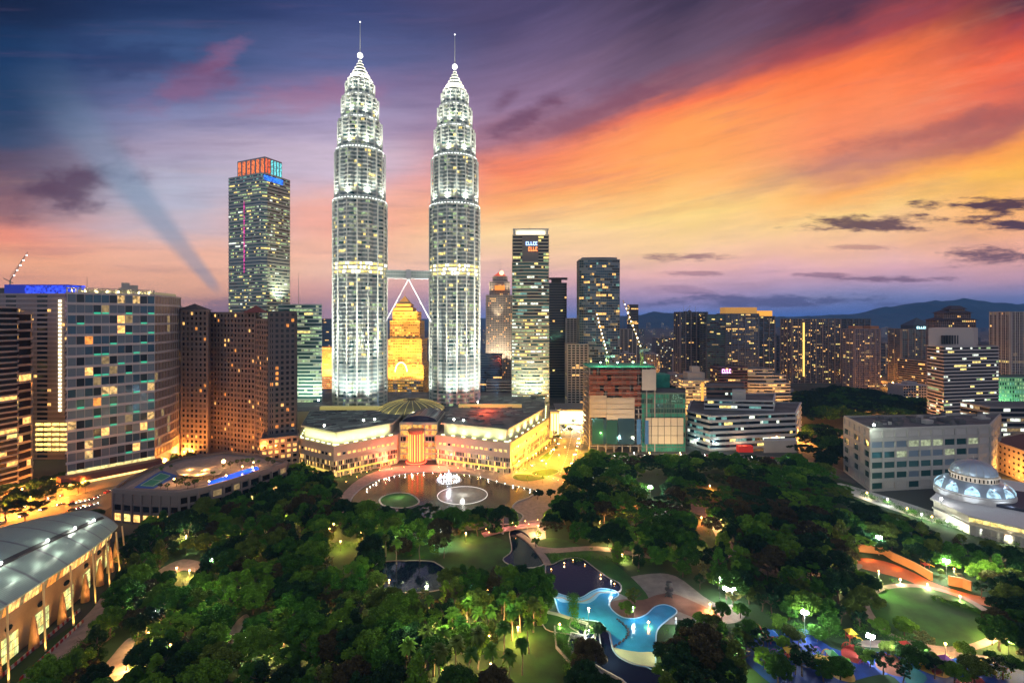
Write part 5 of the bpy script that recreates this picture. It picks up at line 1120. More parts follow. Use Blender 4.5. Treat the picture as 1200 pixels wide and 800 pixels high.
for i in range(2600):
    if made >= 235: break
    Y = 1000*math.exp(r.random()*1.9); px = r.choice((r.uniform(725, 1215), r.uniform(735, 1215), r.uniform(560, 700), r.uniform(200, 600)))
    w = r.uniform(14, 42); h = r.uniform(14, 60)*(1+.5*(Y > 2000)); 
    if ZT(383, Y) < h and r.random() < .85: continue
    if 905 < px < 1110 and Y < 1500: continue
    if px < 700 and Y < 1500: continue
    x = A(px, Y)[0]
    if any(abs(x-a) < (w+c)/2+4 and abs(Y-b) < 45 for a, b, c in taken): continue
    taken.append((x, Y, w)); far_block(px, Y, w, h, r.randrange(4), r, .09); made += 1
r = random.Random(5)
for px, Y, w, h, lb in ((783,1250,60,78,'grey-blue slab block left of the dark masted tower'),(765,1050,30,52,'small dusky block behind the second crane'),(755,760,30,58,'white-edged block behind the construction deck'),(735,820,26,70,'brown block just behind the unfinished building'),
   (790,900,46,26,'low amber-lit shed block left of the masted tower'),(1075,700,40,34,'low block right of the diagonal orange road'),(548,1250,24,88,'grey tower seen right of the right twin skyscraper'),(1180,1200,50,70,'pale block left of the ribbed tower'),
   (930,740,20,18,'small lit house left of the dark wood'),(650,1150,26,110,'slate block behind the round-fronted tower'),(508,1500,36,90,'faint block between the twin skyscrapers')):
    o = far_block(px, Y, w, h, r.randrange(3), r, .16, lb); del o['group']
# ================================================================= convention centre (left foreground)
cc = thing('convention_centre', 'curved metal-roofed convention hall with glowing amber glass side and slanted columns', 'hall', (-215, 200, 0))
fac = [(-181, 120, 24), (-184, 150, 24.5), (-187, 182, 24.5), (-191.5, 206, 23.8), (-197.5, 230, 22.2), (-205, 250, 20), (-213, 266, 18)]
def lerp_fac(t):
    f = t*(len(fac)-1); i = min(int(f), len(fac)-2); f -= i; return tuple(fac[i][k]+(fac[i+1][k]-fac[i][k])*f for k in range(3))
NS = 36
m = MB(); rows = []
for i in range(NS+1):
    t_ = i/NS; x, y, z = lerp_fac(t_); row = []
    wdt = 95*(1-0.55*t_**2.2); rise = 11*(1-.45*t_**2)
    for j in range(15):
        s = j/14; row.append((x+1.2-wdt*s, y+(s**1.0)*12*t_-3*math.sin(PI*s)*0, z+rise*math.sin(PI*min(s*1.05, 1))**.8 if 0 < s < .95 else z))
    rows.append(row)
w_ = 15; top = [v for q in rows for v in q]; bot = [(a, b, c-.7) for a, b, c in top]
fs = [(k*w_+i, k*w_+i+1, (k+1)*w_+i+1, (k+1)*w_+i) for k in range(NS) for i in range(14)]
edge = [k*w_ for k in range(NS+1)]+[NS*w_+i for i in range(1, 15)]; n_ = len(top)
m.add(top+bot, fs+[tuple(q+n_ for q in f[::-1]) for f in fs]+[(edge[i], edge[i+1], edge[i+1]+n_, edge[i]+n_) for i in range(len(edge)-1)])
roof_cc = mat('hall_roof', (.36,.47,.43), .45, .2, var=.06, scale=.05)
rf = m.build('roof', roof_cc, cc)
m = MB()
for k in range(0, NS*5+1):
    t_ = k/(NS*5); f = t_*NS; i = min(int(f), NS-1); f -= i
    L_ = [tuple(rows[i][j][q]*(1-f)+rows[i+1][j][q]*f for q in range(3)) for j in range(15)]
    wd_ = .45 if k % 20 == 0 else .09
    for j in range(14):
        a, b = L_[j], L_[j+1]; m.quad((a[0], a[1]-wd_, a[2]+.06), (b[0], b[1]-wd_, b[2]+.06), (b[0], b[1]+wd_, b[2]+.06), (a[0], a[1]+wd_, a[2]+.06), 1 if k % 20 == 0 else 0)
m.build('standing_seam', [mat('seam', (.30,.38,.37), .45, .3), metal_g], rf)
m = MB(); 
for i in range(2, NS-1):
    a, b = rows[i], rows[i+1]; 
    for q0, q1, dz_ in ((2.55, 2.95, .5),):
        P_ = lambda R_, q: tuple(R_[int(q)][k]*(1-q%1)+R_[int(q)+1][k]*(q%1) for k in range(3))
        a0, a1, b0, b1 = P_(a, q0), P_(a, q1), P_(b, q0), P_(b, q1); m.quad(*[(v[0], v[1], v[2]+dz_) for v in (a0, a1, b1, b0)]); m.quad((*a0[:2], a0[2]), (*b0[:2], b0[2]), (*b0[:2], b0[2]+dz_), (*a0[:2], a0[2]+dz_)); m.quad((*a1[:2], a1[2]), (*b1[:2], b1[2]), (*b1[:2], b1[2]+dz_), (*a1[:2], a1[2]+dz_))
m.build('ridge_vent', metal_d, rf)
for k, t_ in enumerate((.30, .47, .62, .76, .9)):
    i = int(t_*NS); P_ = rows[i][2]; q = rows[i][3]; c_ = (P_[0]*.3+q[0]*.7, P_[1], P_[2]*.3+q[2]*.7+1.0)
    l = thing('roof_floodlight', ['first','second','third','fourth','fifth'][k]+' bright floodlight from the bottom of the photo along the hall roof strip', 'floodlight', (c_[0], c_[1], c_[2]-.4)); m = MB(); m.ball(c_, .55); m.build('lamp', MATS['bulb_white'], l); lamp('POINT', (c_[0], c_[1], c_[2]+1.6), 1300, (.95, 1, .8), .4)
for t_, s_ in ((.35, 0.9), (.5, 1.1), (.42, .6), (.6, .8), (.72, 1.0)):
    i = int(t_*NS); P_ = rows[i][1]; lamp('POINT', (P_[0], P_[1], P_[2]+2.6), 500, (.95, 1, .8), .3)
clad = mat('hall_cladding', (.34,.20,.12), .7, var=.2, scale=.1)
m = MB()
for i in range(NS):
    a, b = lerp_fac(i/NS), lerp_fac((i+1)/NS); xo = -3
    m.quad((a[0]+xo, a[1], 0), (b[0]+xo, b[1], 0), (b[0]+xo, b[1], a[2]), (a[0]+xo, a[1], a[2])); 
a = lerp_fac(1); m.quad((a[0]-3, a[1], 0), (a[0]-50, a[1]+12, 0), (a[0]-50, a[1]+12, 17.6), (a[0]-3, a[1], 17.6)); m.build('wall', clad, cc)
r = random.Random(3)
for i in range(NS*2):
    a, b = lerp_fac((i+.06)/NS/2), lerp_fac((i+.94)/NS/2); g = MB(); xo = -2.4
    g.quad((a[0]+xo, a[1], a[2]-6.2), (b[0]+xo, b[1], b[2]-6.2), (b[0]+xo+1.2, b[1], b[2]-.9), (a[0]+xo+1.2, a[1], a[2]-.9)); g.build('clerestory_window', r.choice([w_warm, w_warm, w_yel, w_or, w_dim]), cc)
for i in range(9):
    t0, t1 = (i+.12)/9, (i+.62)/9; a, b = lerp_fac(t0), lerp_fac(t1)
    g = MB(); n = 8
    for q in range(n):
        aa, bb = [tuple(a[k]+(b[k]-a[k])*(q+e)/n for k in range(3)) for e in (.05, .95)]
        for z0, z1 in ((.4, 3.3), (3.6, 6.6), (6.9, 9.6)): g.quad((aa[0]-2.5, aa[1], z0), (bb[0]-2.5, bb[1], z0), (bb[0]-2.5, bb[1], z1), (aa[0]-2.5, aa[1], z1), r.choice((0, 0, 1)))
    g.build('lobby_window', [lit('lobby_green', (.85, .95, .35), 1.0), w_yel], cc)
    c_ = lerp_fac((i+.82)/9); m = MB(); m.lathe((c_[0]+1.0, c_[1], 0), [(1.7, 0), (1.5, 4), (1.0, 8.5), (.4, 12.5)], 12); m.build('cone_column', mat('copper_cladding', (.55,.26,.12), .5, .3, var=.2, scale=.4), cc)
    m = MB(); m.tube((c_[0]+7.5, c_[1]-2, 0), (c_[0]+.8, c_[1]+4, c_[2]-1), .35, 6); m.build('slanted_strut', mat('strut_lit', (.7,.5,.25), .5), cc)
    lamp('SPOT', (c_[0]+9, c_[1]-3, .6), 5200, (1, .62, .2), .3, aim=(c_[0]+1, c_[1], 9), spot=75, blend=1)
    d_ = lerp_fac((i+.4)/9); lamp('SPOT', (d_[0]+5, d_[1], .5), 7500, (1, .55, .16), .3, aim=(d_[0]-1, d_[1], 13), spot=90, blend=1)
    m = MB(); m.add([(d_[0]-2.3, d_[1]-1+2*math.cos(k*PI/4)*.0+1.6*math.cos(k*PI/4), 12.6+1.2*math.sin(k*PI/4)) for k in range(8)], [tuple(range(8))]); m.build('oval_opening', glass_dark, cc)
# red and white barriers in two rows beside the hall
bar_r = mat('barrier_red', (.45,.03,.03), .5); bar_w = mat('barrier_white', (.6,.55,.52), .5); n_b = 0
for (pa, pb, cnt) in (((2, 793), (93, 716), 30), ((24, 797), (97, 729), 27)):
    a, b = Vector(G(*pa)), Vector(G(*pb)); u = (b-a).normalized()
    for k in range(cnt):
        c_ = a.lerp(b, (k+.5)/cnt); red = k % 2 == 0
        t = thing('road_barrier', ('red' if red else 'white')+' plastic barrier in the '+('inner row beside the hall' if pa[0] < 10 else 'outer row beside the lawn'), 'barrier', (c_.x, c_.y, 0.05), ('red' if red else 'white')+' barriers, '+('inner' if pa[0] < 10 else 'outer')+' row')
        m = MB(); m.obox(c_, u, .9, .3, .05, .3); m.obox(c_, u, .88, .18, .3, 1.1); m.obox(c_, u, .7, .08, 1.1, 1.3); m.build('body', bar_r if red else bar_w, t)
# ================================================================= trees
def leaf_mat(name, c, var=.35): return mat('leaf_'+name, c, .75, 0, .25, var=var, scale=.35, rnd_obj=.28)
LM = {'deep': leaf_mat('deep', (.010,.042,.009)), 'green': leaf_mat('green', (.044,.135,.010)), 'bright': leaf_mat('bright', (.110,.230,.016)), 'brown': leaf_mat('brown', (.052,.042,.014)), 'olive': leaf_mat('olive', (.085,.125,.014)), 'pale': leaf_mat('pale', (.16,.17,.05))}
bark = mat('bark', (.12,.08,.055), .9, var=.25, scale=1.0); bark_p = mat('palm_bark', (.22,.18,.14), .9, var=.25, scale=1.0)
def leaf_mesh(name, centres, radii, per, size, seed, material, flat=.75):
    g = np.random.default_rng(seed); c = np.repeat(np.array(centres), per, axis=0); rr = np.repeat(np.array(radii), per)
    d = g.normal(size=c.shape); d /= np.linalg.norm(d, axis=1)[:, None]; d *= (g.random(len(c))**.38*rr)[:, None]; d[:, 2] *= flat; p = c+d
    a = g.normal(size=c.shape); a /= np.linalg.norm(a, axis=1)[:, None]; a[:, 2] *= .5; b = np.cross(a, g.normal(size=c.shape)); b /= np.linalg.norm(b, axis=1)[:, None]+1e-6
    s = (size*(.6+.8*g.random(len(c))))[:, None]; a = a*s; b = b*s*.6
    v = np.stack([p-a, p-b*.9, p+a, p+b*.9], 1).reshape(-1, 3); n = len(p)
    me = bpy.data.meshes.new(name); me.vertices.add(4*n); me.vertices.foreach_set('co', v.astype(np.float32).ravel()); me.loops.add(4*n); me.loops.foreach_set('vertex_index', np.arange(4*n, dtype=np.int32))
    me.polygons.add(n); me.polygons.foreach_set('loop_start', np.arange(0, 4*n, 4, dtype=np.int32)); me.polygons.foreach_set('loop_total', np.full(n, 4, dtype=np.int32)); me.materials.append(material); me.update(calc_edges=True)
    return me
def trunk_mesh(kind, h, seed, m=bark):
    r = random.Random(seed); b = MB(); x = y = 0; r0 = .035*h if kind != 'palm' else .28; z = 0; n = 5; P_ = (0, 0, -.3)
    for k in range(n):
        q = (P_[0]+r.uniform(-.25, .25), P_[1]+r.uniform(-.25, .25), h*.62*(k+1)/n if kind != 'palm' else h*.9*(k+1)/n); b.tube(P_, q, r0*(1-.12*k), 7, 0, r0*(1-.12*(k+1))); P_ = q
    if kind != 'palm':
        for k in range(6):
            a = k*1.05+r.random(); l = h*r.uniform(.25, .4); s = (P_[0]*.7, P_[1]*.7, h*r.uniform(.32, .58)); e = (s[0]+l*math.cos(a), s[1]+l*math.sin(a), s[2]+l*r.uniform(.5, .9)); b.tube(s, e, r0*.5, 5, 0, r0*.15)
            for w in (.5, -.5): f = tuple(s[i]+(e[i]-s[i])*.6 for i in range(3)); b.tube(f, (f[0]+l*.45*math.cos(a+w), f[1]+l*.45*math.sin(a+w), f[2]+l*.5), r0*.22, 4, 0, r0*.08)
    me = b.build('t_', m); d = me.data; bpy.data.objects.remove(me); return d
def crown_pts(kind, h, seed):
    r = random.Random(seed); C_, R_ = [], []
    if kind == 'broad':
        rad = h*.50; cz = h*.64
        for k in range(46):
            a, u = r.random()*2*PI, r.uniform(-.45, 1); s = math.sqrt(max(0, 1-u*u))*r.uniform(.72, 1.02); lob = 1+.16*math.sin(3*a+seed)+.1*math.sin(5*a+seed*2)
            C_.append((rad*s*lob*math.cos(a), rad*s*lob*math.sin(a), cz+h*.34*u*r.uniform(.85, 1.08))); R_.append(h*r.uniform(.09, .15))
        for k in range(6): C_.append((r.uniform(-.2, .2)*h, r.uniform(-.2, .2)*h, cz+r.uniform(-.05, .15)*h)); R_.append(h*.18)
    elif kind == 'umbrella':
        rad = h*.78; cz = h*.8
        for k in range(60):
            a, q = r.random()*2*PI, math.sqrt(r.random()); lob = 1+.15*math.sin(3*a+seed)
            C_.append((rad*q*lob*math.cos(a), rad*q*lob*math.sin(a), cz+h*.13*(1-q*q)+r.uniform(-.03, .03)*h)); R_.append(h*r.uniform(.07, .12))
    elif kind == 'column':
        for k in range(48):
            z = r.random(); rd = h*.20*math.sin(PI*min(.12+z*.88, 1))**.6*(1.1-.5*z); a = r.random()*2*PI; C_.append((rd*math.cos(a), rd*math.sin(a), h*(.16+.78*z))); R_.append(h*r.uniform(.06, .10))
    elif kind == 'airy':
        for k in range(26):
            a, u = r.random()*2*PI, r.uniform(-.6, 1); s = math.sqrt(1-u*u*.9); C_.append((h*.36*s*math.cos(a)*r.uniform(.4, 1.1), h*.36*s*math.sin(a)*r.uniform(.4, 1.1), h*.66+h*.27*u)); R_.append(h*r.uniform(.05, .11))
    return C_, R_
def palm_crown(h, seed, material):
    r = random.Random(seed); b = MB(); top = h*.9
    for k in range(54):
        a = r.random()*2*PI; el = r.uniform(-.55, 1.35); l = r.uniform(2.2, 3.1); d = Vector((math.cos(a)*math.cos(el), math.sin(a)*math.cos(el), math.sin(el))); s_ = Vector((-math.sin(a), math.cos(a), 0)); p = Vector((0, 0, top)); prev = None
        for i in range(6):
            q = p+d*(l*i/5)+Vector((0, 0, -.16*i*i*l/10)); wv = .62*math.sin(PI*(.12+.8*i/5)); tip = (q-s_*wv-Vector((0, 0, .25*wv)), q, q+s_*wv-Vector((0, 0, .25*wv)))
            if prev: b.quad(prev[0], prev[1], tip[1], tip[0]); b.quad(prev[1], prev[2], tip[2], tip[1])
            prev = tip
    o = b.build('t_', material); d = o.data; bpy.data.objects.remove(o); return d
PROTO = {}
def proto(kind, tone, var):
    key = (kind, tone, var)
    if key not in PROTO:
        h = {'broad': 12, 'umbrella': 11, 'column': 14, 'airy': 8, 'palm': 12}[kind]; sd_ = var*13+{'broad': 1, 'umbrella': 2, 'column': 3, 'airy': 4, 'palm': 5}[kind]
        if kind == 'palm': cm = palm_crown(h, sd_, LM[tone])
        else:
            ck = ('m', kind, var); 
            if ck not in PROTO:
                c_, R_ = crown_pts(kind, h, sd_); PROTO[ck] = leaf_mesh('crown', c_, R_, {'broad': 300, 'umbrella': 230, 'column': 130, 'airy': 90}[kind], {'broad': .33, 'umbrella': .31, 'column': .42, 'airy': .30}[kind], sd_, LM['deep'], .8 if kind != 'umbrella' else .45)
            cm = PROTO[ck].copy(); cm.materials[0] = LM[tone]
        tk = ('t', kind, var)
        if tk not in PROTO: PROTO[tk] = trunk_mesh(kind, h, sd_, bark_p if kind == 'palm' else bark)
        PROTO[key] = (h, cm, PROTO[tk])
    return PROTO[key]
KN = {'broad': 'broadleaf_tree', 'umbrella': 'rain_tree', 'column': 'columnar_tree', 'airy': 'young_tree', 'palm': 'palm_tree'}
def plant(kind, tone, x, y, h, label, rr, group=None, z=0.0):
    h0, cm, tm = proto(kind, tone, rr.randrange(3)); s = h/h0
    t = thing(KN[kind], label, 'tree', (x, y, z), group); t.rotation_euler = (0, 0, rr.random()*2*PI); t.scale = (s*rr.uniform(.92, 1.12), s*rr.uniform(.92, 1.12), s)
    for nm, me in (('crown', cm), ('trunk', tm)): o = bpy.data.objects.new(nm, me); C.objects.link(o); o.parent = t
    return t
def inpoly(x, y, p):
    c_ = False; j = len(p)-1
    for i in range(len(p)):
        if (p[i][1] > y) != (p[j][1] > y) and x < (p[j][0]-p[i][0])*(y-p[i][1])/(p[j][1]-p[i][1])+p[i][0]: c_ = not c_
        j = i
    return c_
HALLP = [(-20,810),(0,775),(60,735),(100,700),(128,668),(140,640),(160,625),(-100,560),(-100,900)]
CLEAR = [[(412,586),(425,572),(445,562),(470,556),(500,553.5),(530,554),(560,558),(590,567),(628,575),(605,588),(600,595),(575,596),(520,595),(440,592)], [(400,556),(430,552),(480,545),(560,548),(640,556),(668,566),(655,585),(640,610),(612,612),(600,590),(628,575),(560,556),(500,551),(440,562),(415,580),(400,580)], POND2, POOL, DECK, OVAL, PLAZA, HALLP, [(0,800),(20,800),(95,735),(130,700),(150,660),(120,690),(60,740)], CASC, LAWN1, POND1, STREAM, LAWN3, SHAL,
   [(120,720),(140,690),(150,672),(136,664),(126,690),(100,730),(60,775),(70,790)], [(126,770),(142,745),(155,745),(158,760),(145,800),(118,800)], [(190,672),(215,652),(246,660),(232,672),(205,682)], [(272,770),(274,735),(286,720),(296,730),(288,770)],
   LAWN5, [(520,660),(530,640),(565,627),(600,640),(600,655),(575,664)], [(1000,648),(1060,655),(1100,678),(1178,702),(1170,714),(1130,708),(1005,664)], [(985,560),(1090,594),(1200,626),(1300,650),(1300,672),(1090,616),(985,580)],
   [(870,740),(900,725),(1000,738),(1190,772),(1230,830),(880,830)], [(750,562),(776,560),(780,582),(750,584)], [(820,562),(845,564),(845,575),(820,573)], [(805,604),(830,604),(830,616),(805,614)], [(585,742),(640,735),(665,745),(672,800),(600,820)],
   [(395,550),(420,552),(420,580),(395,590)], [(810,630),(845,632),(840,642),(812,640)], [(905,690),(880,690),(868,720),(905,720)]]
CLEAR = [[G(*q) for q in p] for p in CLEAR]
LINE = [(690,541),(760,538),(930,541),(1000,566),(1100,606),(1200,636),(1300,662)]
TREEP = [G(*q) for q in [(-100,830),(60,790),(132,690),(140,655),(180,625),(215,615),(330,572),(345,556),(430,582),(440,604),(560,612),(640,600),(662,580),(676,558),(690,545),(930,547),(1005,574),(1100,616),(1200,648),(1300,676),(1500,800),(1500,900),(-100,900)]]
rt_ = random.Random(21); spots = []; cells_ = {}
def clear_spot(x, y, h, cr, slack):
    D2 = y
    for k in range(0, 5):                        # nothing standing in front of the open spaces either
        yy = y if k == 0 else y*130/(130-h*k/4.4); xx = x*yy/y
        for dx_ in ((0,) if k else (0, -cr*.8, cr*.8)):
            if any(inpoly(xx+dx_, yy, p) for p in CLEAR): return k <= slack and False
    return True
regions = [('beside the convention hall', lambda px, py: px < 170), ('in front of the hotel podium', lambda px, py: px < 345 and py < 655), ('near the white lamp at bottom left', lambda px, py: px < 330 and py > 700),
  ('in the wood left of the lake', lambda px, py: px < 430 and py < 680), ('in the wood at bottom left of centre', lambda px, py: px < 460), ('between the lake and the small pond', lambda px, py: px < 620 and py < 665), ('in front of the small pond', lambda px, py: px < 660 and py >= 665),
  ('beside the road end near the lake', lambda px, py: px < 720 and py < 600), ('opposite the unfinished building', lambda px, py: px < 830 and py < 600), ('below the low striped office', lambda px, py: px < 1010 and py < 620), ('between footbridge and dark pond', lambda px, py: px < 790 and py < 690),
  ('in the wood above the playground', lambda px, py: px < 1000 and py < 700), ('along the walkway by the mosque', lambda px, py: py < 690), ('around the blue paddling pool', lambda px, py: px < 870), ('around the playground', lambda px, py: px < 1030), ('around the oval lawn', lambda px, py: True)]
def region(x, y):
    px = 600+580*x/y; py = 372+75400/y
    for nm, f in regions:
        if f(px, py): return nm
for i in range(60000):
    if len(spots) >= 980: break
    py = 372+75400/rt_.uniform(176, 440) if rt_.random() < .8 else rt_.uniform(540, 840); y = 75400/(py-372); px = rt_.uniform(0, 1215); x = (px-600)/580*y
    if not inpoly(x, y, TREEP): continue
    far_wood = py < 625 and px > 690
    kind = rt_.choices(('umbrella', 'broad', 'column', 'airy', 'palm'), (7, 3, .2, .2, 0) if far_wood else (.6, 6, 1.1, 1.4, .3))[0]
    h = {'umbrella': rt_.uniform(9, 13), 'broad': rt_.uniform(9, 14.5), 'column': rt_.uniform(10, 16), 'airy': rt_.uniform(5, 8), 'palm': rt_.uniform(9, 12)}[kind]
    if 1000 < px and 640 < py < 700: h *= .75
    cr = {'umbrella': .7, 'broad': .46, 'column': .22, 'airy': .34, 'palm': .25}[kind]*h
    if not clear_spot(x, y, h, cr, 0): continue
    sp_ = max(4.0, cr*1.12); key = (int(x//12), int(y//12)); bad = False
    for a in (-1, 0, 1):
        for b in (-1, 0, 1):
            for (qx, qy, qs) in cells_.get((key[0]+a, key[1]+b), ()):
                if (qx-x)**2+(qy-y)**2 < ((sp_+qs)*.5)**2*1.25: bad = True; break
    if bad: continue
    cells_.setdefault(key, []).append((x, y, sp_)); spots.append([kind, x, y, h, px, py])
def tone_of(kind, px, py):
    if kind == 'airy': return rt_.choice(('bright', 'olive', 'pale', 'brown'))
    if kind == 'palm': return 'bright'
    if px < 340 and py > 700 or 400 < px < 560 and py > 680: w = (2, 3.4, 4, .6, 1.4, 0)
    elif py < 600: w = (4, 5, 1.2, .3, .8, 0)
    elif px > 650: w = (5, 3.4, 1.5, 1.0, 1.0, 0)
    else: w = (4, 4, 1.8, 1.0, 1.2, 0)
    return rt_.choices(('deep', 'green', 'bright', 'brown', 'olive', 'pale'), w)[0]
TW = {'deep': 'dark green', 'green': 'green', 'bright': 'fresh light green', 'brown': 'brownish', 'olive': 'olive green', 'pale': 'pale yellow-green'}
KW = {'broad': 'round-crowned tree', 'umbrella': 'wide flat-crowned rain tree', 'column': 'tall narrow tree', 'airy': 'small loose young tree', 'palm': 'palm'}
# trees seen one by one
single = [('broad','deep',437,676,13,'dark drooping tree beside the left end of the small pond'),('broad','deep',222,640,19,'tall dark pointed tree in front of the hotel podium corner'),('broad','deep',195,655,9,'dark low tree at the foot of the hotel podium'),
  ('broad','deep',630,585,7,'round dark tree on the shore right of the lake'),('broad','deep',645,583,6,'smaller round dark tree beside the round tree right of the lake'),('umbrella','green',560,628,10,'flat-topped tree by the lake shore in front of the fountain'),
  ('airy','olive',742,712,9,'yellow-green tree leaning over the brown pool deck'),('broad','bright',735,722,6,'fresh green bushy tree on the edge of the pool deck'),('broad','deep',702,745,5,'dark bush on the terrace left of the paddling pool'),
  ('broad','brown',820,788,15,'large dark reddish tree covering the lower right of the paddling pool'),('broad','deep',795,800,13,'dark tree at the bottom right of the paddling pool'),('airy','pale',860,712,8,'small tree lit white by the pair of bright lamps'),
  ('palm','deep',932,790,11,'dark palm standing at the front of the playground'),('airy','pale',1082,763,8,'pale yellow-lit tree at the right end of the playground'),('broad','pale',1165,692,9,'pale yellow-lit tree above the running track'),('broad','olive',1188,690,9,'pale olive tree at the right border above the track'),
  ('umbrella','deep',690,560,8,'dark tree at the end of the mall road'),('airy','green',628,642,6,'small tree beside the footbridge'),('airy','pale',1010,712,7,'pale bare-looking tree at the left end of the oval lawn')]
singles_xy = []
rs = random.Random(44)
for kind, tone, px, py, h, lb in single: x, y = G(px, py); plant(kind, tone, x, y, h, lb, rs); singles_xy.append((x, y))
ps = 0
for k, (px, py, h) in enumerate(((878,752,8),(893,762,9),(912,738,6),(925,748,5),(940,792,9),(958,752,6),(972,742,7),(1008,738,8),(1032,745,7),(1048,772,6),(1035,790,8),(1066,788,9),(985,796,7),(1095,795,8),(1130,772,6),(1142,800,9),(1175,796,8),(912,800,9),(1010,775,5),(950,770,5),(1060,745,7),(1000,726,8),(985,730,8),(968,728,9),(925,726,8),(905,720,9),(1010,690,8),(878,708,7),(893,716,8),(868,724,6),(846,726,7),(905,704,8),(822,736,6),(836,742,7),(820,690,7),(800,676,8),(842,690,6),(900,758,5),(918,764,6),(936,756,5),(946,782,6),(965,798,7),(988,786,5),(1004,762,5),(1020,782,6),(1040,768,5),(1058,800,7),(1078,768,5),(1090,784,6),(1104,792,6),(1118,800,7),(1138,784,5),(1156,790,6),(1165,780,5),(1185,788,6),(884,770,6),(896,784,7),(872,760,6),(1080,652,7),(1120,668,7),(1140,672,8),(1150,700,7),(1070,650,8),(1045,645,6))):
    x, y = G(px, py); tn = ('green', 'deep', 'bright', 'olive', 'deep', 'green')[k % 6]; gk = 'playground trees' if py > 715 else 'track trees'
    plant(('broad', 'airy', 'broad')[k % 3], tn, x, y, h, {'green': 'green', 'deep': 'dark green', 'bright': 'fresh green', 'olive': 'olive green'}[tn]+(' tree among the coloured play equipment' if py > 715 else ' tree beside the orange running track'), rs, tn+' '+gk); singles_xy.append((x, y))
for px, py, h in ((478,792,15),(500,798,14),(515,800,15),(498,776,15),(520,772,14),(535,790,15),(552,800,14),(560,778,15),(575,795,14),(590,770,15),(596,800,13),(540,760,14),(560,750,15),(600,745,14),(575,745,14),(530,748,14),(620,760,14),(612,785,13),(548,735,14),(590,730,14),(465,655,13),(452,646,12),(478,640,12),(506,640,12),(520,648,11),(492,652,12),(470,640,12),(610,735,14),(625,735,14)):
    x, y = G(px, py+6); plant('palm', rs.choice(('bright', 'olive', 'bright', 'green')), x, y, h, 'tall fan palm in the lit palm grove in front of the small pond' if py > 700 else 'tall slim palm with bare trunk between the lake and the small pond', rs, 'palms of the grove at the bottom' if py > 700 else 'palms between lake and pond'); singles_xy.append((x, y)); ps += 1
spots = [q for q in spots if all((q[1]-a)**2+(q[2]-b)**2 > 22 for a, b in singles_xy)]
spots.sort(key=lambda q: q[3]/q[2]*-1 if q[0] != 'airy' else 0)
big, rest = spots[:285], spots[285:]
for kind, x, y, h, px, py in big:
    tn = tone_of(kind, px, py); rg = region(x, y); plant(kind, tn, x, y, h, '%s %s %s' % (TW[tn], KW[kind], rg), rt_, '%s %ss %s' % (TW[tn], KW[kind], rg))
def merged(name, lst, detail, rr, label):
    V = []; 
    for kind, tone, x, y, h in lst:
        h0, cm, tm = proto(kind, tone, rr.randrange(3)); 
        key = ('a', cm.name)
        if key not in PROTO: a = np.empty(len(cm.vertices)*3, np.float32); cm.vertices.foreach_get('co', a); PROTO[key] = a.reshape(-1, 4, 3) if len(a) % 12 == 0 else None
        q = PROTO[key]
        if q is None: continue
        s = h/h0; f = int(1/detail); q = q[rr.randrange(f)::f]; cen = q.mean(1, keepdims=True); q = (cen+(q-cen)*math.sqrt(f)*.9)*s
        a = rr.random()*6.28; ca, sa = math.cos(a), math.sin(a); w = q.copy(); w[..., 0] = q[..., 0]*ca-q[..., 1]*sa+x; w[..., 1] = q[..., 0]*sa+q[..., 1]*ca+y; V.append((tone, w))
    tones = sorted({t for t, _ in V}); mi = np.concatenate([np.full(len(w), tones.index(t), np.int32) for t, w in V]); v = np.concatenate([w for _, w in V]); n = len(v)
    me = bpy.data.meshes.new(name); me.vertices.add(4*n); me.vertices.foreach_set('co', v.astype(np.float32).ravel()); me.loops.add(4*n); me.loops.foreach_set('vertex_index', np.arange(4*n, dtype=np.int32)); me.polygons.add(n)
    me.polygons.foreach_set('loop_start', np.arange(0, 4*n, 4, dtype=np.int32)); me.polygons.foreach_set('loop_total', np.full(n, 4, dtype=np.int32))
    for t in tones: me.materials.append(LM[t])
    me.polygons.foreach_set('material_index', mi); me.update(calc_edges=True); o = bpy.data.objects.new(name, me); C.objects.link(o); tag(o, label, 'trees', None, 'stuff'); return o
merged('park_woodland', [(k if k != 'palm' else 'broad', tone_of(k if k != 'palm' else 'broad', px, py), x, y, h) for k, x, y, h, px, py in rest], .5, rt_, 'smaller and more distant trees of the park woodland')
# woods in the city beyond
city_w = []
rw_ = random.Random(9)
def scatter(poly, n, hr, kinds=('broad', 'umbrella')):
    P_ = [G(*q) for q in poly]; xs = [q[0] for q in P_]; ys = [q[1] for q in P_]; k = 0
    for i in range(n*40):
        x, y = rw_.uniform(min(xs), max(xs)), rw_.uniform(min(ys), max(ys))
        if inpoly(x, y, P_): city_w.append((rw_.choice(kinds), rw_.choices(('deep', 'green'), (3, 1))[0], x, y, rw_.uniform(*hr))); k += 1
        if k >= n: break
scatter([(925,492),(935,474),(980,466),(1040,470),(1078,484),(1085,492),(1050,500),(990,498),(930,502)], 170, (14, 24)); scatter([(935,545),(932,520),(960,512),(985,518),(985,540),(970,556)], 26, (13, 18))
scatter([(1090,500),(1060,492),(1090,488)], 8, (10, 14)); scatter([(640,505),(650,500),(660,482),(668,482),(668,500),(655,512)], 6, (8, 11)); scatter([(740,470),(790,455),(800,470),(760,480)], 14, (10, 15)); scatter([(880,500),(930,495),(930,512),(890,515)], 12, (9, 13))
merged('city_woodland', city_w, .34, rw_, 'dark woods between the apartment towers beyond the park')
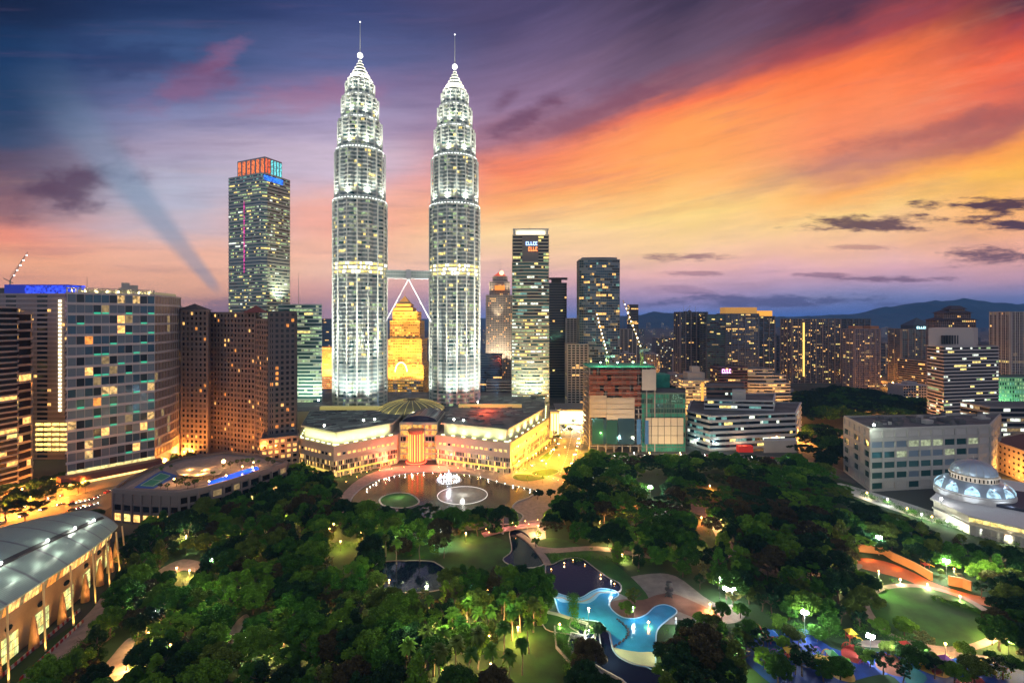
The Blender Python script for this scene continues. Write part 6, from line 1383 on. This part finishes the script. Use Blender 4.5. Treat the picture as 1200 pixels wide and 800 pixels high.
# street trees at the left
for px, py, h in ((6,612,17),(20,598,16),(36,596,15),(52,592,15),(66,586,15),(80,580,14),(92,578,13),(30,612,15),(8,590,16),(48,580,16),(70,572,14),(90,570,13)):
    x, y = G(px, py); plant(rs.choice(('broad', 'umbrella')), 'deep', x, y, h*.8, 'dark street tree along the road below the brown tower', rs, 'street trees below the brown tower')
for px, py, h in ((68,618,7),(78,616,8),(92,617,7),(104,616,8),(112,610,7)): x, y = G(px, py); plant('broad', rs.choice(('deep', 'olive')), x, y, h, 'low tree between the hall roof and the car park', rs, 'low trees behind the hall')
for px, py, h in ((214,552,9),(205,545,10),(212,535,12),(222,542,9)): x, y = G(px, py); plant('broad', 'deep', x, y, h, 'dark tree in the gap beside the hotel forecourt', rs, 'trees in the hotel gap')
for px, py, z in ((207,569,19.7),(216,566,19.7),(224,563,19.7),(236,560,19.7),(228,570,19.7),(246,556,19.7),(290,544,19.7),(303,543,19.7),(314,543,19.7),(212,570,19.7),(220,572,19.7),(250,560,19.7),(256,553,19.7),(270,548,19.7),(278,545,19.7),(284,543,19.7),(196,573,19.7),(232,566,19.7),(296,541,19.7),(188,572,19.7),(262,549,19.7),(320,545,19.7),(200,549,19.7),(190,553,19.7)):
    x, y = to20(px, py); plant('airy', rs.choice(('green', 'olive')), x, y, rs.uniform(2.8, 5.6), 'small terrace tree planted on the hotel podium roof', rs, 'terrace trees', z)
for px, py in ((400,552),(408,560),(424,556),(436,552),(452,549),(530,550),(548,552),(566,555),(584,559),(604,566),(618,566),(636,566)): x, y = G(px, py); plant('palm', 'green', x, y, 5.5, 'small palm on the promenade between mall and lake', rs, 'promenade palms')
for px, py, h in ((655,516,7),(661,505,8),(668,508,8),(672,498,8),(650,512,7),(652,528,5)): x, y = G(px, py); plant('airy', 'deep', x, y, h, 'dark tree on the traffic island of the amber-lit road', rs, 'traffic island trees')
# hedges and shrubs edging lawns and terraces: uncountable
sh = []
def hedge(pts, n, w, h):
    P_ = [Vector(G(*q)) for q in pts]; Ls = [(b-a).length for a, b in zip(P_, P_[1:])]; T_ = sum(Ls)
    for i in range(n):
        t_ = rw_.random()*T_
        for (a, b), l in zip(zip(P_, P_[1:]), Ls):
            if t_ <= l: break
            t_ -= l
        q = a.lerp(b, t_/l); sh.append((q.x+rw_.uniform(-w, w), q.y+rw_.uniform(-w, w), h*rw_.uniform(.4, .8)))
hedge([(672,700),(672,735),(700,745)], 70, 1.5, 2.2); hedge([(655,745),(668,770),(668,790)], 60, 1.5, 2.5); hedge([(1000,708),(1010,740),(1080,758)], 60, 3, 2); hedge([(1090,700),(1140,714),(1170,730)], 60, 1.5, 1.2); hedge([(990,572),(1090,610),(1200,640)], 140, 4, 3)
hedge([(150,700),(200,720),(170,740)], 90, 6, 2.5); hedge([(60,790),(110,745),(140,700)], 60, 2, 2); hedge([(640,655),(700,655),(760,662)], 70, 3, 2); hedge([(860,690),(900,680),(1000,690)], 120, 5, 2.5); hedge([(885,748),(930,740),(1000,745)], 90, 3, 2.2); hedge([(900,770),(960,775),(1000,790)], 60, 3, 1.8); hedge([(1060,770),(1120,782),(1170,790)], 60, 3, 1.8); hedge([(370,640),(440,640),(560,625)], 80, 4, 2)
for i in range(900):
    py = rw_.uniform(545, 800); px = rw_.uniform(0, 1200); x, y = G(px, py)
    if inpoly(x, y, TREEP) and not any(inpoly(x, y, p) for p in CLEAR): sh.append((x, y, rw_.uniform(.5, 1.4)))
me = leaf_mesh('shrubbery', [(a, b, c_) for a, b, c_ in sh], [c_*1.5 for _, _, c_ in sh], 42, .28, 5, LM['green'], .6); o = bpy.data.objects.new('shrubbery', me); C.objects.link(o); tag(o, 'low shrubs and hedges between the park trees', 'shrubs', None, 'stuff')
# ================================================================= lamps
bw = MATS['bulb_white']; bo_ = mat('bulb_orange', (.5,.5,.5), .4, emit=(1, .45, .12), es=26)
def street_lamp(px, py, h, energy, col, label, kind='globe', group=None, r_=.42, lz=None):
    x, y = G(px, py); t = thing('street_lamp', label, 'lamp', (x, y, 0), group); m = MB(); m.tube((x, y, 0), (x, y, h), .11, 6, 0, .07); m.lathe((x, y, 0), [(.28, 0), (.25, .4), (.12, .6)], 8)
    if kind == 'mast': m.tube((x-1, y, h), (x+1, y, h), .07, 5); m.tube((x, y-1, h), (x, y+1, h), .07, 5)
    m.build('pole', metal_d if kind != 'mast' else metal_g, t); b = MB()
    if kind == 'mast':
        for dx_, dy_ in ((-1, 0), (1, 0), (0, -1), (0, 1)): b.obox((x+dx_, y+dy_), (1, 0), .42, .36, h-.25, h+.35)
    else: b.ball((x, y, h+.3), r_)
    b.build('lamp_head', mat('flood_head', (.5,.5,.5), .4, emit=(.93, 1, 1), es=90) if kind == 'mast' else (bw if col[2] > .6 else bo_), t)
    lamp('POINT', (x, y-.2, h-1.0 if lz is None else lz), energy, col, .5)
wc, oc = (.85, .96, 1.0), (1, .48, .13)
for px, py, pt_y, e_, lb in ((1030,650,629,30000,'tall star-bright white floodlight mast at the left end of the running track'),(1109,678,657,26000,'star-bright white floodlight mast right of the running track wall'),(943,745,717,30000,'star-bright white floodlight mast at the upper left of the playground'),
      (1020,770,745,26000,'star-bright white floodlight mast in the middle of the playground'),(858,708,690,7500,'right of the two white lamps above the pool deck'),(851,707,689,4000,'left of the two white lamps above the pool deck'),(762,590,570,26000,'lone white lamp in the wood opposite the unfinished building'),(285,772,749,15000,'white lamp shining on green trees at the bottom left')):
    x, y = G(px, py); h = min(13, 130-(pt_y-372)/580*y); street_lamp(px, py, h, e_*(.42 if px == 858 or px == 851 else .34 if px in (943, 1020) else .7), wc if 'green' not in lb else (.8, 1, .75), lb, 'mast')
for px, py, h, e_, c_, lb in ((607,750,5,9000,oc,'orange star-bright lamp in the palm grove at the bottom'),(148,785,4,5000,oc,'orange lamp on the path by the hall at the bottom left'),(207,674,3.5,3500,oc,'left of two orange lamps on the path below the hotel podium'),(222,677,3.5,5000,oc,'right of two orange lamps on the path below the hotel podium'),
      (703,620,5,5000,oc,'orange lamp right of the footbridge'),(546,635,5,4000,oc,'orange lamp among dark trees left of the footbridge'),(386,630,5,4500,oc,'first orange lamp left of the lake woods'),(391,624,5,3500,oc,'second orange lamp left of the lake woods'),(423,634,5,4500,oc,'orange lamp between palms left of the lake'),(399,645,5,2500,oc,'small orange lamp below the pair left of the lake'),
      (303,640,4,1500,oc,'small orange lamp in the dark wood under the hotel'),(729,658,4,3000,(1,.75,.3),'yellow lamp between the footbridge and the pool'),(832,716,3,3500,oc,'orange lamp at the end of the pool deck steps'),(712,640,4,2000,(1,.7,.3),'yellowish lamp on the lawn path right of the bridge'),(744,590,3,9000,(1,.22,.05),'red-orange lamp hidden in the wood left of the lone white lamp'),
      (832,574,3,9000,(1,.22,.05),'red-orange lamp under trees at the far side of the wood'),(822,612,3,9000,(1,.22,.05),'red-orange lamp in the middle of the dark wood'),(760,735,2,600,oc,'tiny lamp hidden below the reddish tree'),(1108,770,5,2500,oc,'orange lamp beside the playground path'),(1182,770,7,4500,(1,.85,.35),'yellow lamp on a red post at the right end of the playground'),
      (980,690,3,2500,(1,.75,.4),'low warm lamp on the path above the playground'),(965,652,3,3500,(1,.65,.3),'warm lamp in the dark wood left of the running track'),(1055,684,2,1500,(1,.8,.5),'first path light on the rim of the oval lawn'),(1087,690,2,2500,(1,.8,.5),'second path light on the rim of the oval lawn'),(1125,704,2,1200,(1,.8,.5),'third path light on the rim of the oval lawn'),
      (466,630,4,4500,(.75,1,.4),'greenish lamp between the palms left of the lake'),(520,790,1.2,1800,(1,.8,.3),'low lamp at the foot of the palm grove'),(690,552,5,15000,(.8,1,.85),'white lamp at the corner of the amber road and the park'),(656,736,1.5,1400,(.7,1,.3),'green-yellow spotlight on the lawn left of the pool')):
    street_lamp(px, py, h, e_*2.2, c_, lb)
PLT = 0
for k, (px, py) in enumerate([(743,541),(761,541),(797,541),(700,543),(855,545),(895,549),(922,552)]): street_lamp(px, py, 8, 9000, (1, .72, .38) if k % 3 else (.8, 1, .8), 'street lamp on the road in front of the construction site' if px < 800 else 'street lamp on the road in front of the low striped office', group='lamps along the park road by the '+('site' if px < 800 else 'office'))
for k, (px, py) in enumerate([(1063,603),(1080,610),(1092,613),(1110,618),(1128,623),(1040,592),(1016,584),(1150,629),(1180,637)]): street_lamp(px, py, 4, 2600, (.85, 1, .8) if k % 2 else (1, .95, .6), 'lamp on the white walkway below the mosque', group='walkway lamps below the mosque')
for px, py in [(10,605),(36,598),(70,586),(100,578),(128,568),(150,562),(172,557),(194,550),(216,541),(238,533),(26,588),(60,576),(92,566),(176,548),(205,541)]: street_lamp(px, py, 9, 110000, (1, .32, .035), 'orange street lamp along the road below the apartment block', group='orange lamps along the left road')
for px, py in [(608,553),(618,549),(628,543),(640,536),(650,526),(658,516),(664,505),(668,494),(684,500),(683,515),(679,530),(672,545),(655,545),(640,556),(662,535),(646,540)]: street_lamp(px, py, 9, 42000, (1, .42, .025), 'amber street lamp along the bright road beside the mall', group='amber lamps beside the mall')
for px, py in [(1018,441),(1032,447),(1046,455),(1058,463),(1070,472),(1080,484),(905,483),(925,479),(960,477),(1000,479),(1040,482),(910,524),(940,519),(970,514),(1000,510),(1030,508),(1060,507),(890,500),(745,452),(775,446),(800,442),(860,440),(720,470),(830,462),(880,456),(1095,486)]:
    street_lamp(px, py, 11, 80000, (1, .38, .06), 'orange street lamp on the streets beyond the woods' if px > 880 else 'orange street lamp on the streets behind the construction site', group='orange lamps of the streets '+('beyond the woods' if px > 880 else 'behind the site'), r_=.9)
rl = random.Random(31); nl = 0  # invented lamps at random spots, added to vary the light among the trees
while nl < 46:
    px, py = rl.uniform(150, 1180), rl.uniform(600, 795); x, y = G(px, py)
    if not inpoly(x, y, TREEP) or any(inpoly(x, y, p) for p in CLEAR): continue
    cw = rl.random(); c_ = (1, .62, .22) if cw < .45 else (.9, 1, .45) if cw < .8 else (.85, 1, .95); nm_ = 'warm' if cw < .45 else 'yellow-green' if cw < .8 else 'white'
    street_lamp(px, py, 9.5 if cw > .45 else 5, rl.uniform(8000, 17000), c_, nm_+' fill lamp added among trees '+region(x, y), group=nm_+' added lamps '+region(x, y), r_=.3); nl += 1
# small lights along the bridge, ponds and promenade
k = 0
for pts, nn, lb, gp, hh in (([(430,574),(445,563),(470,557),(500,554),(560,559),(600,569),(628,576)], 26, 'tiny white light on the lake rim', 'lake rim lights', .5), ([(646,668),(665,659),(676,656),(700,672),(720,685)], 6, 'tiny warm light on the bank of the dark pond', 'pond bank lights', .5), ([(395,590),(385,575),(430,554),(480,547),(560,550),(640,558),(660,566)], 22, 'small warm bollard light on the promenade', 'promenade lights', .8)):
    P_ = [Vector(G(*q)) for q in pts]
    for i in range(nn):
        f = i/(nn-1)*(len(P_)-1); j = min(int(f), len(P_)-2); q = P_[j].lerp(P_[j+1], f-j); t = thing('bollard_light', lb, 'light', (q.x, q.y, 0.1), gp); m = MB(); m.tube((q.x, q.y, .1), (q.x, q.y, hh), .1, 6); m.build('post', metal_d, t); m = MB(); m.ball((q.x, q.y, hh+.15), .2); m.build('lamp', bw if 'white' in lb else bo_, t)
        if k % 3 == 0: lamp('POINT', (q.x, q.y, hh+1), 420, (1, .85, .7) if 'white' in lb else (1, .6, .3), .3)
        k += 1
# ================================================================= fountain in the lake
fn = thing('fountain', 'brightly lit white water fountain with ring of jets in the lake', 'fountain', (*G(526, 563), 0.1)); x, y = G(526, 563)
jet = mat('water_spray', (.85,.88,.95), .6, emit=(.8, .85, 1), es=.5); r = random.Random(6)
m = MB(); m.lathe((x, y, 0), [(10.4, .1), (10.4, .5), (9.9, .5), (9.9, .1)], 36); m.build('basin_ring', kerb_m, fn)
for k in range(7):
    m = MB(); a = k*2*PI/6; q = (x+(1.5*math.cos(a) if k else 0), y+(1.5*math.sin(a) if k else 0)); h = 9 if k == 0 else 6; m.lathe((*q, 0), [(.75, .2), (.4, h*.3), (.3, h*.7), (.5, h*.9), (.02, h)], 9); m.build('jet', jet, fn)
for k in range(26):
    a = k*2*PI/26; m = MB(); m.lathe((x+8.6*math.cos(a), y+8.6*math.sin(a), 0), [(.5, .2), (.25, 1), (.3, 2), (.02, 2.5)], 7); m.build('jet', jet, fn)
for k in range(8): lamp('POINT', (x+6*math.cos(k*.785), y+6*math.sin(k*.785), 1.6), 2500, (.85, .85, 1), .3)
lamp('POINT', (x, y, 11), 5000, (.9, .9, 1), .4)
f2 = thing('fountain_basin', 'wide round shallow basin with glowing rim in front of the fountain', 'fountain', (*G(542, 580), 0.1)); x, y = G(542, 580)
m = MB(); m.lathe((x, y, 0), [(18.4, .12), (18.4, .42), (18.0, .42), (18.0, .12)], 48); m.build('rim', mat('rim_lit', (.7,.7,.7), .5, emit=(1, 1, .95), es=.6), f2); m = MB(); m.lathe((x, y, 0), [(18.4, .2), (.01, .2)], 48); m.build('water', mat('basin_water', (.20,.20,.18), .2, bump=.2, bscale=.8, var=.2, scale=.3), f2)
lamp('POINT', (x, y, 5), 4200, (1, .95, .85), 1.2)
for px, py in ((436,580),(444,572),(456,568),(470,566),(430,590),(500,566),(480,570)): x, y = G(px, py); (lamp('POINT', (x, y, 5), 5000, (1, .93, .8), 1.0) if px == 430 else 0)
x, y = G(466, 584); lamp('POINT', (x, y, 4), 2600, (.85, 1, .6), .4)
# ================================================================= footbridge
fb = thing('footbridge', 'reddish arched footbridge between the lake and the stream', 'bridge', (*G(600, 622), 0)); a, b = Vector(G(566, 628)), Vector(G(637, 615)); u = (b-a).normalized(); L_ = (b-a).length
pk = mat('bridge_pink', (.42,.20,.19), .7); m = MB()
for k in range(14):
    q0, q1 = a+u*L_*k/14, a+u*L_*(k+1)/14; z = lambda t_: 1.0+1.2*math.sin(PI*t_); v = Vector((-u.y, u.x))*2.6; z0, z1 = z(k/14), z((k+1)/14)
    m.add([(*(q0-v), z0), (*(q1-v), z1), (*(q1+v), z1), (*(q0+v), z0), (*(q0-v), z0-.6), (*(q1-v), z1-.6), (*(q1+v), z1-.6), (*(q0+v), z0-.6)], [(0,1,2,3), (7,6,5,4), (0,4,5,1), (3,2,6,7)])
m.build('deck', pk, fb)
for s in (-1, 1):
    m = MB(); v = Vector((-u.y, u.x))*2.5*s
    for k in range(15): q = a+u*L_*k/14+v; z0 = 1.0+1.2*math.sin(PI*k/14); m.tube((*q, z0), (*q, z0+1.1), .06, 5)
    for k in range(14): q0, q1 = a+u*L_*k/14+v, a+u*L_*(k+1)/14+v; m.tube((*q0, 2.1+1.2*math.sin(PI*k/14)), (*q1, 2.1+1.2*math.sin(PI*(k+1)/14)), .07, 5)
    m.build('railing', pk, fb)
    for k in range(1, 14, 3): q = a+u*L_*k/14+v; m = MB(); m.ball((*q, 2.6+1.2*math.sin(PI*k/14)), .2); m.build('lamp', bo_, fb)
m = MB()
for t_ in (.3, .7): q = a+u*L_*t_; m.obox(q, u, .5, 2.2, -.5, 1.2)
m.build('pier', concrete, fb)
for t_ in (.1, .35, .6, .85): q = a+u*L_*t_; lamp('POINT', (q.x, q.y, 5), 800, (1, .5, .45), .3)
m = MB(); 
g2 = thing('walkway_ramp', 'pale ramp curving down from the footbridge along the stream', 'ramp', (*G(630, 640), 0)); P_ = smooth([G(608,626), G(622,636), G(636,652), G(642,662)], 4, False); m = MB()
for q0, q1 in zip(P_, P_[1:]): d_ = (Vector(q1)-Vector(q0)); m.obox((Vector(q0)+Vector(q1))/2, d_.normalized(), d_.length/2+.1, 1.8, .05, .75)
m.build('deck', paving, g2)
# ================================================================= pool surroundings
def wall_obj(pts, h, th, name, label, mm, cat='wall', loops=False):
    P_ = [Vector(G(*q)) for q in pts]; t = MB()
    for q0, q1 in zip(P_, P_[1:]): d_ = q1-q0; t.obox((q0+q1)/2, d_.normalized(), d_.length/2+th*.4, th, 0, h)
    return tag(t.build(name, mm), label, cat)
wall_obj(q6([(0,365),(60,378),(225,432),(205,498),(135,484),(132,500)]), 1.6, .3, 'retaining_wall', 'pale low wall around the small lawn left of the paddling pool', conc_pale)
wall_obj(q6([(190,602),(300,675),(410,735),(470,790)]), 1.2, .25, 'retaining_wall', 'slanting low wall crossing the black cascade basin', conc_pale)
wall_obj(q6([(285,465),(298,560),(306,600),(330,620)]), .9, .2, 'retaining_wall', 'thin upright ledge inside the black cascade basin', conc_pale)
wall_obj(q6([(135,500),(200,520),(250,520),(262,580),(195,605),(135,585)]), 1.5, .25, 'retaining_wall', 'stepped pale wall of the small upper basin', conc_pale)
wall_obj([(650,736),(652,760),(668,778),(676,800)], 1.2, .3, 'retaining_wall', 'low wall between the hedge and the cascade basin', concrete)
wall_obj([(1006,646),(1035,649),(1046,656),(1072,668),(1092,680)], 4.2, .4, 'curved_wall', 'curved orange-lit wall behind the running track', mat('orange_wall', (.55,.27,.10), .7, var=.1, scale=.2))
wall_obj([(1112,685),(1128,688),(1138,692)], 4.5, .5, 'curved_wall', 'short orange-lit wall piece at the right part of the running track', MATS['orange_wall'])
for px, py in ((1018,656),(1050,666),(1080,680),(1110,692),(1126,696)): x, y = G(px, py); lamp('POINT', (x, y, 3), 1300, (1, .33, .04), .4)
st = thing('pool_sculpture', 'dark stacked climbing sculpture on the brown deck behind the pool', 'sculpture', (*G(784, 698), 0)); x, y = G(784, 698); m = MB(); m.lathe((x, y, 0), [(1.2, .1), (1.2, 1.6), (.5, 1.9), (.5, 2.6), (2.0, 3), (2.0, 3.5), (.6, 3.8), (.6, 4.8), (1.6, 5.2), (1.3, 6.6), (.01, 6.8)], 10)
for k in range(4): a = k*PI/2+.4; m.tube((x+1*math.cos(a), y+1*math.sin(a), 1.5), (x+2.2*math.cos(a), y+2.2*math.sin(a), .1), .3, 6)
m.build('body', mat('sculpt_dark', (.03,.03,.035), .5), st)
for k in range(30):
    t_ = k/29; px, py = 640+(385+70*math.sin(PI*t_)-20*t_)/4.615, 640+(395+150*t_)/4.615; x, y = G(px, py); m = MB(); m.lathe((x+.3*math.sin(k*2), y, 0), [(.42, .1), (.42, .42), (.01, .46)], 8); tag(m.build('stepping_stone', mat('dark_stone', (.05,.05,.06), .8)), 'dark round stepping stone curving across the paddling pool', 'stone', 'stepping stones across the pool')
for px, py in ((776,772),(716,778)): x, y = G(px, py); lamp('POINT', (x, y, 4), 1500, (1, .88, .5), .4)
for k, (px, py) in enumerate(((646,706),(742,724),(792,738),(690,752),(716,692))): street_lamp(px, py, 4.5, 2200, (.75, .92, 1), ('added low white lamp on the left bank of the paddling pool','added low white lamp on the tip of the brown pool deck','added low white lamp right of the paddling pool','added low white lamp at the bush by the cascade','added low white lamp between dark pond and pool deck')[k], r_=.18)  # fill lights added to brighten the pool, set on posts
for px, py in ((845,710),(870,716),(860,728),(800,705)): x, y = G(px, py); lamp('POINT', (x, y, 5), 1300, (1, .9, .75), .5)
# ================================================================= playground
cols = {'yellow': mat('play_yellow', (.75,.48,.03), .5), 'red': mat('play_red', (.55,.05,.03), .5), 'blue': mat('play_blue', (.03,.2,.65), .5), 'green': mat('play_green', (.1,.45,.12), .5), 'purple': mat('play_purple', (.25,.06,.35), .5)}
play_spots = [(886,744,'red','blue','red-roofed climbing frame at the left end of the playground'),(905,752,'blue','red','blue-roofed climbing frame in the left part of the playground'),(997,750,'yellow','red','yellow-roofed play tower above the red sand pit'),(960,785,'yellow','blue','yellow-roofed frame near the bottom edge of the playground'),
  (975,776,'green','yellow','green-roofed play frame left of the sand pit'),(1062,765,'red','yellow','red-roofed climbing frame right of the sand pit'),(1108,782,'purple','blue','purple-roofed play tower in the right part of the playground'),(1125,786,'blue','red','blue-roofed slide tower at the right of the playground'),(1150,788,'yellow','green','yellow slide tower beside the playground path'),(1084,664,'yellow','red','yellow play frame on the running track'),(1170,682,'red','blue','red play frame at the far right above the track'),(1185,692,'blue','yellow','blue play frame by the right border'),(925,772,'yellow','red','yellow frame in the middle left of the playground'),(1090,778,'red','blue','red climbing frame before the yellow rubber patch')]
for px, py, c1, c2, lb in play_spots:
    x, y = G(px, py); t = thing('play_tower', lb, 'play structure', (x, y, 0)); 
    for dx_ in (-1.2, 1.2):
        for dy_ in (-1.2, 1.2): m = MB(); m.tube((x+dx_, y+dy_, 0), (x+dx_, y+dy_, 3.6), .12, 6); m.build('post', cols[c2], t)
    m = MB(); m.box(x-1.3, x+1.3, y-1.3, y+1.3, 1.5, 1.65); m.build('deck', cols[c2], t)
    m = MB(); m.add([(x-1.8, y-1.8, 3.5), (x+1.8, y-1.8, 3.5), (x+1.8, y+1.8, 3.5), (x-1.8, y+1.8, 3.5), (x, y, 5)], [(0,1,4), (1,2,4), (2,3,4), (3,0,4), (3,2,1,0)]); m.build('roof', cols[c1], t)
    m = MB(); m.add([(x+1.3, y-.5, 1.6), (x+1.3, y+.5, 1.6), (x+4.6, y+.5, .2), (x+4.6, y-.5, .2), (x+1.3, y-.5, 2.0), (x+4.6, y-.5, .6), (x+1.3, y+.5, 2.0), (x+4.6, y+.5, .6)], [(0,1,2,3), (0,3,5,4), (1,6,7,2)]); m.build('slide', cols[c1], t)
for k in range(14):
    px, py = 890+k*21+rs.uniform(-6, 6), 752+k*2.4+rs.uniform(-8, 12); x, y = G(px, py); c_ = rs.choice(list(cols)); m = MB()
    for i in range(9): a0, a1 = PI*i/9, PI*(i+1)/9; m.tube((x+1.8*math.cos(a0), y, 2.0*math.sin(a0)), (x+1.8*math.cos(a1), y, 2.0*math.sin(a1)), .14, 5)
    for i in (-1, 0, 1): m.tube((x+i, y, 0), (x+i, y, 1.7), .06, 4)
    tag(m.build('climbing_arch', cols[c_]), c_+' climbing arch on the blue playground surface', 'play structure', c_+' climbing arches')
for px, py in ((905,745),(950,760),(985,770),(1045,775),(1085,780),(1125,785),(1000,790),(890,760)): x, y = G(px, py); lamp('POINT', (x, y, 6), 800, (.95, .97, 1), .5)
for px, py in ((1150,690),(1180,690),(1080,755)): x, y = G(px, py-4); lamp('POINT', (x, y, 13), 5200, (1, 1, .6), .5)
for px, py in ((560,765),(590,752),(520,775),(545,742),(480,785),(500,650),(470,645)): x, y = G(px, py); lamp('POINT', (x, y, 17.5), 2000, (.8, 1, .55), .6)
for px, py in ((320,750),(250,745),(230,720),(430,720),(450,700)): x, y = G(px, py); lamp('POINT', (x, y, 18), 2200, (.7, 1, .5), .6)
# ================================================================= cars
def car(px, py, ang, body, label, group):
    x, y = G(px, py); t = thing('car', label, 'car', (x, y, 0.05), group); ca, sa = math.cos(ang), math.sin(ang)
    def tr(p): return (x+p[0]*ca-p[1]*sa, y+p[0]*sa+p[1]*ca, p[2]+.05)
    prof = [(-2.2,.35),(-2.2,.85),(-1.9,1.0),(-1.2,1.05),(-.7,1.5),(.7,1.52),(1.2,1.0),(2.1,.85),(2.2,.6),(2.2,.35)]
    m = MB(); vs = [tr((a, -.85, b)) for a, b in prof]+[tr((a, .85, b)) for a, b in prof]; n = len(prof); m.add(vs, [(i, (i+1) % n, n+(i+1) % n, n+i) for i in range(n)]+[tuple(range(n)), tuple(range(n, 2*n))[::-1]]); m.build('body', body, t)
    m = MB(); vs = [tr((a, s*.862, b)) for s in (-1, 1) for a, b in ((-1.05,1.05),(-.65,1.42),(.65,1.42),(1.0,1.05))]; m.add(vs, [(0,1,2,3), (7,6,5,4)]); m.add([tr((-1.24,-.7,1.08)), tr((-.76,-.7,1.47)), tr((-.76,.7,1.47)), tr((-1.24,.7,1.08))], [(0,1,2,3)]); m.add([tr((1.2,-.7,1.06)), tr((.76,-.7,1.47)), tr((.76,.7,1.47)), tr((1.2,.7,1.06))], [(0,1,2,3)]); m.build('window', glass_dark, t)
    for a in (-1.35, 1.35):
        for s in (-1, 1): m = MB(); m.tube(tr((a, s*.7, .33)), tr((a, s*.9, .33)), .33, 10); m.build('wheel', mat('tyre', (.02,.02,.02), .8), t)
    for s in (-.6, .6):
        q = tr((2.2, s, .68)); m = MB(); m.ball(q, .17); m.build('headlight', mat('headlight', (.5,.5,.5), .3, emit=(1, .92, .75), es=40), t); q = tr((-2.2, s, .75)); m = MB(); m.ball(q, .12); m.build('tail_light', mat('taillight', (.5,.05,.05), .3, emit=(1, .04, .02), es=12), t)
cp_ = {'silver': mat('car_silver', (.5,.5,.5), .3, .4), 'white': mat('car_white', (.7,.7,.7), .35), 'black': mat('car_black', (.03,.03,.03), .25), 'red': mat('car_red', (.4,.03,.03), .3)}
rc = random.Random(17)
for pts, n, wh_ in (([(4,603),(60,584),(110,573),(150,562),(200,548),(235,535)], 17, 'the road below the apartment block'), ([(0,614),(60,594),(110,584),(150,566),(200,551),(232,539)], 13, 'the near lane of the left road'), ([(664,555),(674,535),(678,515),(680,495)], 12, 'the amber-lit road beside the mall'), ([(612,552),(640,538),(655,520),(662,500)], 8, 'the mall side of the amber-lit road'), ([(700,535),(800,533),(930,538)], 9, 'the road in front of the construction site'),
      ([(1074,478),(1056,463),(1030,448)], 12, 'the diagonal road beyond the woods'), ([(905,523),(960,517),(1060,508)], 10, 'the street beyond the dark wood')):
    P_ = [Vector(G(*q)) for q in pts]
    for i in range(n):
        f = min((i+rc.random()*.6)/n, .999)*(len(P_)-1); j = int(f); q = P_[j].lerp(P_[j+1], f-j); d_ = (P_[j+1]-P_[j]); ang = math.atan2(d_.y, d_.x)+(PI if rc.random() < .7 else 0); c_ = rc.choice(list(cp_)); car(600+580*q.x/q.y, 372+75400/q.y, ang, cp_[c_], c_+' car with lights on, on '+wh_, c_+' cars on '+wh_)
for k in range(12):
    px, py = 84+(k % 6)*5.2, 598-(k//6)*7-(k % 6)*1.3; c_ = rc.choice(list(cp_)); x, y = G(px, py); t0 = bpy.data.objects; car(px, py, .9, cp_[c_], c_+' car parked in the lot behind the hall roof', c_+' cars in the lot')
